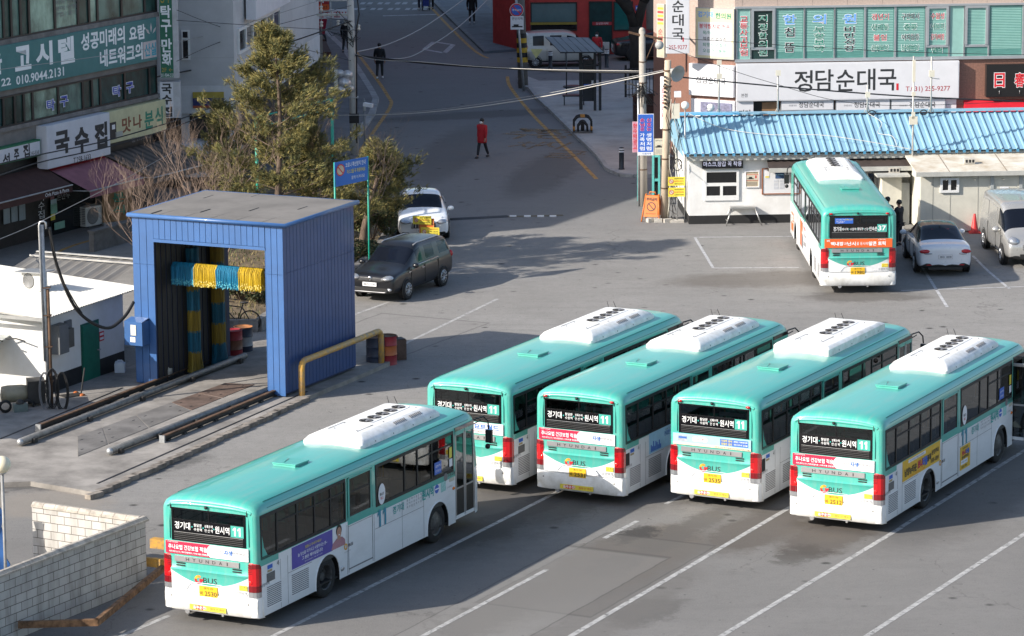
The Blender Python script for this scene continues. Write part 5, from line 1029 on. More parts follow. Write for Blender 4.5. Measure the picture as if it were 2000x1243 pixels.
def shrub(label,base,rx,ry,rz,seed,n,dry=.3):
    r=random.Random(seed); o=thing('evergreen_shrub',label,'shrub',base,0,'evergreen shrubs of the garden'); b=MB()
    for i in range(7): a=i*.9; b.tube([(0,0,0),(math.cos(a)*rx*.5,math.sin(a)*ry*.5,rz*1.1)],[.03,.01],BARK,4,False)
    b.build('stems',o); c=MB(); lobes=[(r.uniform(-.6,.6)*rx,r.uniform(-.6,.6)*ry,rz*r.uniform(.5,1.5),r.uniform(.35,.6)) for _ in range(9)]
    for i in range(n):
        l=r.choice(lobes); v=Vector((r.gauss(0,1),r.gauss(0,1),r.gauss(0,1))).normalized()*l[3]*r.uniform(.6,1.05); p=Vector((l[0]+v.x*rx,l[1]+v.y*ry,max(.03,l[2]+v.z*rz)))
        n1=Vector((r.gauss(0,1),r.gauss(0,1),r.gauss(0,1))).normalized(); n2=n1.orthogonal().normalized(); s=r.uniform(.03,.06); mt=LEAF[2] if r.random()<dry*.4 else LEAF[1] if r.random()<dry else LEAF[0]
        c.add([p-n1*s,p+n2*s*.5,p+n1*s,p-n2*s*.5],[(0,1,2,3)],mt)
    c.build('foliage',o)
P=G(733,455); shrub('dense evergreen bush left of the white sedan',(P.x+.0,126.0,.2),1.0,.9,1.05,2,11000,.5); P=G(712,520); shrub('small green bush behind the dark car bonnet',(P.x,P.y,.2),.6,.6,.4,4,2000,.3)
P=G(470,600); shrub('low green bush seen through the wash arch beside the green pole',(P.x,P.y,.2),.6,.5,.38,6,1800,.4); P=G(505,605); shrub('low green bush seen through the arch at its right pillar',(P.x,P.y,.2),.6,.5,.45,9,1800,.4); P=G(775,440); shrub('low brownish bush at the garden corner by the white sedan',(P.x-.3,P.y-.5,.2),.6,.6,.45,12,2200,.7)
# teal steel frame and loudspeaker post
GSTL=M('teal_steel_paint',(.012,.30,.22),.45,var=.1)
Y0=125
def post(mb,px,y0,y1,Y,r,m): a=atY(px,y1,Y); mb.tube([(a.x,Y,.0),(a.x,Y,atY(px,y0,Y).z)],r,m,6)
o=thing('steel_gantry','tall teal steel frame with ladder beams behind the pines','frame',(0,0,0)); b=MB()
a1,a2=atY(500,230,Y0),atY(648,193,Y0+6); 
for q in (a1,a2): b.tube([(q.x,q.y,0),(q.x,q.y,q.z)],.06,GSTL,7)
b.build('posts',o); b=MB(); L1,L2=a1,a2; dn=U3*-.36
b.tube([L1,L2],.03,GSTL,6); b.tube([L1+dn,L2+dn],.03,GSTL,6)
for i in range(8): q=L1.lerp(L2,i/7); b.tube([q,q+dn],.02,GSTL,5)
b.build('beams',o)
p=G(447,636); b=MB(); b.tube([(0,0,0),(0,0,1.9)],.035,GSTL,7); tag(b.build('green_pole',loc=(p.x,p.y,0)),'thin green pole in the garden behind the bicycle','pole')
YS=117; a1=atY(653,335,YS); o=thing('banner_stand','blue public notice banner on green posts beside the broad pine','banner',(0,0,0)); tl,tr_,br_,bl=atY(653,318,YS),atY(718,306,YS+1.2),atY(718,352,YS+1.2),atY(653,366,YS)
b=MB(); 
for q in (tl,tr_): b.tube([(q.x,q.y+.04,0),(q.x,q.y+.04,q.z)],.035,GSTL,6)
b.build('posts',o); b=MB(); nrm=(tr_-tl).cross(tl-bl).normalized(); nrm=-nrm if nrm.y>0 else nrm
b.slab([bl,br_,tr_,tl],nrm,.01,M('banner_blue',(.02,.14,.50),.5,var=.05)); Rt=(tr_-tl).normalized(); Up=(tl-bl).normalized(); cc=(tl+tr_+bl+br_)/4
sh_=b.build('banner_sheet',o); b=MB(); Lw=(tr_-tl).length; nn=nrm*.02
b.text('코로나 확산방지 안내',cc+Rt*.12*Lw+Up*.25+nn,Rt,Up,Lw*.6,.16,LET,.01,0); b.text('마스크를 꼭 착용하세요',cc+Rt*.14*Lw+Up*.02+nn,Rt,Up,Lw*.55,.14,STICKY,.01,0); b.text('함께 이겨내요',cc+Rt*.2*Lw-Up*.2+nn,Rt,Up,Lw*.4,.12,LET,0,0)
def roundel(mb,c,Rt,Up,r,bg,ring,slash=True,n=20):
    N=Rt.cross(Up)
    def d(r0,r1,m,o): 
        vs=[];
        for i in range(n): a=2*math.pi*i/n; e=Rt*math.cos(a)+Up*math.sin(a); vs+=[c+e*r0+N*o,c+e*r1+N*o]
        mb.add(vs,[(2*i,2*i+1,(2*i+3)%(2*n),(2*i+2)%(2*n)) for i in range(n)],m)
    d(0,r,bg,.0); d(r*.8,r,ring,.002)
    if slash: s=(Rt-Up).normalized()*r*.85; t=(Rt+Up).normalized()*r*.1; mb.add([c+s+t+N*.003,c-s+t+N*.003,c-s-t+N*.003,c+s-t+N*.003],[(0,1,2,3)],ring)
roundel(b,cc-Rt*.33*Lw+Up*.12+nn,Rt,Up,.2,M('cream_disc',(.6,.5,.35),.5),REDP); b.build('lettering',sh_)
p=G(478,440); o=thing('loudspeaker_post','weathered post with a grey horn loudspeaker beside the small pine','loudspeaker',(p.x,p.y,0)); z1=atY(469,200,p.y).z; b=MB(); b.tube([(0,0,0),(-.15,0,z1)],.10,M('weathered_concrete_pole',(.34,.29,.24),.85,var=.2),9); b.build('post',o)
HORN=M('horn_grey',(.36,.36,.35),.5,var=.1)
def horn(parent,c,d,s,name='horn'):
    d=Vector(d).normalized(); u=d.orthogonal().normalized(); v=d.cross(u); m=MB(); m.lathe([(.05*s,-.25*s),(.08*s,-.2*s),(.08*s,-.05*s),(.10*s,.0),(.17*s,.12*s),(.27*s,.25*s),(.28*s,.26*s),(.25*s,.24*s),(.12*s,.06*s),(0,.04*s)],c,HORN,18,axis=(u,v,d)); return m.build(name,parent)
horn(o,(.12,-.1,z1-.2),(.8,-.5,-.12),1.0)
# left utility pole
POLE=M('concrete_pole',(.58,.57,.54),.85,var=.12,vs=3,stretch=(1,1,.3))  # concrete lightened in colour to stand in for sun on this pole
p=G(693,302); o=thing('utility_pole','tall grey utility pole with insulators rising above the bare tree','utility pole',(p.x,p.y,0)); b=MB(); b.tube([(0,0,0),(-.12,0,9.5)],.17,POLE,12,r2=.13); b.build('pole',o)
b=MB(); zA=atY(650,0,p.y).z
for z in (zA,zA-.62): b.box((-.75,0,z),(1.5,.09,.10),GALV)
for x in (-1.3,-.9): b.tube([(x,0,zA-1.3),(x,0,zA+.3)],.02,GALV,5)
b.build('cross_arm',o); PORC=M('porcelain',(.55,.53,.48),.25,var=.05)
for x,z in ((-1.3,zA+.05),(-1.3,zA-.35),(-1.3,zA-1.0),(-.6,zA-.95),(.25,zA-1.15),(-.3,zA-.95)): b=MB(); b.lathe([(0,-.12),(.07,-.12),(.07,-.04),(.035,0),(.07,.04),(.07,.1),(0,.12)],(x,-.05,z),PORC,10); b.build('insulator',o)
b=MB(); rr=random.Random(2)
for i in range(16): x=rr.uniform(-1.1,.3); z=zA-rr.uniform(.6,1.6); b.tube([(x,-.1,z),(x+rr.uniform(-.4,.4),-.16,z+rr.uniform(-.3,.3)),(0,-.18,z-rr.uniform(.1,.5))],.012,BLK,4)
b.tube([(.2,-.05,zA+.2),(.28,-.1,zA-.6),(.16,-.15,zA-1.2),(.1,-.16,.5)],.03,BLK,5); b.build('wiring',o)
b=MB(); b.bx(-.2,.2,-.2,.2,1.35,1.75,BLK); b.bx(-.18,.18,-.19,.19,2.4,2.44,GALV); b.build('band',o)
P1_=o
POLE=M('weathered_concrete',(.38,.35,.31),.85,var=.12,vs=3,stretch=(1,1,.3))
def crumple(name,label,p,s,mat,cat,seed=1):
    r=random.Random(seed); m=MB()
    for i in range(7): m.sphere((r.gauss(0,.18)*s,r.gauss(0,.1)*s,r.gauss(0,.14)*s),.16*s*r.uniform(.6,1.2),mat,7,5,r.uniform(.7,1.4),1,r.uniform(.6,1.2))
    return tag(m.build(name,loc=p),label,cat)
q=atY(662,160,p.y-.2); bx_=thing('cable_box','bundle of shiny cable boxes and bags fixed to the utility pole','cable box',(q.x+.25,q.y,q.z)); b=MB(); 
for i,(x,z,s) in enumerate(((-.2,.35,.2),(.12,.3,.24),(.0,-.05,.3),(.2,-.3,.2),(-.15,-.35,.25))): b.sphere((x,0,z),s,M('silver_bag',(.60,.60,.62),.3,.4,var=.2,vs=8),9,6,1,.7,.8)
b.build('bags',bx_); b=MB(); b.bx(-.45,-.3,-.1,.1,-.3,.5,CREAM); b.build('case',bx_)
# camera post, grey sign back
p=G(713,310); o=thing('camera_post','thin post carrying a white surveillance camera','camera post',(p.x,p.y,0)); z1=atY(711,193,p.y).z; b=MB(); b.tube([(0,0,0),(0,0,z1)],.045,M('blue_grey_post',(.16,.18,.20),.5,var=.1),7); b.build('post',o); b=MB(); b.box((.17,-.12,z1-.25),(.40,.17,.15),ADW,rz=-.4,ry=.12); b.box((.02,0,z1-.4),(.1,.1,.2),GALV); b.build('camera',o)
p=G(728,335); o=thing('road_sign','grey road sign seen from behind on a slim post','road sign',(p.x,p.y,0)); b=MB(); zz=atY(728,285,p.y).z; b.tube([(0,0,0),(0,0,zz+.45)],.035,M('blue_grey_post'),7); b.build('post',o); b=MB(); b.box((.03,.06,zz),(.42,.02,.85),M('sign_back',(.20,.21,.22),.5,.3)); b.build('panel',o)
# pole with the no-parking sign, striped concrete pole
YS2=170.5; p=G(1022,172); NP=Vector((p.x,p.y,.0)); o=thing('striped_pole','concrete pole with yellow and black stripes at the kerb corner','utility pole',(p.x,p.y,0)); b=MB(); b.tube([(0,0,0),(-.25,0,9)],.24,M('dim_pole',(.17,.16,.15),.85,var=.2),12,r2=.19); b.build('pole',o); b=MB()
YB1=M('safety_yellow',(.55,.33,.02),.5,var=.1)
for i in range(6):
    m=YB1 if i%2==0 else BLK; zz=1.25+i*.23; b.lathe([(.262-.005*i,0),(.26-.005*i,.235)],(-.028*zz,0,zz),m,14)
b.build('stripe_band',o); b=MB(); b.sphere((.42,-.1,1.55),.2,HORN,10,7,1,.9,1.1); b.build('meter_dome',o); b=MB(); b.add([(.35,-.32,1.9),(.95,-.32,1.9),(.62,-.32,1.45)],[(0,2,1)],M('pale_yellow_card',(.62,.58,.25),.5)); b.build('warning_card',o)
p=G(1019,178); o=thing('no_parking_sign','round blue and red no-parking sign above a white plate on a leaning post','road sign',(p.x,p.y,0)); b=MB(); q=atY(1008,-10,p.y); b.tube([(.1,-.1,0),(q.x-p.x-.02,-.05,q.z)],.06,GALV,8); b.build('post',o); c=atY(1009,20,p.y-.15)-Vector((p.x,p.y,0)); b=MB(); roundel(b,c,X3,U3,.31,BLUEP,REDP); roundel(b,c+Vector((0,.01,0)),X3,U3,.33,ADW,ADW,False); b.text('주차금지',c+Vector((0,-.006,0)),X3,U3,.42,.1,LET,.01,0); b.build('disc',o)
c=atY(1010,45,p.y-.15)-Vector((p.x,p.y,0)); b=MB(); b.box(c,(.62,.02,.64),ADW); pl=b.build('plate',o); b=MB(); b.text('견인지역',c+Vector((0,-.012,.2)),X3,U3,.5,.13,LETB,.01,0); b.box(c+Vector((.0,-.013,-.18)),(.5,.002,.06),LETB); b.box(c+Vector((-.05,-.013,-.12)),(.24,.002,.1),LETB); b.build('lettering',pl)
# bollards, striped rack
BOL=M('navy_bollard',(.018,.024,.035),.45,var=.1)
for px,py,lab in ((1075,136,'navy bollard beside the small pale car'),(1185,132,'navy bollard behind the shelter roof near the dark car'),(1214,331,'navy bollard on the pavement near the blue vertical sign')):
    p=G(px,py,.13); o=thing('bollard',lab,'bollard',p,0,'navy bollards'); b=MB(); b.lathe([(0,.0),(.13,0),(.12,.03),(.10,.05),(.10,.72),(.11,.74),(.11,.86),(.08,.9),(0,.91)],(0,0,0),BOL,14); b.build('post',o); b=MB()
    for z in (.80,.70): b.lathe([(.112,0),(.114,.03),(.112,.06)],(0,0,z),ADW,14)
    b.build('reflector',o)
p=G(1138,259,.13); o=thing('guard_rack','low black and orange hoop guard on the pavement','guard',p); b=MB(); OR2=M('orange_band',(.55,.25,.04),.5)
for y in (-.25,.25):
    for w_,h in ((.38,.72),(.2,.5)):
        b.tube([(-w_,y,0),(-w_,y,h-.2),(-w_+.12,y,h-.04),(-w_+.22,y,h),(w_-.22,y,h),(w_-.12,y,h-.04),(w_,y,h-.2),(w_,y,0)],.045,BLK,7)
b.box((0,0,.04),(.85,.6,.08),M('rack_base',(.12,.12,.12),.8)); b.build('hoops',o); b=MB()
for y in (-.25,.25):
    for x in (-.38,.38): b.tube([(x,y,.12),(x,y,.3)],.048,OR2,7)
    b.tube([(-.1,y,.72),(.1,y,.72)],.048,OR2,7)
b.build('bands',o); b=MB(); b.tube([(0,0,0),(0,0,.55)],.08,DARKST,8); b.build('valve',o)
# bus shelter with its bench
p=G(1160,216,.13); SHM=M('shelter_dark_steel',(.035,.04,.045),.45,.3,var=.1); o=thing('shelter','dark steel shelter with a translucent sloping roof on the pavement','shelter',p,.02); b=MB()
for x in (.05,.28): b.bx(x-.06,x+.06,-.06,.06,0,2.75,SHM)
b.bx(-.65,-.50,.3,.42,0,2.6,SHM); b.bx(-.35,.32,.06,.1,2.0,2.08,SHM); b.build('posts',o); b=MB(); z1=2.45
q=[atY(1065,73,p.y+.7),atY(1150,75,p.y+.7),atY(1179,103,p.y-1.0),atY(1093,103,p.y-1.0)]; q=[v-p for v in q]; b.slab(q,Vector((0,0,1)),.03,M('smoked_roof_sheet',(.13,.14,.145),.3,var=.05)); 
for i in range(7): a=q[0].lerp(q[1],i/6); c=q[3].lerp(q[2],i/6); b.tube([a+U3*.035,c+U3*.035],.012,SHM,4)
b.tube([q[3],q[2]],.03,SHM,5); b.build('roof',o); b=MB(); b.slab([(-.5,.2,.4),(.0,.2,.4),(.0,.2,2.3),(-.5,.2,2.3)],Vector((0,-1,0)),.02,M('smoked_glass',(.03,.035,.04),.1)); b.bx(-.45,-.1,.16,.18,1.1,1.18,BLUEP); b.bx(-.1,.0,.16,.18,1.15,1.35,ADW); b.build('panel',o)
p2=G(1120,205,.13); o=thing('bench','dark bench standing in the shelter','bench',p2,.0); b=MB(); b.bx(-.5,.55,-.2,.2,.40,.46,SHM); b.build('seat',o); 
for x in (-.42,.47):
    for y in (-.16,.16): b=MB(); b.tube([(x,y,0),(x,y,.4)],.025,SHM,5); b.build('leg',o)
p2=G(1106,186,.13); o=thing('notice_stand','slim dark curved notice stand left of the shelter','notice stand',p2); b=MB(); b.tube([(0,0,0),(.02,0,1),(.0,0,2.0)],.03,SHM,5); b.build('post',o); b=MB(); b.lathe([(0,0),(.5,.0),(.5,.06),(0,.06)],(.35,.1,.35),SHM,14); b.build('table',o)
# planter, fence, dark tree
p=G(1242,238,.13); WD=M('dark_red_planter',(.055,.022,.017),.7,var=.2); o=thing('planter','dark red brown wooden planter box on the pavement','planter',(p.x,p.y,.13)); b=MB()
b.bx(-.1,1.7,-.05,0,0,.75,WD); b.bx(-.1,-.05,0,1.1,0,.75,WD); b.bx(-.1,1.7,1.1,1.15,.0,1.1,WD); b.bx(-.05,1.65,0,1.1,.0,.55,SOIL); b.bx(-.14,1.74,-.09,-.0,.72,.78,WD); b.build('box',o)
p=G(1222,190,.13); o=thing('railing','black iron railing around the tree pit by the red shop','railing',(p.x,p.y,.13)); b=MB()
for i in range(22): x=i*.16; b.tube([(x,0,0),(x,0,1.35)],.018,BLK,4)
for z in (.1,1.3): b.tube([(0,0,z),(3.6,0,z)],.025,BLK,4)
for x in (0,1.8,3.5): b.bx(x-.05,x+.05,-.05,.05,0,1.5,BLK)
b.build('bars',o)
p=G(1245,155,.13); DB=M('dark_wet_bark',(.03,.024,.02),.9,var=.3,vs=3,bump=.4,bs=8); o=thing('street_tree','thick dark leafless street tree in front of the red shop','tree',(p.x,p.y,.1)); b=MB(); b.tube([(0,0,0),(.0,0,1.4),(-.1,0,2.6)],[.42,.36,.34],DB,10); b.build('trunk',o); b=MB()
for q in ([(-.1,0,2.5),(-.45,0,3.6),(-.8,.1,5),(-1.0,.2,7)],[(-.05,0,2.5),(.3,.1,3.8),(.45,.2,5.4),(.6,.2,7.5)],[(-.35,0,3.3),(-1.0,-.2,4.1),(-1.5,-.3,5.5)],[(.3,.1,3.8),(1.0,-.1,5.0),(1.5,0,6.5)]): b.tube(q,[.25,.2,.15,.1][:len(q)],DB,8)
b.build('crown',o)
# ---------------------------------------------------------------- office, shops and poles on the right
def RC(pl,x0,y0,x1,y1):
    u0,z1=pl.uv(x0,y0); u1,z0=pl.uv(x1,y1); return u0,u1,z0,z1
def wb(mb,r,t,m,y=0): mb.bx(r[0],r[1],y-t,y,r[2],r[3],m)
FR=Vector((0,-1,0))
def wt(mb,t,pl,x0,y0,x1,y1,m,bold=.0,y=0,vert=False):
    r=RC(pl,x0,y0,x1,y1)
    if vert:
        n=len(t); h=(r[3]-r[2])/n
        for i,ch in enumerate(t):
            if ch!=' ': mb.text(ch,((r[0]+r[1])/2,y,r[3]-h*(i+.5)),X3,U3,(r[1]-r[0]),h*.86,m,bold,0)
    else: mb.text(t,((r[0]+r[1])/2,y,(r[2]+r[3])/2),X3,U3,r[1]-r[0],r[3]-r[2],m,bold,0)
A3=R_(3)
PO=Plane(G(1346,438.5),A3); OB=thing('office_building','low white terminal office with a long pale blue metal roof','office',PO.o,A3)
OFFW=M('office_white_wall',(.72,.72,.71),.7,var=.07,vs=1.2,dark=(.60,.59,.57)); SKYR=M('pale_blue_roof_sheet',(.225,.40,.51),.55,.0,var=.2,vs=1.2,dark=(.17,.31,.41),stretch=(.6,.25,.6)); GUT=M('pale_grey_gutter',(.44,.44,.41),.6,var=.1); DKG=glass('dark_pane',(.05,.055,.06),.03); BROWN=M('dark_brown_awning',(.055,.042,.038),.6,var=.15)
ze=PO.uv(1420,299)[1]-.02; ur,_=PO.uv(2050,300)
b=MB(); b.bx(0,ur,0,.15,.32,ze,OFFW); b.bx(0,.15,.15,5.2,.32,ze,OFFW); b.bx(-.0,ur,-.004,.146,0,.32,BASE); b.bx(-.004,.15,.0,5.2,0,.32,BASE); b.build('wall',OB)
b=MB(); n=118; x0=-.25; W_=ur-x0; vs=[]; ov=-.45; ry=2.75; rz_=ze+1.02; k=0; vsl=[]
for i in range(48):                 # trapezoid ribs
    c=x0+W_*(i+.5)/48
    for dx,dz in ((-.14,0),(-.05,0),(-.025,.05),(.025,.05),(.05,0)):
        vsl.append((c+dx,dz))
vs=[]
for x,dz in vsl: vs+=[(x,ov,ze+.06+dz),(x,ry,rz_+dz)]
b.add(vs,[(2*i,2*i+2,2*i+3,2*i+1) for i in range(len(vsl)-1)],SKYR)
b.add([(x0-.1,ry,rz_),(ur,ry,rz_),(ur,5.6,ze+.1),(x0-.1,5.6,ze+.1)],[(0,1,2,3)],SKYR); b.add([(x0-.02,ov,ze+.04),(x0-.02,ry,rz_-.02),(x0-.02,5.6,ze+.08),(x0-.02,5.6,ze-.1),(x0-.02,ov,ze-.05)],[(0,1,2,3,4)],SKYR)
for i in range(48): c=x0+W_*(i+.5)/48; b.box((c,ov-.01,ze+.02),(.10,.03,.11),M('roof_edge_blue',(.08,.28,.46),.5,var=.2))
b.build('roof',OB)
b=MB(); b.box(((x0+ur)/2,ry,rz_+.09),(W_,.36,.07),SKYR); b.box((x0+1.2,ry-.02,rz_+.1),(2.4,.42,.075),M('ridge_cap_blue',(.14,.44,.68),.4,var=.08)); b.build('ridge_cap',OB)
b=MB(); b.bx(-.1,ur,-.30,-.02,ze-.22,ze-.02,GUT); b.build('gutter',OB)
r=RC(PO,1375,333,1443,391); b=MB(); WF=M('white_window_frame',(.72,.72,.71),.4,var=.04)
b.bx(r[0],r[1],-.05,.0,r[2],r[2]+.18,WF); b.bx(r[0],r[1],-.05,0,r[3]-.07,r[3],WF); b.bx(r[0],r[0]+.09,-.05,0,r[2]+.18,r[3]-.07,WF); b.bx(r[1]-.09,r[1],-.05,0,r[2]+.18,r[3]-.07,WF)
zm=PO.uv(1400,360)[1]; b.bx(r[0]+.09,r[1]-.09,-.045,0,zm-.07,zm+.05,WF); um=(r[0]+r[1])/2; b.bx(um-.05,um+.05,-.045,0,r[2]+.18,zm-.07,WF); wn_=b.build('window',OB)
g=MB(); g.bx(r[0]+.09,r[1]-.09,-.012,-.006,r[2]+.18,r[3]-.07,M('dark_window_pane',(.012,.013,.015),.08,var=0)); g.build('pane',wn_)
def board(name,label,cat,x0,y0,x1,y1,edge,face,t=.05):
    r=RC(PO,x0,y0,x1,y1); o=thing(name,label,cat,PO.P((r[0]+r[1])/2,r[2]),A3); w2,h=(r[1]-r[0])/2,r[3]-r[2]; b=MB(); e=.035
    b.bx(-w2,w2,-t,0,0,e,edge); b.bx(-w2,w2,-t,0,h-e,h,edge); b.bx(-w2,-w2+e,-t,0,e,h-e,edge); b.bx(w2-e,w2,-t,0,e,h-e,edge); b.build('frame',o); b=MB(); b.bx(-w2+e,w2-e,-t*.6,-.003,e,h-e,face); b.build('face',o); return o,w2,h,-t*.6-.004
o,w2,h,y=board('display_sign','black led display with white Korean letters above the office window','display sign',1371,312,1450.5,328,BLK,M('led_black',(.015,.015,.02),.4,var=0),.14); b=MB(); b.text('마스크,장갑 꼭 착용',(0,y-.006,h/2),X3,U3,w2*1.88,h*.6,M('led_white',(.75,.75,.95),.5,var=0,emit=.25),.005,0); b.build('lettering',o)
o,w2,h,y=board('notice_board','beige no-smoking notice board between the window and the cork board','notice board',1455,334,1483,366,ADW,M('beige_board',(.58,.48,.33),.6,var=.1)); b=MB(); b.bx(-w2*.9,w2*.9,y-.004,y,h*.42,h*.78,REDP); b.bx(-w2*.84,w2*.84,y-.006,y-.004,h*.445,h*.755,M('beige_card',(.60,.56,.45),.6)); b.bx(-w2*.7,w2*.2,y-.008,y-.006,h*.5,h*.56,LETB); b.bx(-w2*.45,0,y-.008,y-.006,h*.56,h*.64,LETB); b.bx(w2*.4,w2*.6,y-.008,y-.006,h*.55,h*.72,REDP); b.text('금연구역 지정안내',(0,y-.006,h*.88),X3,U3,w2*1.4,h*.07,LETB,0,0)
for i in range(4): b.bx(-w2*.7,w2*.7,y-.003,y,h*(.12+i*.06),h*(.14+i*.06),LETG)
b.build('print',o)
o,w2,h,y=board('cork_board','white pin board with a brown wooden frame beside the bus','notice board',1488,329,1546,379,M('brown_wood',(.30,.10,.035),.5,var=.1),M('board_white',(.66,.67,.69),.5,var=.04)); b=MB()
b.bx(-w2*.8,-w2*.5,y-.004,y,h*.62,h*.9,ADW); b.bx(-w2*.78,-w2*.52,y-.006,y-.004,h*.64,h*.7,STICKY); b.bx(-w2*.1,w2*.5,y-.004,y,h*.6,h*.92,M('navy_print',(.04,.09,.2),.5)); b.bx(-w2*.06,w2*.46,y-.006,y-.004,h*.74,h*.76,SKYB)
for i in range(3): b.bx(-w2*.2,w2*.1,y-.003,y,h*(.2+i*.13),h*(.3+i*.13),M('pale_sheet',(.55,.57,.62),.6)); b.bx(w2*.2,w2*.5,y-.003,y,h*(.2+i*.13),h*(.3+i*.13),M('pale_sheet'))
b.build('papers',o)
r=RC(PO,1497,309,1775,326); b=MB(); b.add([(r[0],0,r[3]),(r[1],0,r[3]),(r[1],-.75,r[2]+.12),(r[0],-.75,r[2]+.12)],[(0,1,2,3)],BROWN); b.bx(r[0],r[1],-.8,-.75,r[2]-.02,r[2]+.14,GUT); b.bx(r[0],r[1],-.75,0,r[2]+.0,r[2]+.02,BROWN); b.build('awning',OB)
r=RC(PO,1690,365,1712,438); b=MB(); b.bx(r[0],r[1]-.0,-.03,0,.05,2.0,M('grey_door',(.35,.35,.34),.5)); b.bx(r[0]+.1,r[1]-.1,-.036,-.03,.9,1.8,DKG); b.build('door',OB)
# stepping trestle
p=G(1452,441.5); o=thing('step_stool','aluminium work platform with folding legs against the white office','step stool',(p.x,p.y+.35,0),A3); b=MB(); AL=M('aluminium',(.45,.45,.44),.35,.8,var=.1)
b.bx(-.46,.46,-.16,.16,.60,.66,AL); b.build('top',o)
for s in (-1,1):
    for t in (-1,1): b=MB(); b.tube([(s*.44,t*.14,.6),(s*.66,t*.30,0)],.025,AL,6); b.build('leg',o)
    b=MB(); b.tube([(s*.60,-.25,.16),(s*.60,.25,.16)],.018,AL,6); b.build('brace',o)
# tall cabinet and cream cabin
pc=Plane(G(1722,441),A3); o=thing('tall_cabinet','tall cream cabinet with a lid between the bus and the cream cabin','cabinet',pc.o,A3); r=RC(pc,1722,344,1760,441); b=MB(); b.bx(0,r[1],0,.7,0,r[3],CREAM); b.build('body',o); b=MB(); b.box((r[1]/2,.2,r[3]+.04),(r[1]+.5,1.2,.07),GUT); b.build('lid',o); b=MB(); b.bx(r[1],r[1]+.32,.15,.7,0,r[3]-.3,M('grey_side_panel',(.36,.37,.36),.6,var=.1)); b.build('side_panel',o)
cz=r[3]+.08
def cinder(px,py,Y,z,lab):
    q=atY(px,py,Y); o=MB(); c=M('cement_block',(.50,.47,.42),.9,var=.15,bump=.3,bs=20); o.bx(-.2,.2,-.1,.1,0,.19,c)
    for i in range(3): o.bx(-.15+i*.12,-.07+i*.12,-.103,-.1,.04,.15,BLK)
    oo=tag(o.build('cement_block',loc=(q.x,Y,z)),lab,'block','cement blocks used as weights'); oo.rotation_euler=(0,0,A3); return oo
cinder(1746,333,pc.o.y+.3,cz,'white cement block on the lid of the tall cabinet'); b=MB(); b.sphere((0,0,.06),.25,BLK,10,6,1.1,.6,.3); q=atY(1722,333,pc.o.y+.4); tag(b.build('black_bag',loc=(q.x,q.y,cz)),'crumpled black bag on the lid of the tall cabinet','bag')
PC=Plane(G(1797,455),A3); zt_=PC.uv(1850,335)[1]; CAB=thing('cabin','cream sheet metal cabin with a small sliding window behind the white sedan','cabin',PC.o,A3)
uc1=PC.uv(2050,400)[0]; b=MB(); b.bx(0,uc1,0,.1,.05,zt_-.05,CREAM); b.bx(0,.1,.1,3.0,.05,zt_-.05,CREAM)
for px in (1822,1856,1910,1937,1992): u=PC.uv(px,380)[0]; b.bx(u-.015,u+.015,-.006,0,.05,zt_-.05,M('panel_joint',(.40,.39,.34),.6))
for px in (1937,1993): u=PC.uv(px,380)[0]; b.bx(u-.06,u+.06,-.05,0,.05,zt_-.05,M('grey_channel',(.36,.38,.38),.5,var=.1))
b.build('wall',CAB); b=MB(); RCR=M('cream_roof',(.62,.60,.53),.6,var=.18,vs=1.5,dark=(.40,.32,.22)); b.add([(-.2,-.25,zt_),(uc1,-.25,zt_),(uc1,2.3,zt_+.28),(-.2,2.3,zt_+.28)],[(0,1,2,3)],RCR); b.add([(-.2,-.25,zt_-.06),(-.2,2.3,zt_+.2),(-.2,2.3,zt_+.28),(-.2,-.25,zt_)],[(0,1,2,3)],CREAM)
for i in range(8): x=.9+i*1.05; b.bx(x-.012,x+.012,-.25,2.3,zt_-.3,zt_-.29,CREAM)
for x in (1.0,3.1,5.2): b.add([(x,-.25,zt_+.004),(x+.035,-.25,zt_+.004),(x+.035,2.3,zt_+.284),(x,2.3,zt_+.284)],[(0,1,2,3)],M('rust_seam',(.30,.24,.18),.8,var=.3))
b.build('roof',CAB); b=MB(); b.bx(-.22,uc1,-.31,-.25,zt_-.14,zt_+.02,GUT); b.build('gutter',CAB)
r=RC(PC,1836,348,1872.5,376); b=MB(); b.bx(r[0],r[1],-.07,0,r[2],r[2]+.09,WF); b.bx(r[0],r[1],-.07,0,r[3]-.07,r[3],WF); um=(r[0]+r[1])/2
for x in (r[0],um-.045,r[1]-.09): b.bx(x,x+.09,-.07,0,r[2]+.09,r[3]-.07,WF)
wn_=b.build('window',CAB); b=MB(); b.bx(r[0]+.09,r[1]-.09,-.02,-.01,r[2]+.09,r[3]-.07,M('dark_window_pane')); b.build('pane',wn_); r=RC(PC,1953,365,1970,371); b=MB(); b.bx(r[0],r[1],-.012,-.004,r[2]-.15,r[3],ADW); b.build('paper_notice',CAB)
q=atY(1893,318,PC.o.y+1.0); cinder(1893,318,PC.o.y+1.0,zt_+.14,'weathered cement block lying on the cream cabin roof')
p=G(1903,455); o=thing('traffic_cone','dirty red traffic cone between the cream cabin and the silver van','traffic cone',p); b=MB(); CR=M('cone_red',(.55,.03,.03),.5,var=.15); b.box((0,0,.02),(.42,.42,.04),CR); b.build('base',o); b=MB(); b.lathe([(.17,.04),(.13,.12),(.045,.68),(.03,.70),(0,.70)],(0,0,0),CR,16); b.build('body',o)
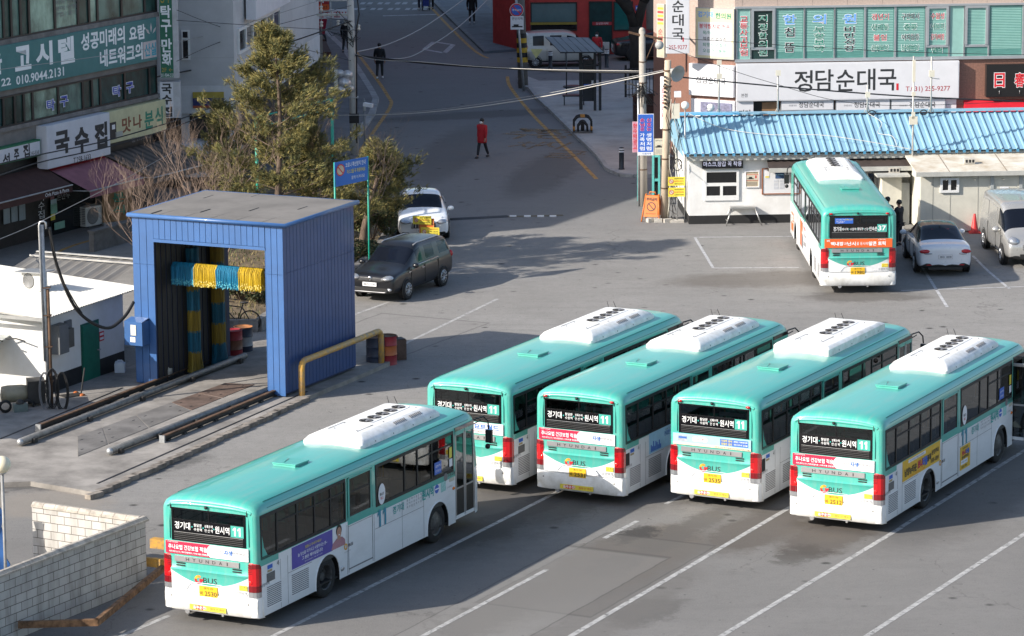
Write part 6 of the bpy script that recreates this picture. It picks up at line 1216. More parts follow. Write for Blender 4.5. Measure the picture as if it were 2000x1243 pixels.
# antenna poles on the roof
ANT=M('antenna_post',(.50,.49,.46),.5,.3,var=.15); ABX=M('ivory_box',(.60,.57,.48),.5,var=.05)
def antenna(px,yb,yt,Y,lab,boxes,arm=False):
    B,T=atY(px,yb,Y),atY(px,yt,Y); o=thing('antenna_mast',lab,'antenna',B,A3,'antenna masts on the blue roof'); h=T.z-B.z; b=MB(); b.tube([(0,0,0),(0,0,h)],.035,ANT,7); b.tube([(-.12,0,0),(0,0,.25)],.015,ANT,5); b.tube([(.12,0,0),(0,0,.25)],.015,ANT,5); b.build('post',o)
    for zz,w_,hh in boxes: m=MB(); m.bx(-w_/2,w_/2,-.12,-.035,zz*h-hh/2,zz*h+hh/2,ABX); m.build('box',o)
    if arm: m=MB(); m.tube([(0,-.05,h*.62),(.3,-.05,h*.6)],.015,ANT,4); m.build('arm',o)
YR=PO.P(2,0).y+2.7
antenna(1404,222,120,YR,'antenna mast with two ivory boxes, leftmost on the blue roof ridge',((.72,.2,.2),(.98,.17,.18))); antenna(1519,222,140,YR,'antenna mast with one ivory box at its tip, near the office ridge middle',((.97,.18,.2),)); antenna(1694,220,166,YR,'shortest antenna mast with a low ivory box on the ridge',((.65,.17,.2),)); antenna(1818,220,111,YR,'antenna mast with a side arm and box, rightmost on the ridge',((.7,.2,.25),),True)
antenna(1781,390,110,PO.P(8,0).y-.55,'long pole with boxes standing in front of the blue roof beside the cabin',((.90,.1,.8),(.74,.13,.15),(.59,.12,.25),(.555,.3,.3)))
for px,py,lab in ((1703,221,'coil of black cable at the foot of the shortest antenna mast'),(1804,220,'coil of black cable left of the rightmost antenna mast')):
    q=atY(px,py,YR-.1); b=MB(); b.tube([(.13*math.cos(i*.4),.0,.09*math.sin(i*.4)) for i in range(17)],.022,BLK,5,False); tag(b.build('cable_coil',loc=q),lab,'cable coil','cable coils on the ridge')
# ---- poles at the office corner
POLB=M('beige_concrete_pole',(.50,.41,.31),.85,var=.12,vs=3,stretch=(1,1,.4)); p=G(1298,431); o=thing('utility_pole','beige concrete pole at the left corner of the office','utility pole',p); z1=atY(1304,118,p.y).z; b=MB(); b.tube([(0,0,0),(.12,0,z1)],.16,POLB,12,r2=.12); b.build('pole',o); b=MB()
for z in (1.2,2.3,3.4,4.4,5.0,z1-.4): b.lathe([(.165,0),(.17,.02),(.165,.05)],(.02*z,0,z),RUST,10)
b.build('clamp',o); b=MB(); rr=random.Random(4)
for i in range(26): z=rr.uniform(.4,z1-.5); x=.1+rr.uniform(.06,.34); b.tube([(x,-.18,z),(x+rr.uniform(-.15,.2),-.2,z-rr.uniform(.3,.9)),(x+rr.uniform(-.1,.25),-.16,z-rr.uniform(.8,1.6) if z>1.7 else .2)],.011,BLK if i%3 else CREAM,4)
for i in range(9): b.sphere((.0,-.16,z1-.6-.14*i),.05,RUST if i%2 else DARKST,6,4)
b.build('wiring',o); horn(o,(.30,-.1,z1-.4),(.55,-.75,-.2),1.15); b=MB(); b.bx(.25,.55,-.2,-.05,z1-2.15,z1-1.6,ABX); b.build('junction_box',o); b=MB(); b.bx(.35,.6,-.25,.05,z1-1.35,z1-1.15,ADW); b.build('camera',o)
pp=p
o=thing('phone_cabin','turquoise steel door frames standing behind the blue vertical sign','cabin',G(1268,392),A3); TQ=M('turquoise_paint',(.12,.50,.48),.45,var=.1); b=MB()
for x in (-.42,-.32,.15,.38): b.bx(x-.04,x+.04,-.04,.04,0,1.75,TQ)
b.bx(.15,.38,-.03,.03,.75,.85,TQ); b.bx(.15,.38,-.03,.03,0,.12,TQ); b.bx(.15,.38,-.03,.03,1.68,1.75,TQ); b.bx(-.42,.38,-.03,.03,1.75,1.85,TQ); b.build('frame',o); b=MB(); b.bx(.19,.34,-.01,.01,.12,1.68,DKG); b.build('pane',o)
p=G(1257,403); o=thing('utility_pole','concrete pole with rusty cross arms carrying the blue vertical sign','utility pole',p); z1=atY(1254,60,p.y).z; b=MB(); b.tube([(0,0,0),(-.05,0,z1)],.15,POLE,12,r2=.12); b.sphere((-.05,0,z1),.12,POLE,10,6); b.build('pole',o); b=MB(); b.tube([(-.18,-.05,0),(-.2,-.05,z1-2)],.045,GALV,7); b.build('conduit',o); b=MB(); b.box((-.3,-.05,z1-.12),(.55,.07,.08),RUST,ry=.25); b.box((.35,-.05,z1-.25),(.75,.07,.08),RUST,ry=.25); b.tube([(.45,-.05,z1-.3),(.1,-.05,z1-1.1)],.02,RUST,5); b.build('cross_arm',o); b=MB(); b.sphere((.6,-.1,z1-.55),.17,HORN,10,7); b.build('dome',o)
b=MB(); rr=random.Random(8)
for i in range(18): a=Vector((rr.uniform(-.9,.6),-.16,z1-2.2+rr.uniform(-.35,.25))); b.tube([a,Vector((-.05,-.2,z1-2.1+rr.uniform(-.2,.2))),Vector((rr.uniform(-.3,.5),-.17,z1-2.6+rr.uniform(-.3,.3)))],.012,BLK,4)
for z in (1.4,2.4,z1-1.2,z1-2): b.lathe([(.16,0),(.163,.04)],(-.02,0,z),RUST,10)
b.build('wiring',o)
def card(name,label,cat,Y,x0,y0,x1,y1,face,edge=None,t=.03,rz=A3,group=None):
    a,c=atY(x0,y0,Y),atY(x1,y1,Y); o=thing(name,label,cat,((a.x+c.x)/2,Y,c.z),rz,group); w2=(c.x-a.x)/2; h=a.z-c.z; b=MB(); b.bx(-w2,w2,-t/2,t/2,0,h,edge or ADW); b.build('panel',o); b=MB(); e=.02; b.bx(-w2+e,w2-e,-t/2-.004,-t/2,e,h-e,face); b.build('face',o); return o,w2,h,-t/2-.006
o,w2,h,y=card('vertical_sign','blue vertical sign with red and white Korean slogans on the pole','sign',p.y-.3,1245,223,1277,304,BLUEP); b=MB()
zt2=h*.97
def vtext(mb,s,x,zt,ch,wd,mats,y):
    for i,c in enumerate(s):
        if c!=' ': mb.text(c,(x,y,zt-ch*(i+.5)),X3,U3,wd,ch*.84,mats[i] if isinstance(mats,list) else mats,.015,0)
REDL=M('red_lettering',(.6,.02,.03),.5,var=0); vtext(b,'손님은',-w2*.42,zt2-.06*h,h*.108,w2*.62,LET,y); vtext(b,'손님은',-w2*.42,zt2-.06*h,h*.108,w2*.54,REDL,y-.003); vtext(b,'가족처럼',-w2*.42,zt2-.42*h,h*.108,w2*.6,LET,y); vtext(b,'신호는',w2*.40,zt2-.06*h,h*.108,w2*.62,LET,y); vtext(b,'신호는',w2*.40,zt2-.06*h,h*.108,w2*.54,REDL,y-.003); vtext(b,'생명처럼',w2*.40,zt2-.42*h,h*.108,w2*.6,LET,y)
b.bx(-w2+.02,w2-.02,y-.002,y+.002,.02,h*.085,ADW); b.text('수원여객',(.1*w2,y-.004,h*.045),X3,U3,w2*1.1,h*.05,LETBL,.01,0); b.build('lettering',o)
o,w2,h,y=card('pink_banner','pink banner half hidden behind the blue vertical sign','banner',p.y-.05,1235,238,1246,298,M('pink_print',(.62,.28,.38),.6,var=.2,vs=6),M('pink_edge',(.6,.4,.45),.6)); b=MB(); vtext(b,'현수막광고',.0,h*.95,h*.17,w2*1.5,REDL,y); b.build('lettering',o)
o,w2,h,y=card('car_notice','beige notice with a car drawing beside the blue vertical sign','sign',p.y-.25,1276.5,271,1304,303,M('beige_card'),M('beige_board')); b=MB(); b.bx(-w2*.75,w2*.2,y-.002,y,h*.46,h*.53,LETB); b.bx(-w2*.5,0,y-.002,y,h*.53,h*.6,LETB); b.text('금연지정 제한구역',(0,y-.002,h*.88),X3,U3,w2*1.5,h*.08,LETB,0,0); roundel(b,Vector((w2*.45,y-.001,h*.58)),X3,U3,w2*.3,M('beige_card'),LETG,False)
for i in range(4): b.bx(-w2*.75,w2*.6,y-.002,y,h*(.1+i*.07),h*(.12+i*.07),LETG)
b.build('print',o)
p=G(1322,434); o=thing('caution_stand','two yellow caution boards on a stand beside the office corner','sign stand',p,A3); b=MB(); b.tube([(0,0,0),(0,0,1.75)],.03,GALV,6); b.box((0,0,.04),(.5,.4,.08),M('cement_block',(.50,.47,.42),.9)); b.build('post',o); Y_=p.y-.05
def caution(parent,x0,y0,x1,y1,lines):
    a,c=atY(x0,y0,Y_)-Vector(parent.location),atY(x1,y1,Y_)-Vector(parent.location); w2=(c.x-a.x)/2; h=a.z-c.z; cx=(a.x+c.x)/2; b=MB(); b.bx(cx-w2,cx+w2,-.06,-.04,c.z,a.z,STICKY); bd=b.build('caution_board',parent); b=MB(); roundel(b,Vector((cx-w2*.62,-.063,c.z+h/2)),X3,U3,h*.26,M('beige_card'),REDP)
    for i,(s,m) in enumerate(lines): b.text(s,(cx+w2*.28,-.063,c.z+h*(.80-.29*i)),X3,U3,w2*1.1,h*.16,m,.01,0)
    b.build('lettering',bd)
caution(o,1304.5,346,1338,363,(('관계차량외 주차금지',LETB),('무단주차시 견인조치',REDL),('수원여객 차고지입니다',LETB))); caution(o,1305,367,1338,384.5,(('외부차량 출입금지',LETB),('마스크를 착용하세요',REDL),('수원여객 주식회사',LETB)))
p=G(1275,434); o=thing('a_frame_sign','orange folding no-parking sign standing by the pole','sign stand',(p.x,p.y+.3,0),A3-.35); ORS=M('orange_plastic',(.62,.17,.03),.45,var=.08); b=MB()
for s in (-1,1):
    q=[(-.34,s*.32,0),(.34,s*.32,0),(.24,s*.03,1.0),(-.24,s*.03,1.0)]; n=Vector((0,s,.29)).normalized()
    b.slab([(-.27,s*.27,.18),(.27,s*.27,.18),(.23,s*.05,.95),(-.23,s*.05,.95)] if s>0 else [(.27,s*.27,.18),(-.27,s*.27,.18),(-.23,s*.05,.95),(.23,s*.05,.95)],n,.02,ORS)
    for a,c in ((0,3),(1,2)): b.tube([q[a],q[c]],.028,ORS,6)
b.tube([(-.12,0,1.0),(-.1,0,1.08),(.1,0,1.08),(.12,0,1.0)],.022,ORS,6); b.build('panels',o); t=MB(); up=Vector((0,.22,.77)).normalized(); nn=Vector((0,-1,.28)).normalized()*.026
t.text('주차금지',Vector((0,-.095,.82))+nn,X3,up,.40,.12,LETB,.02,.0); t.text('영업에 지장이 있습니다',Vector((0,-.235,.30))+nn,X3,up,.4,.05,LETB,.0,.0); roundel(t,Vector((0,-.165,.55))+nn,X3,up,.17,ORS,LETB); t.build('lettering',o)
b=MB(); 
for i,(x,y) in enumerate(((.05,0),(.5,-.1),(-.3,.1))): b.box((x,y,.09),(.38,.19,.18),M('cement_block'),rz=.3*i)
p=G(1278,435); o=b.build('kerb_rubble',loc=(p.x+.1,p.y+.05,0)); o.scale=(.8,.8,.8); tag(o,'loose cement blocks lying behind the orange folding sign','blocks')
for px,py,lab in ((1338,206,'white globe lamp on a thin post beside the beige concrete pole'),(1388,211,'white globe lamp rising behind the left end of the blue roof')):
    Y=PO.o.y+(.8 if px<1350 else 5.9); q=atY(px,py,Y); o=thing('globe_lamp',lab,'lamp',(q.x,Y,0),0,'white globe lamps by the office'); b=MB(); b.tube([(0,0,0),(0,0,q.z-.13)],.03,GALV,6); b.build('post',o); b=MB(); b.sphere((0,0,q.z),.155,M('white_globe',(.72,.71,.68),.3,var=.02),16,11); b.build('globe',o)
# ---- the restaurant building behind the office
PB=Plane((8.95,142.0),A3); RB_=thing('restaurant_building','pinkish granite shop building with green clinic windows and white restaurant signs','building',PB.o,A3)
GRAN=M('pink_granite',(.46,.36,.31),.55,var=.10,vs=14); GRAND=M('brown_granite',(.26,.135,.10),.5,var=.18,vs=16); WINF=M('window_alu',(.42,.44,.46),.4,.5,var=.06); UL=13.0; HB=11.5
zs1=PB.uv(1440,117)[1]; zs2=PB.uv(1440,17)[1]
chv=Vector((math.cos(R_(-30-3)),math.sin(R_(-30-3)),0)); CH=2.0; c0=-chv*CH      # chamfer start, local
sdv=-Vector((math.cos(R_(94)),math.sin(R_(94)),0)); s0_=c0-sdv*9
b=MB()
def poly_wall(z0,z1,m,off=0.):
    pts=[(s0_.x,s0_.y),(c0.x,c0.y),(0,0),(UL,0),(UL,10),(s0_.x+6,10)]
    k=len(pts); vs=[(x,y,z0) for x,y in pts]+[(x,y,z1) for x,y in pts]; b.add(vs,[(i,(i+1)%k,k+(i+1)%k,k+i) for i in range(k)],m)
    return pts,k
pts,k=poly_wall(0,zs1+.02,GRAND); poly_wall(zs1+.02,zs2,GRAN); poly_wall(zs2,HB,GRAN); b.add([(x,y,HB) for x,y in pts],[tuple(range(k))],FELT)
for i in range(9): b.bx(1.4*i+.3,1.4*i+.312,-.004,0,zs2+.1,HB,M('granite_joint',(.25,.2,.18),.8))
b.bx(0,UL,-.04,0,zs2+.9,zs2+.93,M('granite_joint')); b.build('wall',RB_)
b=MB(); b.bx(0,UL,-.12,.0,zs1-.10,zs1+.02,WINF); b.bx(0,UL,-.10,0,zs2,zs2+.08,WINF); b.build('sill',RB_)
# clinic windows
GRNG=M('green_clinic_glass',(.10,.27,.24),.12,var=.12,vs=2.5,stretch=(1,1,12),coat=.3); GRNP=M('pale_green_glass',(.26,.46,.42),.15,var=.06); DKW=M('dark_green_glass',(.02,.045,.042),.08,var=.1); BLIND=M('blind_slat',(.27,.50,.45),.5,var=.05)
wins=[(1440,1465,0,'교통사고보험'),(1467,1513,2,'지정한의원'),(1515,1569,1,'한침뜸'),(1572,1628,1,'의부항보약'),(1631,1687,1,'원비만성장'),(1691,1746,1,None),(1750,1806,1,None),(1809,1852,2,None),(1855,1882,0,None),(1884,1929,2,None),(1932,1996,1,None),(2000,2050,1,None)]
CLB=M('clinic_blue',(.14,.36,.78),.5,var=0); CLR_=M('clinic_red',(.60,.05,.06),.5,var=0); CLG=M('clinic_green',(.02,.22,.14),.5,var=0)
tx={5:(('갱년기',CLR_),('생리통',CLG),('불임',CLR_),('산후보약',CLG)),6:(('구안와사',LETB),('중풍',CLG),('어지럼증',LETB),('남성보양',CLG)),7:(('수험생',CLR_),('아토피',CLG),('감기/비염',CLR_),('면역',CLG))}
for i,(x0,x1,kind,vt) in enumerate(wins):
    u0,_=PB.uv(x0,60); u1,_=PB.uv(x1,60); f=MB(); za,zb=zs1+.02,zs2
    for x in (u0-.05,u1+.0): f.bx(x,x+.05,-.06,.0,za,zb,WINF)
    if kind==2:
        zq=za+(zb-za)*.20; f.bx(u0,u1,-.06,0,zq-.04,zq+.06,WINF)
        for a,c in ((u0,u0+.10),(u1-.10,u1)): f.bx(a,c,-.09,0,zq+.06,zb,WINF)
        f.bx(u0+.1,u1-.1,-.09,0,zb-.1,zb,WINF)
    wo=f.build('window',RB_); g=MB(); g.bx(u0,u1,-.02,-.004,za,zb,(GRNP if kind==0 else DKW if (kind==2 and i==1) else GRNG)); 
    g.build('pane',wo)
    if kind!=0 and i!=1:
        s=MB(); zz=za+(zb-za)*(.22 if kind==2 else .14); n=26
        for j in range(n): z=zz+(zb-.05-zz)*j/n; s.bx(u0+.06,u1-.04,-.026,-.022,z,z+.035,BLIND)
        s.build('blind',wo)
    t=MB(); uc_=(u0+u1)/2; W2=u1-u0
    def two(s_,c,wd,h,m,bo=.02): t.text(s_,(c[0],-.032,c[1]),X3,U3,wd+.04,h+.04,LET,bo*.4+.016,0); t.text(s_,(c[0],-.036,c[1]),X3,U3,wd,h,m,bo*.4,0)
    if vt:
        if i==0: 
            for j,c in enumerate(vt): two(c,(uc_,za+(zb-za)*(.79-.133*j)),W2*.62,.225,CLR_)
        elif i==1:
            for j,c in enumerate(vt): two(c,(uc_,za+(zb-za)*(.80-.168*j)),W2*.36,.25,CLG)
        else:
            two(vt[0],(uc_,za+(zb-za)*.77),W2*.46,.38,CLB,.04); n=len(vt)-1
            for j,c in enumerate(vt[1:]): two(c,(uc_,za+(zb-za)*((.52-.3*j) if n==2 else (.56-.125*j))),W2*.36,.36 if n==2 else .22,LETB if i in(2,4) else CLG)
    elif i in tx:
        for j,(s_,m) in enumerate(tx[i]): two(s_,(uc_,za+(zb-za)*(.80-.205*j if i<7 else (.80-.205*j if j<3 else .13))),W2*(.60 if len(s_)>2 else .46),.24,m,.01)
    if t.v: t.build('lettering',wo)
def signbox(label,x0,y0,x1,y1,t,face,pl=PB,name='shop_sign',edge=None,rot=A3,group=None):
    r=RC(pl,x0,y0,x1,y1); o=thing(name,label,'shop sign',pl.P((r[0]+r[1])/2,r[2]),rot,group); w2,h=(r[1]-r[0])/2,r[3]-r[2]; b=MB(); b.bx(-w2,w2,-t,0,0,h,edge or face); b.build('box',o); b=MB(); b.bx(-w2+.03,w2-.03,-t-.006,-t,.03,h-.03,face); b.build('face',o); return o,w2,h,-t-.009
SGW=M('sign_white',(.66,.66,.69),.45,var=.03); INK=M('brush_ink',(.025,.027,.03),.6,var=0)
o,w2,h,y=signbox('long white restaurant sign with large brush letters and a phone number',1437,124,1870,190,.30,SGW); b=MB()
for i,c in enumerate('정담순대국'): b.text(c,(-w2+2*w2*(.30+.094*i),y,h*(.52+.02*(i%2))),X3,U3,2*w2*.082,h*.58,INK,.012,0)
b.bx(w2*.435,w2*.455,y-.002,y,h*.24,h*.42,REDL); b.text('T.031) 255-9277',(w2*.72,y,h*.25),X3,U3,w2*.40,h*.17,M('crimson_lettering',(.38,.03,.04),.5,var=0),.005,0); b.text('본점',(-w2*.93,y,h*.16),X3,U3,w2*.055,h*.1,INK,0,0); b.build('lettering',o)
for x0,x1,lab in ((1524,1627,'small white restaurant lightbox with brush letters, left of three under the long sign'),(1631,1737,'small white restaurant lightbox with brush letters, middle of three under the long sign'),(1739,1845,'small white restaurant lightbox with brush letters, right of three under the long sign')):
    o,w2,h,y=signbox(lab,x0,193,x1,214,.2,SGW,edge=WINF,group='white lightboxes under the restaurant sign'); b=MB(); b.text('정담순대국',(w2*.15,y,h*.5),X3,U3,w2*.95,h*.5,INK,.01,0); b.text('정성을 담은',(-w2*.55,y,h*.45),X3,U3,w2*.3,h*.15,LETG,0,0); b.build('lettering',o)
b=MB(); r=RC(PB,1437,192,1470,260); b.bx(r[0],r[1],-.2,0,0,r[3],SGW); b.text('정담',((r[0]+r[1])/2,-.206,r[3]-.7),X3,U3,.5,.5,INK,.02,0)
r=RC(PB,1472,193,1522,260); b.bx(r[0],r[1],-.03,-.002,0,r[3],M('shop_dark',(.02,.016,.014),.3)); r=RC(PB,1488,200,1520,260); b.bx(r[0],r[1],-.05,-.03,0,r[3],M('wood_door',(.28,.16,.08),.5)); r=RC(PB,1846,191,1866,260); b.bx(r[0],r[1],-.1,-.002,0,r[3],SGW); b.build('shopfront',RB_)
o,w2,h,y=signbox('black restaurant sign with red Chinese characters at the right edge',1924,125,2050,186,.35,M('sign_black',(.012,.012,.013),.3,var=0)); b=MB()
for i,c in enumerate('日春'): c0_=-w2+2*w2*(.20+.31*i); b.text(c,(c0_,y,h*.52),X3,U3,.46,.62,LET,.06,0); b.text(c,(c0_,y-.004,h*.52),X3,U3,.42,.58,REDL,.02,0); b.tube([(c0_,y-.02,h*.2),(c0_,y-.02,0.12)],.012,GALV,4)
b.build('lettering',o)
r=RC(PB,1882,196,2050,216); b=MB(); RA=M('red_awning',(.52,.015,.03),.5,var=.08); b.add([(r[0],0,r[3]),(r[1],0,r[3]),(r[1],-.9,r[2]+.05),(r[0]-.05,-.9,r[2]+.05)],[(0,1,2,3)],RA); b.bx(r[0]-.05,r[1],-.92,-.9,r[2]-.2,r[2]+.06,RA); b.add([(r[0],0,r[3]),(r[0]-.05,-.9,r[2]+.05),(r[0]-.05,-.9,r[2]-.2),(r[0],0,r[2]-.1)],[(0,1,2,3)],RA); b.build('awning',RB_)
# chamfer signs
cw=PB.P(0,0)+Vector((chv.x*math.cos(A3)-chv.y*math.sin(A3),chv.x*math.sin(A3)+chv.y*math.cos(A3),0))*-CH; PCH=Plane(cw,R_(-30))
o,w2,h,y=signbox('pale yellow clinic sign with blue heading and a list of treatments',1361,14,1436,117,.12,M('clinic_yellow',(.68,.63,.40),.45,var=.03),PCH,rot=R_(-30),edge=WINF); b=MB(); 
k=20; rw,rh,rr_=w2*.86,h*.30,.12; b.bx(-rw,rw,y-.001,y+.002,h*.06,h*.72,ADW); b.text('경기대',(-w2*.48,y,h*.87),X3,U3,w2*.8,h*.12,CLB,.03,0); b.text('한의원',(w2*.45,y,h*.855),X3,U3,w2*.82,h*.12,CLG,.03,0); b.text('봉약침치료 전문',(0,y-.003,h*.64),X3,U3,w2*1.6,h*.095,CLR_,.02,0)
for i,s_ in enumerate(('목/허리 디스크','척추관 협착증','퇴행성 관절염','오십견 / 통풍')): b.text(s_,(0,y-.003,h*(.51-.118*i)),X3,U3,w2*1.22,h*.075,CLG if i!=1 else LETB,.01,0)
b.build('lettering',o)
o,w2,h,y=signbox('white restaurant sign with brush letters on the cut corner',1350,123,1436,190,.2,SGW,PCH,rot=R_(-30)); b=MB(); b.text('정담순대국',(-w2*.0,y,h*.5),X3,U3,w2*1.35,h*.22,INK,.01,0); b.text('체인 본점',(w2*.45,y,h*.7),X3,U3,w2*.3,h*.05,LETG,0,0); b.build('lettering',o)
r=RC(PCH,1352,192,1436,262); b=MB(); rot=R_(-33); mt=Matrix.Translation(c0)@Matrix.Rotation(rot,4,'Z')
def chb(u0,u1,t0,t1,z0,z1,m): b.box((0,0,0),(u1-u0,t1-t0,z1-z0),m,mat=mt@Matrix.Translation(((u0+u1)/2,-(t0+t1)/2,(z0+z1)/2)))
chb(r[0],r[1],.0,.1,0,r[3],SGW); chb(.55,r[1]-.1,.1,.14,r[3]-.75,r[3]-.1,M('lilac_print',(.22,.22,.33),.5,var=.3,vs=8)); chb(.3,r[1]-.1,.1,.12,.3,r[3]-.8,M('lilac_paper',(.55,.52,.66),.5)); b.build('shopfront',RB_)
Y=PCH.o.y-.9; o,w2,h,y=card('hanging_sign','tall white hanging restaurant sign with vertical brush letters at the corner','shop sign',Y,1301,-60,1346,104,SGW,SGW,.25); b=MB(); vtext(b,'정담순대국',.0,h*.99-.05,h*.165,w2*1.0,INK,y); b.text('255-9277',(0,y,h*.075),X3,U3,w2*1.6,h*.05,M('crimson_lettering'),.005,0); b.bx(w2*.4,w2*.5,y-.002,y,h*.14,h*.19,REDL); b.build('lettering',o); b=MB(); b.tube([(-w2*.2,.1,h*.9),(.5,1.2,h*.9)],.04,GALV,5); b.tube([(-w2*.2,.1,h*.2),(.5,1.2,h*.2)],.04,GALV,5); b.build('bracket',o)
o,w2,h,y=card('side_sign','old cream signboard with red print on the side wall behind the hanging sign','shop sign',Y+1.2,1284,8,1302,112,M('old_cream_sign',(.50,.44,.33),.6,var=.15),CREAM,.2,R_(-40)); b=MB()
for i in range(5): b.bx(-w2*.8,w2*.8,y-.003,y,h*(.62+.07*i),h*(.66+.07*i),(STICKY,CLR_,STICKY,CLR_,STICKY)[i])
vtext(b,'순대국',0,h*.55,h*.13,w2*1.2,CLR_,y); b.build('lettering',o)
o,w2,h,y=card('white_stand','white vertical menu board at the foot of the restaurant corner','menu board',Y+.2,1290,150,1301,252,ADW,ADW,.1,R_(-20)); b=MB(); vtext(b,'순대국수육',0,h*.8,h*.12,w2*.9,CLR_,y); b.build('lettering',o)
# ---------------------------------------------------------------- buildings on the left and across the street
A63=R_(62.8); PL=Plane((-18.26,125.97),A63); B1=thing('study_building','dark shop building with a teal sign, green windows and noodle shop signs','building',PL.o,A63)
DKC=M('dark_concrete',(.22,.20,.19),.85,var=.15,vs=1.5); DKC2=M('shopfront_dark',(.03,.027,.026),.5,var=.2); UE=PL.uv(308,150)[0]; U0=-7.5; H1_=14.2
def RZ(pl,x0,x1,xr,yt,yb): return pl.uv(x0,yb)[0],pl.uv(x1,yb)[0],pl.uv(xr,yb)[1],pl.uv(xr,yt)[1]
zg=PL.uv(300,190)[1]; zw0=PL.uv(300,187)[1]; zw1=PL.uv(300,128)[1]; zu0=PL.uv(298,19)[1]; zu1=zu0+2.0
b=MB(); b.bx(U0,UE,.3,9,0,zg-.9,DKC2); b.bx(U0,UE,.0,9,zg-.9,zg,DKC); b.bx(U0,UE,.06,9,zg,zw1,DKC2); b.bx(U0,UE,0,9,zw1,zu0-.12,DKC); b.bx(U0,UE,.06,9,zu0-.12,zu1,DKC2); b.bx(U0,UE,0,9,zu1,H1_,DKC); b.build('wall',B1)
b=MB(); b.bx(U0,UE+.05,-.12,0,zu0-.28,zu0-.10,M('ledge_concrete',(.21,.19,.18),.85,var=.2)); b.bx(U0,UE+.05,-.10,0,zg-.05,zg+.1,M('ledge_concrete')); b.build('ledge',B1)
def gpane(nm,col,rough=.08): return M(nm,col,.22,var=.45,vs=1.1,spec=.25,stretch=(1,1,.5))
GP1=gpane('green_grey_pane',(.11,.20,.17)); GP2=gpane('dark_green_pane',(.03,.075,.065)); GP3=gpane('pale_curtain_pane',(.30,.42,.33)); GP4=gpane('dark_teal_pane',(.012,.07,.07)); MUL=M('dark_mullion',(.025,.024,.024),.4,.3,var=.1)
def wrow(z0,z1,xs,ym,mats):
    us=[PL.uv(x,ym(x))[0] for x in xs]; us[0]=U0 if xs[0]<-20 else us[0]
    for i in range(len(us)-1):
        f=MB(); f.bx(us[i],us[i]+.07,-.05,.06,z0,z1,MUL); f.bx(us[i+1]-.05,us[i+1],-.05,.06,z0,z1,MUL); f.bx(us[i]+.07,us[i+1]-.05,-.05,.06,z0,z0+.06,MUL); f.bx(us[i]+.07,us[i+1]-.05,-.05,.06,z1-.06,z1,MUL); w_=f.build('window',B1); g=MB(); g.bx(us[i]+.07,us[i+1]-.05,.0,.02,z0+.06,z1-.06,mats[i%len(mats)]); g.build('pane',w_)
wrow(zg+.1,zw1,[-120,-50,5,27,45,62,112,160,178,194,242,290,305],lambda x:220-x*.22,[GP2,GP4,GP2,GP2,GP3,GP3,GP1,GP2,GP1,GP4,GP4,GP2])
wrow(zu0-.10,zu1,[-120,-40,5,20,38,55,105,150,172,188,235,280,304],lambda x:40-x*.18,[GP2,GP1,GP2,GP1,GP2,GP3,GP3,GP2,GP3,GP1,GP1,GP2])
def ptext(o_mb,s_,x0,x1,xm,yt,yb,m,bold=.02,y=-.012,dy=None):
    "text on the facade: left px, right px, px where the heights are read"
    u0,u1,z0,z1=RZ(PL,x0,x1,xm,yt,yb); o_mb.text(s_,((u0+u1)/2,y,(z0+z1)/2),X3,U3,u1-u0,z1-z0,m,bold,0)
b=MB(); BLUE_T=M('blue_window_lettering',(.06,.09,.42),.5,var=0)
for x,s_ in ((98,'탁'),(124,'구'),(227,'탁'),(252,'구')):
    yt=(205-(x-98)*.21)-22; ptext(b,s_,x-9,x+9,x,yt-1+(10 if s_=='구' else 12),yt+(32 if s_=='구' else 34),LET,.06,-.03); ptext(b,s_,x-8,x+8,x,yt+(10 if s_=='구' else 12),yt+(31 if s_=='구' else 33),BLUE_T,.02,-.036)
for i,s_ in enumerate(('회화 연습','영어 수행','문법 / 듣기')): ptext(b,s_,106,149,128,-2+i*12,7+i*12,LETG,.0,-.03)
b.build('window_lettering',B1)
def bsign(label,x0,x1,xr,yt,yb,t,face,group=None,name='shop_sign',edge=None,pl=None):
    pl=pl or PL; u0,u1,z0,z1=RZ(pl,x0,x1,xr,yt,yb); o=thing(name,label,'shop sign',pl.P((u0+u1)/2,z0),A63,group); w2=(u1-u0)/2; h=z1-z0; b=MB(); b.bx(-w2,w2,-t,0,0,h,edge or face); b.build('box',o); f=MB(); f.bx(-w2+.03,w2-.03,-t-.008,-t,.03,h-.03,face); f.build('face',o); return o,w2,h,-t-.012,(u0+u1)/2,z0
TEALS=M('teal_sign',(.035,.17,.175),.5,var=.06); SHW=M('sign_dull_white',(.64,.64,.68),.5,var=.05)
o,w2,h,y,uc,z0=bsign('long teal sign with white Korean letters and a phone number between the window rows',-90,299,299,33,116,.18,TEALS); b=MB()
def on(s_,x0,x1,xm,yt,yb,m,bold=.02):
    u0,u1,za,zb=RZ(PL,x0,x1,xm,yt,yb); b.text(s_,((u0+u1)/2-uc,y,(za+zb)/2-z0),X3,U3,u1-u0,zb-za,m,bold,0)
for s_,x0,x1,xm,yt,yb in (('고',21,53,37,89,137),('시',62,95,79,81,128),('텔',106,138,122,72,124)): on(s_,x0,x1,xm,yt,yb,LET,.04)
on('성공미래의',150,236,193,58,92,LET,.03); on('요람',244,276,260,49,78,LET,.03); on('네트워크의',187,271,229,90,124,LET,.03); on('010.9044.2131',23,117,70,139,157,LET,.02); on('22',-6,13,4,152,167,LET,.02); on('서울',-60,-4,-30,100,150,LET,.04)
u0,u1,za,zb=RZ(PL,272,299,285,80,113); b.bx(u0-uc,u1-uc-.04,y-.002,y+.001,za-z0,zb-z0,M('pinkish_white',(.55,.48,.48),.5)); y-=.004; on('산실',274,297,285.5,84,109,M('cyan_lettering',(.02,.30,.40),.5,var=0),.03); y+=.004
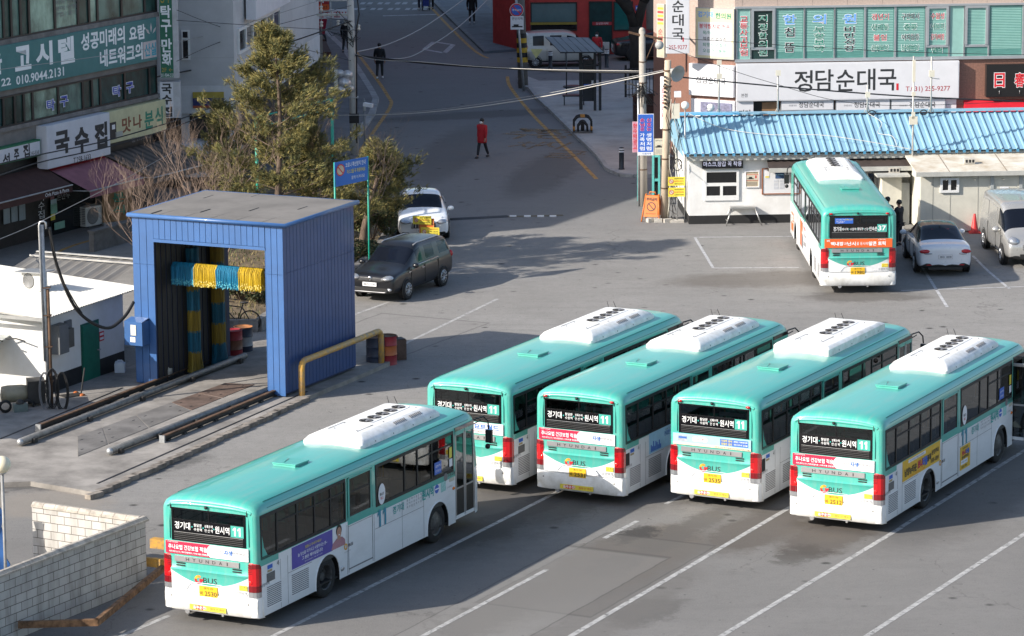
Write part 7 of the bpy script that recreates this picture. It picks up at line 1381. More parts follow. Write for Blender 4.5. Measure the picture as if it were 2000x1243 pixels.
for a in (-50,0,50): 
    c=Vector((PL.uv(287,70)[0]-uc,y,PL.uv(287,70)[1]-z0)); d=Vector((math.sin(R_(a)),0,math.cos(R_(a)))); n=Vector((d.z,0,-d.x)); b.add([c+d*.12,c+d*.3+n*.06,c+d*.5,c+d*.3-n*.06],[(0,1,2,3)],M('pinkish_white'))
b.build('lettering',o)
o,w2,h,y,uc,z0=bsign('white noodle shop sign with thick black Korean letters',72,196,196,218,300,.45,SHW); b=MB()
for s_,x0,x1,xm,yt,yb in (('국',87,116,101,254,300),('수',126,154,140,247,297),('집',165,190,178,238,288)): on(s_,x0,x1,xm,yt,yb,INK,.05)
on('T.258-1633',123,157,140,303,315,LETB,.01); b.build('lettering',o)
o,w2,h,y,uc,z0=bsign('pale yellow snack bar sign with a pot drawing and coloured letters',197,312,312,193,254,.3,M('pale_yellow_sign',(.58,.55,.33),.5,var=.08)); b=MB()
for s_,x0,x1,xm,yt,yb,m in (('맛',225,243,234,228,258,M('brown_lettering',(.22,.07,.03),.5,var=0)),('나',247,264,255,224,250,M('brown_lettering')),('분',269,287,278,216,250,CLG),('식',290,305,298,208,246,CLG)): on(s_,x0,x1,xm,yt,yb,m,.03)
on('☎ 295-0402',243,280,262,264,274,LETG,0)
for x0,x1,yt,yb,m in ((201,214,238,272,LETB),(212,226,256,266,M('grey_pot',(.4,.4,.36),.5)),(205,211,243,252,ADW)): u0,u1,za,zb=RZ(PL,x0,x1,(x0+x1)/2,yt,yb); b.bx(u0-uc,u1-uc,y-.002-(.002 if m is ADW else 0),y,za-z0,zb-z0,m)
b.build('lettering',o)
o,w2,h,y,uc,z0=bsign('white sign with a green border and black letters at the left edge',-70,68,68,271,303,.25,SHW,edge=M('green_border',(.01,.16,.07),.5)); b=MB()
for x0,x1,z_a,z_b in ((-w2,w2,0,.06),(-w2,w2,h-.06,h)): b.bx(x0,x1,y-.002,y+.004,z_a,z_b,M('green_border'))
for s_,x0,x1,xm,yt,yb in (('성',-6,8,2,299,325),('주',16,26,21,290,315),('집',34,47,40,281,308)): on(s_,x0,x1,xm,yt,yb,INK,.03)
on('245-8268',48,65,56,294,302,LETB,0); b.build('lettering',o)
# awnings
def awn(name,label,x0,x1,xr,yt,depth,drop,m,val=.25,stripes=None):
    u0,u1,_,z1=RZ(PL,x0,x1,xr,yt,yt+5); o=thing(name,label,'awning',PL.P((u0+u1)/2,z1-drop-val),A63,'shop awnings on the left'); w2=(u1-u0)/2; H_=drop+val; b=MB()
    n=22 if stripes else 1
    for i in range(n):
        a,c=-w2+2*w2*i/n,-w2+2*w2*(i+1)/n; mm=m if not stripes or i%2==0 else stripes; b.quad((a,0,H_),(c,0,H_),(c,-depth,val),(a,-depth,val),mm); b.quad((a,-depth,val),(c,-depth,val),(c,-depth-.01,0),(a,-depth-.01,0),mm)
    b.build('canopy',o); b=MB(); b.tube([(-w2,-depth,val),(w2,-depth,val)],.03,GALV,6); b.tube([(-w2+.1,0,val*.6),(-w2+.1,-depth,val)],.02,GALV,5); b.tube([(w2-.1,0,val*.6),(w2-.1,-depth,val)],.02,GALV,5); b.build('frame',o); return o,w2,depth,H_
BRA=M('dark_brown_canvas',(.06,.022,.017),.8,var=.1); PUA=M('dusty_purple_canvas',(.30,.115,.14),.8,var=.12); STA=M('taupe_canvas',(.13,.105,.09),.8,var=.1); STB=M('dark_taupe_canvas',(.06,.05,.045),.8,var=.1)
o,w2,d,h=awn('awning','dark brown awning with small white letters at the left edge',-90,82,82,325,1.3,.6,BRA); b=MB(); b.text('Orla Pizza & Pasta',(w2-1.0,-d-.02,.12),X3,U3,1.5,.13,LET,.0,0); b.build('lettering',o)
o,w2,d,h=awn('awning','dusty purple awning with a red back edge under the noodle sign',88,196,196,302,1.9,.75,PUA); b=MB(); b.quad((-w2,-.01,h+.005),(w2,-.01,h+.005),(w2,-.3,h-.12),(-w2,-.3,h-.12),M('red_canvas',(.35,.015,.03),.8)); b.build('back_strip',o)
awn('awning','striped taupe awning behind the bare twigs under the yellow sign',200,330,312,275,2.2,.75,STA,.22,STB)
# shop fronts, door posters, lamps, unit, banner stand
b=MB(); GW=M('shop_glass_dark',(.02,.024,.026),.1,var=.3,vs=1)
for x0,x1,yt,yb in ((18,30,384,438),(33,45,380,434),(48,60,375,431)):
    u0,u1,za,zb=RZ(PL,x0,x1,(x0+x1)/2,yt,yb); b.bx(u0,u1,.22,.24,za,zb,M('pale_poster',(.35,.42,.45),.5,var=.1))
b.build('door_posters',B1); b=MB()
for i,c in enumerate('국수집'): u0,u1,za,zb=RZ(PL,84,96,90,378+i*17,394+i*17); b.text(c,((u0+u1)/2,.20,(za+zb)/2),X3,U3,u1-u0,zb-za,LET,.0,0)
for i,c in enumerate(('칼국수','손만두')): u0,u1,za,zb=RZ(PL,120,146,133,362+i*16,374+i*16); b.text(c,((u0+u1)/2,.20,(za+zb)/2),X3,U3,u1-u0,zb-za,M('dull_lettering',(.4,.4,.4),.5),.0,0)
b.build('door_lettering',B1); b=MB()
for x0,x1,yt,yb,m in ((107,112,361,378,STICKY),(107,114,376,390,M('pink_paper',(.5,.22,.25),.5)),(108,119,390,400,M('pale_blue_paper')),(108,120,398,418,M('mint_paper',(.25,.5,.38),.5)),(108,116,419,431,STICKY),(115,135,434,448,M('mint_paper'))): u0,u1,za,zb=RZ(PL,x0,x1,(x0+x1)/2,yt,yb); b.bx(u0,u1,.18,.20,za,zb,m)
u0,u1,za,zb=RZ(PL,112,200,150,355,460); b.bx(u0,u1,.26,.28,0,zb,GW); b.build('door_papers',B1)
for px,py,lab in ((16,379,'dull white globe lamp at the left edge under the brown awning'),(65,367,'dull white globe lamp right of the other one under the brown awning')):
    u,z=PL.uv(px,py); o=thing('wall_lamp',lab,'lamp',PL.P(u,z),A63,'globe lamps on the shop front'); b=MB(); b.sphere((0,-.3,0),.17,M('dull_globe',(.5,.47,.42),.35,var=.03),14,9); b.build('globe',o); b=MB(); b.tube([(-.0,.3,.05),(0,-.18,.05)],.03,MUL,5); b.build('bracket',o)
p=G(184,444); condenser('air_conditioner_unit','ivory air conditioner outdoor unit standing under the purple awning',(p.x-.15,p.y+.25,.0),A63-.15,1.25)
p=G(230,437); o=thing('banner_stand','brown upright banner with coloured letters standing beside the outdoor unit','banner',(p.x,p.y,.0),A63-.5); hb=atY(220,345,p.y).z; b=MB(); b.bx(-.62,.62,-.03,.03,.1,hb,M('brown_banner',(.30,.17,.08),.6,var=.1)); b.build('sheet',o); b=MB(); 
for i,(c,m) in enumerate((('맛나',M('brown_lettering')),('분',CLG),('식',CLG))): b.text(c,(.05,-.035,hb*(.83-.27*i)),X3,U3,.5 if i else .7,.36,m,.03,0)
b.text('255-0407',(.05,-.035,hb*.2),X3,U3,.8,.12,M('brown_lettering'),0,0); b.build('lettering',o); b=MB(); b.bx(-.66,.66,-.15,.15,0,.1,GALV); b.build('base',o)
p=G(130,447); o=thing('small_table','small wooden table with a bag and a red tray at the noodle shop door','table',(p.x,p.y,0),A63); b=MB(); b.bx(-.35,.35,-.25,.25,.62,.68,M('table_wood',(.18,.10,.05),.6)); b.build('tabletop',o)
for x in (-.3,.3):
    for y in (-.2,.2): b=MB(); b.bx(x-.03,x+.03,y-.03,y+.03,0,.62,M('table_wood')); b.build('leg',o)
b=MB(); b.box((0,0,0),(.5,.35,.06),REDP); tag(b.build('tray',loc=(p.x+.05,p.y,.71)),'red tray on the small wooden table','tray').rotation_euler=(0,0,A63)
b=MB(); b.sphere((0,0,.13),.16,M('plastic_bag',(.5,.5,.5),.4),8,6,1,.8,1); tag(b.build('plastic_bag',loc=(p.x-.15,p.y-.05,.68)),'crumpled white plastic bag on the small wooden table','bag')
# blade signs at the end of the facade
Ye=PL.P(UE,0).y+.15
o,w2,h,y=card('blade_sign','tall green vertical blade sign with white letters at the building end','shop sign',Ye,309,-45,341,151,M('green_sign',(.012,.13,.075),.5,var=.05),M('blade_white',(.5,.5,.52),.5),.55); b=MB()
for s_,yt,yb,m,f in (('당구',-30,5,M('brown_yellow',(.45,.30,.03),.5),.8),('탁',9,34,LET,.75),('구',37,62,LET,.75),('·',65,71,LET,.12),('만',74,101,LET,.75),('화',102,127,LET,.75),('2F ←',131,139,M('brown_yellow'),.8),('011-9044-2131',142,149,LET,.9)):
    za,zb=[atY(325,q,Ye).z-o.location.z for q in (yb,yt)]; b.text(s_,(0,y,(za+zb)/2),X3,U3,w2*2*f,zb-za,m,.03 if len(s_)==1 else .0,0)
b.build('lettering',o); b=MB(); q=w2; b.bx(q,q+.18,-.28,.28,0,h,M('blade_white')); b.build('side_box',o)
o,w2,h,y=card('blade_sign','short white vertical blade sign with three black letters below the green one','shop sign',Ye,312,159,341,229,SHW,M('blade_white'),.5); b=MB()
for s_,yt,yb in (('국',162,182),('수',184,203),('집',207,227)):
    za,zb=[atY(325,q,Ye).z-o.location.z for q in (yb,yt)]; b.text(s_,(0,y,(za+zb)/2),X3,U3,w2*1.45,zb-za,INK,.04,0)
b.build('lettering',o); b=MB(); b.bx(w2,w2+.25,-.25,.25,0,h,M('blade_white')); b.build('side_box',o); b=MB(); b.tube([(-w2*.6,0,0),(-w2*.6,0,-1.1)],.06,GALV,6); b.build('post',o)
# ---- grey building across the side street
Yg=140.; xl,xc=atY(335,100,Yg).x,atY(457,100,Yg).x; B2=thing('grey_building','grey stucco corner building with a striped flag panel and white framed windows','building',(xc,Yg,0)); GRS=M('grey_stucco',(.50,.50,.51),.85,var=.08,vs=.8); GRS2=M('pale_stucco',(.60,.60,.61),.85,var=.06)
SA=R_(82); PS=Plane((xc,Yg),SA); LS=17.5; sx,sy=math.cos(SA)*LS,math.sin(SA)*LS
zb2=atY(400,168,Yg).z; zf=atY(400,222,Yg).z; HB2=14.5
def foot(mb,z0,z1,m,i=0.): 
    pts=[(xl-xc-6,i),(-i*.3,i),(sx-i,sy),(sx-8,sy+1),(xl-xc-6,sy)]; k=len(pts); mb.add([(x,y,z0) for x,y in pts]+[(x,y,z1) for x,y in pts],[(j,(j+1)%k,k+(j+1)%k,k+j) for j in range(k)]+[tuple(range(k,2*k))],m)
b=MB(); foot(b,zb2,HB2,GRS); foot(b,zf,zb2,GRS2,-.02); foot(b,0,zf,DKC2,.5)
for x in (-.25,-2.0): b.bx(x-.15,x+.15,.05,.45,0,zf,GRS)
for z in (zb2+1.1,zb2+2.4,zb2+3.6): b.bx(xl-xc-6,0,-.004,0,z,z+.012,M('stucco_joint',(.40,.40,.40),.9))
b.build('wall',B2)
def a2(px,py): return atY(px,py,Yg)-Vector((xc,Yg,0))
q0,q1=a2(354,59),a2(372,117); b=MB(); b.bx(q0.x,q1.x,-.06,-.005,q1.z,q0.z,WF); w_=b.build('window',B2); g=MB(); m_=(q0.z+q1.z)/2+.25; g.bx(q0.x+.06,q1.x-.08,-.07,-.06,q1.z+.06,m_-.04,M('dark_window_pane')); g.bx(q0.x+.06,q1.x-.08,-.07,-.06,m_+.04,q0.z-.06,M('dark_window_pane')); g.build('pane',w_)
q0,q1=a2(376.5,180),a2(438,211); b=MB(); zs=[q0.z,q0.z-(q0.z-q1.z)*.38,q0.z-(q0.z-q1.z)*.84,q1.z]
for i,m in enumerate((M('flag_yellow',(.42,.32,.05),.5),M('flag_blue',(.025,.035,.15),.5),M('flag_red',(.42,.09,.04),.5))): b.bx(q0.x,q1.x,-.06,-.03,zs[i+1],zs[i],m)
o=b.build('flag_panel'); o.location=(xc,Yg,0); tag(o,'yellow, blue and red striped panel on the grey building','sign')
def ps(x0,x1,xm,yt,yb): u0=PS.uv(x0,yb)[0]; u1=PS.uv(x1,yb)[0]; return u0,u1,PS.uv(xm,yb)[1],PS.uv(xm,yt)[1]
S2=thing('side_wall_fittings','x','x'); bpy.data.objects.remove(S2)
def sbx(mb,u0,u1,t0,t1,z0,z1,m): 
    mt=Matrix.Translation((0,0,0))@Matrix.Rotation(SA,4,'Z')@Matrix.Translation(((u0+u1)/2,-(t0+t1)/2,(z0+z1)/2)); mb.box((0,0,0),(u1-u0,t1-t0,z1-z0),m,mat=mt)
u0,u1,z0,z1=ps(464,545,464.5,56,107); f=MB(); sbx(f,u0,u1,0,.08,z0,z0+.12,WF); sbx(f,u0,u1,0,.08,z1-.12,z1,WF); n=6; g=MB()
for i in range(n+1): u=u0+(u1-u0)*(i/n); sbx(f,u-.08 if i else u,u+.08 if i<n else u,0,.09,z0+.12,z1-.12,WF)
for i in range(n): sbx(g,u0+(u1-u0)*i/n+.08,u0+(u1-u0)*(i+1)/n-.08,.01,.02,z0+.12,z1-.12,(M('curtain_grey',(.22,.21,.20),.6) if i in (1,4) else M('dark_window_pane') if i!=5 else M('navy_pane',(.02,.03,.09),.3)))
w_=f.build('window',B2); g.build('pane',w_)
u0,u1,z0,z1=ps(476,545,478,-60,38); b=MB(); sbx(b,u0,u1,.1,.5,z0,z1,SHW); o=b.build('shop_sign'); o.location=(xc,Yg,0); tag(o,'large white signboard high on the side of the grey building','shop sign')
u0,u1,z0,z1=ps(470,500,471,176,200); b=MB(); sbx(b,u0,u1,.02,.25,z0,z1,M('flag_blue')); sbx(b,u0+.05,u0+1.0,.25,.26,z0+.1,z1-.1,M('flag_yellow')); sbx(b,u0+1.2,u0+1.35,.25,.26,z0,z1,SHW); o=b.build('shop_sign'); o.location=(xc,Yg,0); tag(o,'blue and yellow sign around the corner of the grey building','shop sign')
u,z=PS.uv(489,150); c=PS.P(u,z,.3); condenser('air_conditioner_unit','air conditioner outdoor unit fixed to the side of the grey building',(c.x,c.y,c.z-.5),SA-.0,1.3)
# ---- row of shops beyond
e=PS.P(LS+.3,0); B3=thing('shop_row','dim row of brown shops along the far left of the street','building',(e.x-.2,e.y,0),R_(96)); b=MB(); RB3=M('dim_brown_front',(.10,.08,.075),.8,var=.3,vs=.8); b.bx(0,60,0,10,0,14.5,RB3)
for i in range(9): b.bx(.3+i*5,.6+i*5,-.3,0,0,4,M('pale_pilaster',(.25,.24,.22),.8)); b.bx(1+i*5,4.8+i*5,-.05,0,.3,2.8,GW); b.bx(.8+i*5,5+i*5,-.7,0,3,3.2,BRA)
b.build('wall',B3)
Y3=164; o,w2,h,y=card('hanging_sign','white hanging barbecue restaurant sign with red letters left of the utility pole','shop sign',Y3,606,20,692,36,SHW,SHW,.3); b=MB(); b.text('돼지갈비',(0,y,h/2),X3,U3,w2*1.5,h*.7,M('crimson_lettering'),.02,0); b.build('lettering',o)
o,w2,h,y=card('hanging_sign','red and orange hanging sign with a phone number above the barbecue sign','shop sign',Y3-.1,606,-30,643,19,M('red_sign',(.40,.02,.03),.5),REDP,.3); b=MB(); b.bx(-w2,w2,y-.002,y+.002,0,h*.22,M('orange_print')); b.text('244-9815',(0,y-.004,h*.11),X3,U3,w2*1.6,h*.1,LETB,0,0); b.text('두루',(0,y-.004,h*.4),X3,U3,w2*1.4,h*.25,LET,.03,0); b.build('lettering',o)
for px,py,lab in ((601,97,'cream globe lamp nearer the grey building on the far shops'),(607,87,'cream globe lamp slightly higher and farther along the far shops')):
    q=atY(px,py,160.5); o=thing('wall_lamp',lab,'lamp',q,0,'cream globe lamps on the far shops'); b=MB(); b.sphere((0,0,0),.16,M('cream_globe',(.7,.63,.47),.35),12,8); b.build('globe',o); b=MB(); b.tube([(-.6,.5,.1),(0,0,.1)],.03,MUL,5); b.build('bracket',o)
q=G(625,100); o=thing('feather_banner','red feather banner in front of the far shops','banner',(q.x,q.y,.0)); b=MB(); b.tube([(-.3,0,0),(-.3,0,2.6)],.03,MUL,5); b.build('post',o); b=MB(); b.add([(-.3,0,.9),(.25,.1,.8),(.4,.05,1.7),(.2,0,2.5),(-.3,0,2.6)],[(0,1,2,3,4)],M('dim_red_cloth',(.33,.015,.04),.8,var=.15)); b.add([(-.3,.012,.9),(.25,.112,.8),(.4,.062,1.7),(.2,.012,2.5),(-.3,.012,2.6)],[(4,3,2,1,0)],M('dim_red_cloth')); b.build('cloth',o)
# ---- red shop across the street
Yr=183.5; xr0=atY(1034,50,Yr).x; RS=thing('red_shop','red painted shop with wide blue-grey windows across the street','building',(xr0,Yr,0)); RW=M('red_shop_paint',(.42,.035,.03),.6,var=.1); TG=M('blue_grey_glass',(.10,.16,.17),.15,var=.1,vs=.8); TGD=M('dark_teal_glass',(.015,.05,.05),.1,var=.2)
def ar(px,py): return atY(px,py,Yr)-Vector((xr0,Yr,0))
xe=ar(1262,50).x; b=MB(); b.bx(0,xe,0,9,0,11,RW); b.bx(xe,xe+14,.3,9,0,9.5,M('pale_brown_side',(.22,.19,.16),.8,var=.1)); b.slab([(-1.9,4.5,0),(0,0,0),(0,9,0),(-1.9,10,0)],U3,11,RW); b.bx(-1.2,5,10.5,20,0,10,M('dim_brown_front',(.10,.08,.075),.8)); b.build('wall',RS)
def opening(x0,y0,x1,y1,m,name='window'):
    p0,p1=ar(x0,y0),ar(x1,y1); b=MB()
    for a,c,d,e_ in ((p0.x,p1.x,p1.z,p1.z+.06),(p0.x,p1.x,p0.z-.06,p0.z),(p0.x,p0.x+.06,p1.z+.06,p0.z-.06),(p1.x-.06,p1.x,p1.z+.06,p0.z-.06)): b.bx(a,c,-.06,0,d,e_,MUL)
    w_=b.build(name,RS); g=MB(); g.bx(p0.x+.06,p1.x-.06,-.03,-.005,p1.z+.06,p0.z-.06,m); g.build('pane',w_)
opening(1036,5,1127,45,TG); opening(1036,46,1127,60,M('dark_window_pane')); opening(1150,3,1196,94,TGD,'door'); opening(1198,3,1236,60,M('teal_glass',(.015,.12,.115),.1))
p0,p1=ar(1036,44),ar(1127,48); b=MB(); b.bx(p0.x,p1.x,-.07,-.061,p1.z,p0.z,M('dull_yellow_strip',(.3,.22,.03),.6)); b.build('yellow_strip',RS)
p0,p1=ar(1157,43),ar(1195,49); b=MB(); b.bx(p0.x,p1.x,-.08,-.065,p1.z,p0.z,M('red_sign')); b.text('감성한식탁',((p0.x+p1.x)/2,-.083,(p0.z+p1.z)/2),X3,U3,(p1.x-p0.x)*.65,(p0.z-p1.z)*.7,LET,0,0); b.build('lettering',RS)
q=ar(1248,16); b=MB(); b.bx(q.x-.18,q.x+.18,-.03,0,q.z-.12,q.z+.12,BLUEP); b.bx(q.x-.14,q.x+.14,-.034,-.03,q.z-.05,q.z+.05,ADW); b.build('house_number',RS)
q=G(1171,91); condenser('air_conditioner_unit','air conditioner outdoor unit in front of the red shop',(q.x,Yr-.5,0.05),0,1.0)
for i,(px,h_) in enumerate(((972,3.2),(983,3.0))): q=G(px,60+i*6); b=MB(); b.tube([(0,0,0),(0,0,h_)],.12,M('dim_red_pipe',(.2,.03,.03),.6),8); tag(b.build('pipe',loc=(q.x,q.y,0)),'dim red drain pipe on the side wall of the red shop'+(' nearer its corner' if i else ' farther from its corner'),'pipe')
# ---------------------------------------------------------------- cars, people, cables
CARG=M('car_glass',(.006,.008,.014),.10,var=0,spec=.28); CARB=M('car_black_trim',(.015,.015,.016),.5,var=0)
def carpaint(n,c,metal=.35,var=.04): return M(n,c,.26,metal,var=var,vs=2,coat=.9)
def car(label,kind,cat,paint,st,axles,r,glass,roofm=None,group='cars parked around the yard',front=None,rear=None,windows=()):
    """st: stations (x, halfwidth, zlow, zbelt, zroof or None, roof halfwidth)"""
    o=thing(kind,label,cat,(0,0,0),0,group); b=MB(); rings=[]; st=[(x,w_,zl,zb,(zr+.07 if zr else None),wr+.03) for x,w_,zl,zb,zr,wr in st]
    for x,w_,zl,zb,zr,wr in st:
        h=[(0,zl),(w_*.8,zl),(w_*.97,zl+.07),(w_,zl+.42*(zb-zl)),(w_*.985,zb-.09),(w_*.93,zb)]
        h+=[(wr+(w_*.93-wr)*.10,zr-.06),(wr*.86,zr),(0,zr+.035)] if zr else [(w_*.80,zb+.025),(w_*.45,zb+.05),(0,zb+.06)]
        rings.append([(x,-y,z) for y,z in h]+[(x,y,z) for y,z in h[-2:0:-1]])
    n=len(rings[0]); vs=[v for q in rings for v in q]
    for i in range(len(st)-1):
        ci,cj=st[i][4] is not None,st[i+1][4] is not None
        for j in range(n):
            k=j if j<8 else n-1-j
            m=paint
            if k==5 and ci and cj and (i in glass): m=CARG
            if k in(6,7) and ci!=cj and ('ws' if cj else 'fs')!='' : m=CARG
            if k==5 and ci!=cj and 'q' in windows: m=CARG
            if k in(6,7) and ci and cj and roofm: m=roofm
            if k in (0,1): m=CARB
            b.add([vs[i*n+j],vs[(i+1)*n+j],vs[(i+1)*n+(j+1)%n],vs[i*n+(j+1)%n]],[(0,1,2,3)],m,True)
    b.add(rings[0],[tuple(range(n))],paint,True); b.add(rings[-1],[tuple(range(n-1,-1,-1))],paint,True)
    body=b.build('body',o); bm=bmesh.new(); bm.from_mesh(body.data); bmesh.ops.remove_doubles(bm,verts=bm.verts,dist=.0005); bmesh.ops.recalc_face_normals(bm,faces=bm.faces); bm.to_mesh(body.data); bm.free(); bake(body,2)
    for p in body.data.polygons: p.use_smooth=True
    W=max(s[1] for s in st)
    for ax in axles:
        for s in (-1,1):
            A=(X3,U3,Vector((0,s,0))); t=MB(); y=s*(W-.19)
            t.lathe([(0,.165),(r+.055,.165),(r+.055,.185),(r+.03,.196)],(ax,y,r+.01),CARB,22,axis=A); t.lathe([(r*.62,.21),(r*.68,.222),(r*.94,.222),(r,.20),(r,.0)],(ax,y,r),TYRE,24,axis=A); wh=t.build('wheel',o,sharp=50); q=MB(); q.lathe([(r*.66,.212),(r*.60,.226),(r*.56,.205),(0,.205)],(ax,y,r),M('wheel_dark',(.03,.03,.03),.5,var=0),20,axis=A)
            for k in range(10):
                a=2*math.pi*k/10; q.tube([(ax+.04*math.cos(a),y+s*.222,r+.04*math.sin(a)),(ax+r*.6*math.cos(a),y+s*.224,r+r*.6*math.sin(a))],.017,ALLOY,5)
            q.lathe([(r*.64,.215),(r*.62,.229),(r*.58,.222)],(ax,y,r),ALLOY,22,axis=A); q.lathe([(.06,.23),(0,.235)],(ax,y,r),ALLOY,12,axis=A); q.build('rim',wh)
    return o,W
def ell3(o,name,c,s,m,rz=0,ry=0,n=14):
    b=MB(); b.sphere((0,0,0),1,m,n,9); mt=Matrix.Translation(c)@Matrix.Rotation(rz,4,'Z')@Matrix.Rotation(ry,4,'Y')@Matrix.Diagonal((*s,1)); b.v=[tuple(mt@Vector(v)) for v in b.v]; return b.build(name,o)
def plate_(o,x,z,txt,fwd,w_=.5,m=None,y=0):
    s=1 if fwd else -1; b=MB(); b.bx(x-.012,x+.012,y-w_/2,y+w_/2,z-.06,z+.06,m or ADW); b.bx(x-.008,x+.008,y-w_/2-.012,y+w_/2+.012,z-.072,z+.072,SILV); p=b.build('licence_plate',o); t=MB(); t.text(txt,(x+s*.016,y,z),(0,s,0),U3,w_*.86,.08,LETB,.01,0); t.build('lettering',p)
def mirrors(o,x,W,z,m,big=1.):
    for s in (-1,1): ell3(o,'wing_mirror',(x,s*(W+.10),z),(.09*big,.12*big,.085*big),m)
def by_wheels(o,ax_r,ax_f,side,W,pr,pf):
    A,B=G(*pr),G(*pf); d=B-A; h=math.atan2(d.y,d.x); c,s=math.cos(h),math.sin(h); o.rotation_euler=(0,0,h); o.location=(A.x-(c*ax_r-s*side*W),A.y-(s*ax_r+c*side*W),0)
def lines(o,xs,W,z0,z1):
    b=MB()
    for x in xs:
        for s in (-1,1): b.bx(x-.006,x+.006,s*W*.99-.012,s*W*.99+.008,z0,z1,CARB)
    b.build('door_seam',o)
    b=MB()
    for x in xs[1:]:
        for s in (-1,1): b.bx(x+.05,x+.22,s*W*.985-.02,s*W*.985+.022,z1-.12,z1-.085,CHROME)
    b.build('door_handle',o)
# white sedan seen from the front
PW=carpaint('pearl_white',(.80,.81,.82),.0); o,W=car('white sedan seen from its front beside the garden bush','parked_car','car',PW,[(-2.45,.70,.42,.74,None,0),(-2.38,.84,.28,.96,None,0),(-1.95,.92,.21,1.03,None,0),(-1.5,.93,.2,1.03,None,0),(-.75,.93,.19,1.0,1.42,.60),(-.70,.93,.19,1.0,1.43,.60),(.0,.93,.19,.99,1.49,.64),(.5,.93,.19,.98,1.47,.63),(1.28,.93,.19,.97,None,0),(1.95,.92,.2,.88,None,0),(2.32,.90,.22,.79,None,0),(2.44,.84,.28,.68,None,0)],(-1.45,1.40),.33,(5,6))
for s in (-1,1): ell3(o,'headlight',(2.29,s*.66,.74),(.22,.20,.075),CLR,-s*.5,.12); ell3(o,'lamp_bezel',(2.34,s*.58,.73),(.15,.14,.05),LETG,-s*.60,.18); ell3(o,'fog_lamp',(2.33,s*.66,.36),(.08,.14,.05),CARB,-s*.3)
b=MB(); b.bx(2.38,2.45,-.42,.42,.52,.72,CARB)
for i in range(9): b.bx(2.445,2.46,-.40+i*.095,-.37+i*.095,.53,.71,CHROME)
b.tube([(2.44,-.44,.52),(2.45,-.46,.72),(2.45,.46,.72),(2.44,.44,.52),(2.44,-.44,.52)],.014,CHROME,5); b.build('grille',o); b=MB(); b.bx(2.36,2.46,-.6,.6,.27,.34,CARB); b.build('air_intake',o); mirrors(o,.95,W,1.0,PW); ell3(o,'roof_fin',(-.75,0,1.5),(.1,.02,.05),PW); lines(o,(-.95,.15,1.15),W,.32,.92); plate_(o,2.465,.44,'31가 8472',True)
hd=R_(-87); f=G(828,474); o.rotation_euler=(0,0,hd); o.location=(f.x-2.45*math.cos(hd),f.y-2.45*math.sin(hd),0)
# dark SUV
PD=M('charcoal_paint',(.009,.0095,.012),.28,var=0,coat=.25); o,W=car('dark grey SUV parked in front of the white sedan','parked_car','car',PD,[(-2.23,.80,.42,.98,None,0),(-2.19,.87,.36,1.06,1.38,.58),(-2.02,.89,.28,1.08,1.60,.63),(-1.1,.90,.25,1.06,1.62,.65),(-1.04,.90,.25,1.06,1.62,.65),(-.1,.90,.24,1.04,1.63,.66),(-.04,.90,.24,1.04,1.64,.66),(.35,.90,.24,1.03,1.61,.66),(1.08,.90,.24,1.03,None,0),(1.75,.88,.26,.96,None,0),(2.12,.86,.30,.88,None,0),(2.24,.80,.34,.74,None,0)],(-1.38,1.25),.345,(1,2,4,6))
for s in (-1,1):
    ell3(o,'headlight',(2.09,s*.60,.82),(.22,.20,.085),CLR,-s*.5,.1); ell3(o,'lamp_bezel',(2.14,s*.52,.81),(.16,.14,.055),LETG,-s*.5,.1); ell3(o,'fog_lamp',(2.18,s*.66,.46),(.06,.13,.06),CLR,-s*.3); ell3(o,'taillight',(-2.12,s*.80,1.0),(.08,.1,.12),RED)
    b=MB(); b.tube([(-1.7,s*.58,1.64),(-1.5,s*.59,1.68),(.0,s*.60,1.69),(.25,s*.59,1.64)],.022,SILV,6); b.build('roof_rail',o)
b=MB(); b.bx(2.17,2.235,-.5,.5,.76,.82,M('smoked_chrome',(.2,.2,.21),.3,.8,var=0)); b.bx(2.17,2.26,-.62,.62,.36,.50,CARB); b.tube([(2.2,-.7,.5),(2.24,-.55,.36),(2.24,.55,.36),(2.2,.7,.5)],.035,M('bumper_silver',(.12,.12,.125),.35,.6,var=0),6); b.tube([(2.08,-.55,.80),(2.16,0,.82),(2.08,.55,.80)],.02,CHROME,6); b.build('grille',o); ell3(o,'badge',(2.245,0,.81),(.02,.07,.07),CHROME); mirrors(o,.85,W,1.08,PD); lines(o,(-1.05,-.05,.95),W,.40,1.0); plate_(o,2.26,.62,'48허 2593',True)
b=MB(); b.tube([(-1.0,-.905,1.08),(.9,-.905,1.05)],.012,CHROME,4); b.tube([(-1.0,.905,1.08),(.9,.905,1.05)],.012,CHROME,4); b.build('window_trim',o)
by_wheels(o,-1.38,1.25,1,W,(866,559),(790,588))
# pale sedan with black roof seen from behind
PS_=carpaint('silver_white',(.70,.72,.76),.05); o,W=car('silver white sedan with a black roof, seen from behind beside the bus','parked_car','car',PS_,[(-2.42,.80,.34,.90,None,0),(-2.38,.88,.27,1.01,None,0),(-2.05,.91,.22,1.05,None,0),(-1.78,.92,.2,1.04,None,0),(-.75,.91,.19,1.0,1.40,.61),(-.70,.91,.19,1.0,1.41,.60),(.0,.91,.19,.98,1.45,.62),(.5,.91,.19,.97,1.42,.61),(1.3,.91,.19,.95,None,0),(1.95,.88,.2,.85,None,0),(2.28,.82,.24,.74,None,0),(2.4,.7,.32,.6,None,0)],(-1.42,1.36),.33,(4,5,6),BLKG,windows=('q',))
for s in (-1,1): ell3(o,'taillight',(-2.30,s*.66,.86),(.17,.24,.085),RED,s*.5,.1); ell3(o,'reversing_lamp',(-2.38,s*.56,.79),(.09,.18,.035),CLR,s*.4); ell3(o,'reflector',(-2.40,s*.55,.40),(.02,.11,.02),RED)
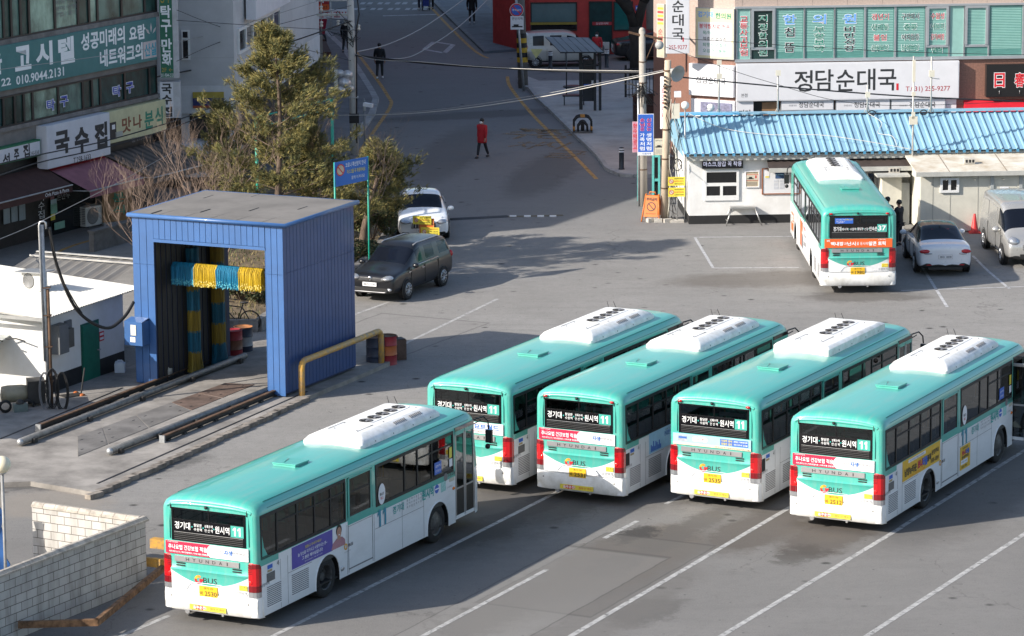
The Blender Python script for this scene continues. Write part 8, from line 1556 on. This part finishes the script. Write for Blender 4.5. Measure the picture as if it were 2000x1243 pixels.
b=MB(); b.bx(-2.43,-2.3,-.58,.58,.24,.33,CARB); b.build('rear_diffuser',o); b=MB(); b.bx(-.98,-.86,-.3,.3,1.375,1.40,RED); b.build('brake_light',o); ell3(o,'badge',(-2.36,0,.93),(.02,.06,.03),CHROME); ell3(o,'roof_fin',(-.8,0,1.47),(.1,.02,.05),BLKG); mirrors(o,.95,W,.98,PS_); lines(o,(-.95,.15,1.15),W,.32,.9); plate_(o,-2.42,.68,'28누 1818',False,.46); by_wheels(o,-1.42,1.36,1,W,(1786,531),(1763,499))
# silver van
PV=carpaint('silver_paint',(.45,.44,.42),.5); o,W=car('silver van at the right edge of the yard','parked_van','van',PV,[(-2.56,.92,.38,1.08,1.72,.74),(-2.52,.96,.30,1.16,1.90,.80),(-2.3,.97,.26,1.18,1.94,.82),(-1.0,.97,.24,1.18,1.96,.84),(-.92,.97,.24,1.18,1.96,.84),(.55,.97,.24,1.16,1.95,.84),(.62,.97,.24,1.16,1.94,.84),(1.0,.97,.24,1.14,1.88,.80),(1.75,.95,.25,1.12,None,0),(2.2,.93,.28,1.0,None,0),(2.50,.90,.30,.88,None,0),(2.58,.84,.36,.72,None,0)],(-1.6,1.6),.345,(6,),windows=('q',))
for s in (-1,1): ell3(o,'headlight',(2.36,s*.70,.92),(.22,.19,.15),CLR,-s*.6,.3); ell3(o,'fog_lamp',(2.44,s*.62,.42),(.06,.12,.05),CLR)
b=MB()
for z in (.80,.74,.68): b.bx(2.50,2.60,-.42,.42,z-.02,z+.02,CHROME)
b.bx(2.46,2.60,-.5,.5,.36,.5,CARB); b.build('grille',o)
for s in (-1,1):
    for x0,x1 in ((-2.1,-1.1),(-.85,.45)): b=MB(); b.slab([(x0,s*.915,1.24),(x1,s*.915,1.24),(x1-.05,s*.875,1.78),(x0+.1,s*.875,1.78)],Vector((0,s,.12)),.012,PV); b.build('window_blank',o)
mirrors(o,1.15,W,1.14,PV,1.3); lines(o,(-.95,.5,1.45),W,.4,1.1); b=MB(); b.tube([(.3,.1,1.97),(.24,.1,2.15)],.008,BLK,4); b.tube([(1.5,-.5,1.26),(1.62,.1,1.22)],.012,BLK,4); b.build('antenna',o); plate_(o,2.605,.56,'81다 4460',True); by_wheels(o,-1.6,1.6,-1,W,(1921,485),(1959,520))
# small pale car across the street
PR=carpaint('pale_beige_paint',(.46,.45,.42),.15); o,W=car('small boxy pale beige car parked behind the shelter','parked_car','car',PR,[(-1.80,.72,.42,.95,1.4,.56),(-1.76,.78,.32,1.0,1.62,.60),(-1.5,.80,.26,1.0,1.67,.62),(-.75,.80,.24,1.0,1.70,.64),(-.69,.80,.24,1.0,1.70,.64),(.15,.80,.24,1.0,1.70,.64),(.21,.80,.24,1.0,1.70,.64),(.75,.80,.24,.98,1.62,.62),(1.25,.79,.24,.98,None,0),(1.62,.76,.28,.92,None,0),(1.78,.66,.34,.72,None,0)],(-1.3,1.22),.28,(2,4,6))
for s in (-1,1): ell3(o,'taillight',(-1.74,s*.68,.98),(.07,.09,.20),RED); ell3(o,'headlight',(1.6,s*.6,.8),(.15,.14,.1),CLR)
mirrors(o,.85,W,1.02,PR); lines(o,(-.72,.18,.9),W,.36,.95); plate_(o,-1.79,.6,'13모 5027',False); hd=R_(4); q=G(1046,133); o.rotation_euler=(0,0,hd); o.location=(q.x+1.3*math.cos(hd)-W*math.sin(hd),q.y+1.3*math.sin(hd)+W*math.cos(hd),0)
PK=carpaint('black_paint',(.012,.012,.014),.2); o,W=car('black car behind the concrete pole in front of the red shop','parked_car','car',PK,[(-2.40,.72,.36,.72,None,0),(-2.33,.86,.27,.98,None,0),(-2.0,.90,.22,1.04,None,0),(-1.7,.91,.2,1.03,None,0),(-.75,.91,.19,1.0,1.40,.60),(0,.91,.19,.98,1.45,.62),(.5,.91,.19,.97,1.42,.61),(1.3,.91,.19,.95,None,0),(1.95,.88,.2,.85,None,0),(2.28,.82,.24,.74,None,0),(2.4,.7,.32,.6,None,0)],(-1.42,1.36),.33,(4,5),windows=('q',))
for s in (-1,1): ell3(o,'taillight',(-2.18,s*.72,.86),(.12,.2,.08),RED,s*.45)
plate_(o,-2.40,.7,'05서 3391',False,.44); mirrors(o,.95,W,.98,PK); hd=R_(6); q=G(1196,118); o.rotation_euler=(0,0,hd); o.location=(q.x+2.4,q.y+.5,0)
PT=carpaint('dull_white_van',(.50,.52,.55),.05); o,W=car('white van half hidden behind the bare shrubs on the side street','parked_van','van',PT,[(-2.2,.76,.42,1.0,1.5,.6),(-2.15,.82,.34,1.1,1.80,.66),(-1.8,.84,.28,1.1,1.86,.68),(.2,.84,.26,1.08,1.88,.70),(.3,.84,.26,1.08,1.87,.70),(.9,.84,.26,1.06,1.80,.67),(1.6,.84,.27,1.04,None,0),(2.0,.80,.3,.9,None,0),(2.15,.7,.36,.7,None,0)],(-1.4,1.35),.3,(3,4),windows=('q',))
for s in (-1,1): ell3(o,'taillight',(-2.14,s*.74,.95),(.05,.08,.2),M('dim_red_orange_lens',(.5,.08,.02),.2,var=0))
plate_(o,-2.2,.6,'97오 1180',False); q=G(372,372); o.rotation_euler=(0,0,R_(98)); o.location=(q.x,q.y+2.2,0)
# speed bump
q0,q1,q2=G(880,430),G(991,424),G(1100,421); b=MB(); d=(q1-q0); b.tube([q0+U3*-.10,q1+U3*-.10],.17,M('rubber_bump',(.06,.065,.075),.8,var=.15),14); struct(b.build('road_hump'))
b=MB(); strip(b,[q1,q2],.35,M('hump_base',(.13,.11,.075),.9,var=.2),.006)
for px in (1002,1030,1056,1080): q=G(px,424); b.box((q.x,q.y,.03),(.25,.12,.05),ADW)
struct(b.build('road_marking'))
p=G(834,481); o=thing('caution_stand','orange stand with two yellow caution boards in front of the white sedan','sign stand',p,-.15); b=MB(); b.bx(-.26,.26,-.02,.02,.25,1.0,ORS); b.tube([(-.25,0,0),(-.25,0,1.0)],.025,ORS,5); b.tube([(.25,0,0),(.25,0,1.0)],.025,ORS,5); b.tube([(-.25,0,0),(-.25,.35,0)],.025,ORS,5); b.tube([(.25,0,0),(.25,.35,0)],.025,ORS,5); b.build('stand',o); Y_=p.y-.1
caution(o,806,423,843,439,(('영업 방해 시',LETB),('견인 조치합니다',REDL),('공사차량 외 주차금지',LETB))); caution(o,822,445,859,461,(('사유지입니다',REDL),('주차 금지',LETB),('수원여객',LETB)))
# ---------------------------------------------------------------- people
HAIRM=M('black_hair',(.012,.010,.009),.5,var=.1); MASKW=M('white_mask',(.70,.72,.74),.7,var=0); MASKB=M('pale_blue_mask',(.25,.50,.66),.7,var=0); SHOE=M('dark_shoe',(.02,.02,.025),.5,var=0); SHOEW=M('white_shoe',(.6,.6,.6),.5,var=0)
def skinmesh(name,pts,edges,root,parent,mat,sub=1):
    me=bpy.data.meshes.new(name); me.from_pydata([p[0] for p in pts],edges,[]); o=bpy.data.objects.new(name,me); COL.objects.link(o)
    md=o.modifiers.new('k','SKIN'); me.skin_vertices[0].data[0]
    for i,p in enumerate(pts):
        r=p[1]; me.skin_vertices[0].data[i].radius=(r,r) if not isinstance(r,tuple) else r; me.skin_vertices[0].data[i].use_root=(i==root)
    bake(o,sub); o.data.materials.clear(); o.data.materials.append(mat); o.data.name=name
    for p in o.data.polygons: p.use_smooth=True; p.material_index=0
    o.parent=parent; return o
def person(label,loc,face,h,top,legs,stride=.0,arm=0.25,coat=.0,hair=1,mask=None,shoes=SHOE,hold=None,group=None,bend=None,lean=0):
    o=thing('person',label,'person',loc,face+math.pi/2,group); k=h/1.7      # looks towards local -y
    J=lambda x,y,z:(x*k,y*k,z*k)
    hip=.90; sh=1.40
    def legpts(s,f): return [J(s*.095,0,hip-.02),J(s*.10,-f*.55+.0,.50),J(s*.10,-f*1.0+(.10 if f<0 else 0),.09 if f>=0 else .12)]
    fl,fr=stride,-stride
    L=legpts(-1,fl); Rr=legpts(1,fr)
    def armpts(s,f,b=None):
        if b: return [J(s*.19,0,sh-.02),J(s*.25,-.06,1.12),J(s*.15,-.21,1.0)]
        return [J(s*.19,0,sh-.02),J(s*.25,f*.35+.02,1.12),J(s*.25,f*.3-.10*abs(f)-.02,.86)]
    AL_,AR=armpts(-1,arm if stride else .05,bend),armpts(1,-arm if stride else .05,bend)
    hd=[J(0,-.0,1.48),J(0,-.015,1.58),J(0,-.02,1.66)]
    P=[(J(0,0,hip),(.10*k,.075*k)),(J(0,0,1.15),(.095*k,.06*k)),(J(0,.0,sh-.06),(.10*k,.06*k)),(hd[0],.052*k),(hd[1],(.078*k,.09*k)),(hd[2],(.06*k,.07*k))]
    E=[(0,1),(1,2),(2,3),(3,4),(4,5)]
    for A,s in ((AL_,-1),(AR,1)):
        n=len(P); P+=[(A[0],.042*k),(A[1],.036*k),(A[2],.032*k)]; E+=[(2,n),(n,n+1),(n+1,n+2)]
        hv=(Vector(A[2])-Vector(A[1])).normalized(); base=Vector(A[2]); n=len(P); P.append((tuple(base+hv*.06*k),.036*k)); E.append((n-1,n))
        for f_,ln in ((-.024,.075),(-.008,.09),(.008,.085),(.024,.07)):
            P.append((tuple(base+hv*(.06*k+ln*k)+Vector((f_*k*.3,f_*k,0))+Vector((-s*.02*k,-.01*k,0))),.010*k)); E.append((n,len(P)-1))
        P.append((tuple(base+hv*.06*k+Vector((0,-.05*k,-.02*k))),.011*k)); E.append((n,len(P)-1))
    for A in (L,Rr):
        n=len(P); P+=[(A[0],.07*k),(A[1],.05*k),(A[2],.04*k)]; E+=[(0,n),(n,n+1),(n+1,n+2)]
    skinmesh('body',P,E,0,o,SKIN)
    # clothes
    T=[(J(0,0,hip+.0),(.185*k,.155*k)),(J(0,0,1.15),(.175*k,.14*k)),(J(0,0,sh-.05),(.20*k,.135*k)),(J(0,0,sh+.055),(.085*k,.085*k))]; Et=[(0,1),(1,2),(2,3)]
    if coat>.2: T=[(p,(r[0]*1.22,r[1]*1.2) if isinstance(r,tuple) else r) for p,r in T[:3]]+T[3:]
    if coat: T.append((J(0,0,hip-coat),(.20*k*(1.3 if coat>.2 else 1),.175*k*(1.25 if coat>.2 else 1)))); Et.append((0,4))
    for A in (AL_,AR): n=len(T); T+=[(A[0],.085*k),(A[1],.07*k),(tuple(Vector(A[1]).lerp(Vector(A[2]),.95)),.050*k)]; Et+=[(2,n),(n,n+1),(n+1,n+2)]
    skinmesh('jacket',T,Et,0,o,top)
    Q=[(J(0,0,hip-.03),(.12*k,.095*k))]; Eq=[]
    for A in (L,Rr): n=len(Q); Q+=[(A[0],.10*k),(A[1],.074*k),(tuple(Vector(A[1]).lerp(Vector(A[2]),.95)),.058*k)]; Eq+=[(0,n),(n,n+1),(n+1,n+2)]
    skinmesh('trousers',Q,Eq,0,o,legs)
    for A,f in ((L,fl),(Rr,fr)):
        b=MB(); a=Vector(A[2]); b.sphere((a.x,a.y-.05*k,.045*k if f>=0 else .075*k),1,shoes,10,6,.05*k,.135*k,.05*k); b.build('shoe',o)
    b=MB(); c=Vector(hd[1])
    b.sphere((c.x,c.y+.018*k,c.z+.045*k),1,HAIRM,12,8,.097*k,.108*k,.10*k); 
    if hair>1: b.sphere((c.x,c.y+.06*k,c.z-.05*k),1,HAIRM,10,7,.09*k,.06*k,.11*k)
    b.build('hair',o)
    f=MB(); y=c.y-.085*k
    for s in (-1,1): f.sphere((s*.032*k,y-.004,c.z+.012*k),.010*k,LETB,6,4); f.sphere((s*.092*k,c.y,c.z),.022*k,SKIN,6,5,.4,.8,1.2)
    f.sphere((0,y-.012*k,c.z-.018*k),.016*k,SKIN,6,5,.8,1,1.3)
    if not mask: f.sphere((0,y-.002,c.z-.055*k),.018*k,M('lips',(.25,.08,.07),.5),6,4,1.4,.4,.35)
    f.build('face',o)
    if mask: b=MB(); b.sphere((0,c.y-.045*k,c.z-.040*k),1,mask,12,8,.070*k,.068*k,.062*k); b.build('mask',o)
    return o
REDC=M('red_coat',(.42,.010,.018),.75,var=.08,vs=6); BLKC=M('black_coat',(.014,.014,.017),.8,var=.1); NAVC=M('navy_suit',(.018,.022,.04),.75,var=.1); DKT=M('dark_trousers',(.015,.015,.02),.8,var=.1); CHT=M('charcoal_trousers',(.03,.03,.032),.8,var=.1)
def dirn(dx,dy): return math.atan2(dy,dx)
G_=lambda x,y:G(x,y)
person('woman in a long red coat and white mask walking across the street',G(942,309),dirn(-.75,-1),1.66,REDC,DKT,.20,.22,.26,1,MASKW)
person('person in black clothes with white shoes walking away beside the left yellow line',G(742,154),dirn(.1,1),1.74,BLKC,CHT,.17,.2,.05,1,None,SHOEW)
person('person in black with pale shoes on the far right pavement',G(922,51)+U3*.12,dirn(.1,1),1.74,BLKC,CHT,.1,.15,.1,1,None,SHOEW)
person('woman in a red jacket and white mask standing in front of the red shop',G(1166,126)+U3*.0,dirn(-.2,-1),1.62,REDC,M('wine_trousers',(.06,.02,.02),.8),0,.2,.1,2,MASKW)
person('man in a navy suit with a pale blue mask beside the tall cabinet',Vector((13.38,125.7,0)),dirn(-.9,-.9),1.76,NAVC,DKT,0,.1,.08,1,MASKB,bend=True)
person('man in a black jacket turned away beside the cream cabin',Vector((13.80,125.75,0)),dirn(-.8,.6),1.64,BLKC,DKT,0,.1,.05,1,None,bend=True)
person('dark clothed person leaning by the far shops left of the utility pole',G(628,128)+U3*.12,dirn(.3,1),1.72,BLKC,CHT,.05,.1,.15)
person('dark clothed person just left of the utility pole near the kerb',G(676,108)+U3*.12,dirn(.3,1),1.70,BLKC,CHT,.1,.1,.15)
person('person in dark trousers on the left of the blue cart at the top',G(822,20),dirn(0,1),1.72,BLKC,NAVC,.08,.1,.1,1,None,SHOEW,bend=True); person('person in dark clothes on the right of the blue cart at the top',G(842,19),dirn(0,1),1.72,BLKC,DKT,.08,.1,.1,bend=True)
q=G(832,20); o=thing('shopping_cart','blue shopping cart pushed between two people at the top of the street','cart',(q.x,q.y,0)); b=MB(); b.bx(-.22,.22,-.2,.2,.25,.95,M('blue_bag',(.03,.06,.30),.6,var=.1)); b.build('bag',o); b=MB(); b.tube([(-.2,-.2,.1),(-.2,-.25,1.0),(.2,-.25,1.0),(.2,-.2,.1)],.02,GALV,6); b.bx(-.22,.22,-.22,.2,.12,.16,GALV); b.build('frame',o)
for x in (-.2,.2): b=MB(); b.lathe([(0,-.02),(.09,-.02),(.09,.02),(0,.02)],(x,-.15,.09),TYRE,10,axis='X'); b.build('wheel',o)
# ---------------------------------------------------------------- overhead cables
GRW=M('grey_wire',(.30,.30,.30),.6,var=0); DKW_=M('black_wire',(.018,.018,.02),.6,var=0); PLW=M('pale_wire',(.52,.50,.46),.6,var=0)
OG='overhead wires across the street'
def wire(label,pts,Ys,r,m,sub=8):
    P=[]; n=len(pts)
    for i,(x,y) in enumerate(pts): P.append(atY(x,y,Ys[0]+(Ys[1]-Ys[0])*i/(n-1)))
    cable(P,r,label,m,sub,5,'overhead_wire',OG)
wire('thick black cable bundle spanning from the left utility pole to the right concrete pole',[(692,108),(740,114),(860,126),(1000,134),(1130,140),(1257,142)],(149.2,135.3),.045,DKW_)
wire('pale wire twisted along the thick black cable bundle',[(692,105),(735,117),(820,121),(930,130),(1060,136),(1257,139)],(149.1,135.1),.012,PLW,5)
wire('pale double wire sagging low across the street to the beige pole',[(560,226),(760,224),(900,213),(1050,191),(1180,165),(1298,140)],(150,131.7),.018,PLW); wire('pale thin wire just above the low sagging one',[(690,226),(860,214),(1050,186),(1180,161),(1298,137)],(149,131.7),.014,GRW)
wire('grey cable rising from the left utility pole towards the top of the street',[(695,102),(760,86),(830,52),(905,0),(935,-22)],(149,178),.028,GRW); wire('second grey cable crossing the lane towards the upper right',[(700,110),(790,114),(850,84),(905,45),(960,-8)],(149,178),.026,GRW)
wire('black cable from the grey building to the left utility pole',[(250,160),(345,143),(470,116),(560,85),(690,40)],(136,149),.03,DKW_)
for i,(a,c,d,lab) in enumerate((((345,20),(460,62),(690,120),'thin dark wire crossing the grey building downwards to the utility pole'),((300,92),(430,62),(690,-20),'thin pale wire rising over the teal sign end to the upper right'),((345,120),(460,72),(690,10),'thin dark wire over the white framed windows'),((345,40),(560,54),(690,60),'thin dark wire running nearly level over the grey building'),((0,136),(160,115),(300,94),'thin pale wire across the teal sign'))): wire(lab,[a,c,d],(134 if i!=4 else 122,149 if i!=4 else 131),.012,GRW if i in(1,4) else DKW_)
wire('thick black cable along the noodle shop signs, upper of two',[(-20,325),(75,303),(200,277),(330,240),(420,208),(480,188)],(118,136),.024,DKW_); wire('thick black cable along the noodle shop signs, lower of two',[(-20,350),(75,318),(200,290),(330,252),(425,215),(560,165)],(118,138),.024,DKW_)
wire('pale wire with clips descending across the purple awning',[(-20,475),(60,442),(150,398),(240,352),(340,297),(470,240)],(108,133),.012,GRW)
for i in range(5): pass
wire('black cable from the beige pole over the office roof to the right',[(1300,148),(1420,160),(1600,176),(1800,190),(2040,200)],(131.7,137.5),.028,DKW_); wire('thin black wire over the clinic windows',[(1256,72),(1400,80),(1600,93),(1800,103),(2040,108)],(135.3,137.5),.012,DKW_); wire('thin black wire below the clinic windows',[(1300,92),(1500,160),(1700,205),(2040,196)],(131.8,136),.010,DKW_)
wire('white cable lying in a sag on the blue roof',[(1345,222),(1410,250),(1500,263),(1600,264),(1690,276),(1780,292)],(132.6,130.4),.013,PLW); wire('thin pale cable looping down the blue roof from the shortest mast',[(1696,222),(1722,240),(1715,260),(1742,266),(1752,285)],(132.9,131.0),.012,PLW)
wire('thin black wire falling from the ridge to the office corner',[(1345,222),(1330,250),(1322,300),(1334,335)],(132.4,130.2),.014,DKW_)
q=atY(1323,322,PO.o.y-.15); b=MB(); b.tube([(.16*math.cos(i*.42)+.02*math.sin(i),-.0,.22*math.sin(i*.42)) for i in range(31)],.014,DKW_,4,False); tag(b.build('cable_coil',loc=q),'loop of black cable at the left end of the office gutter','cable coil')
bpy.data.objects.remove(_to); bpy.data.curves.remove(_tc)
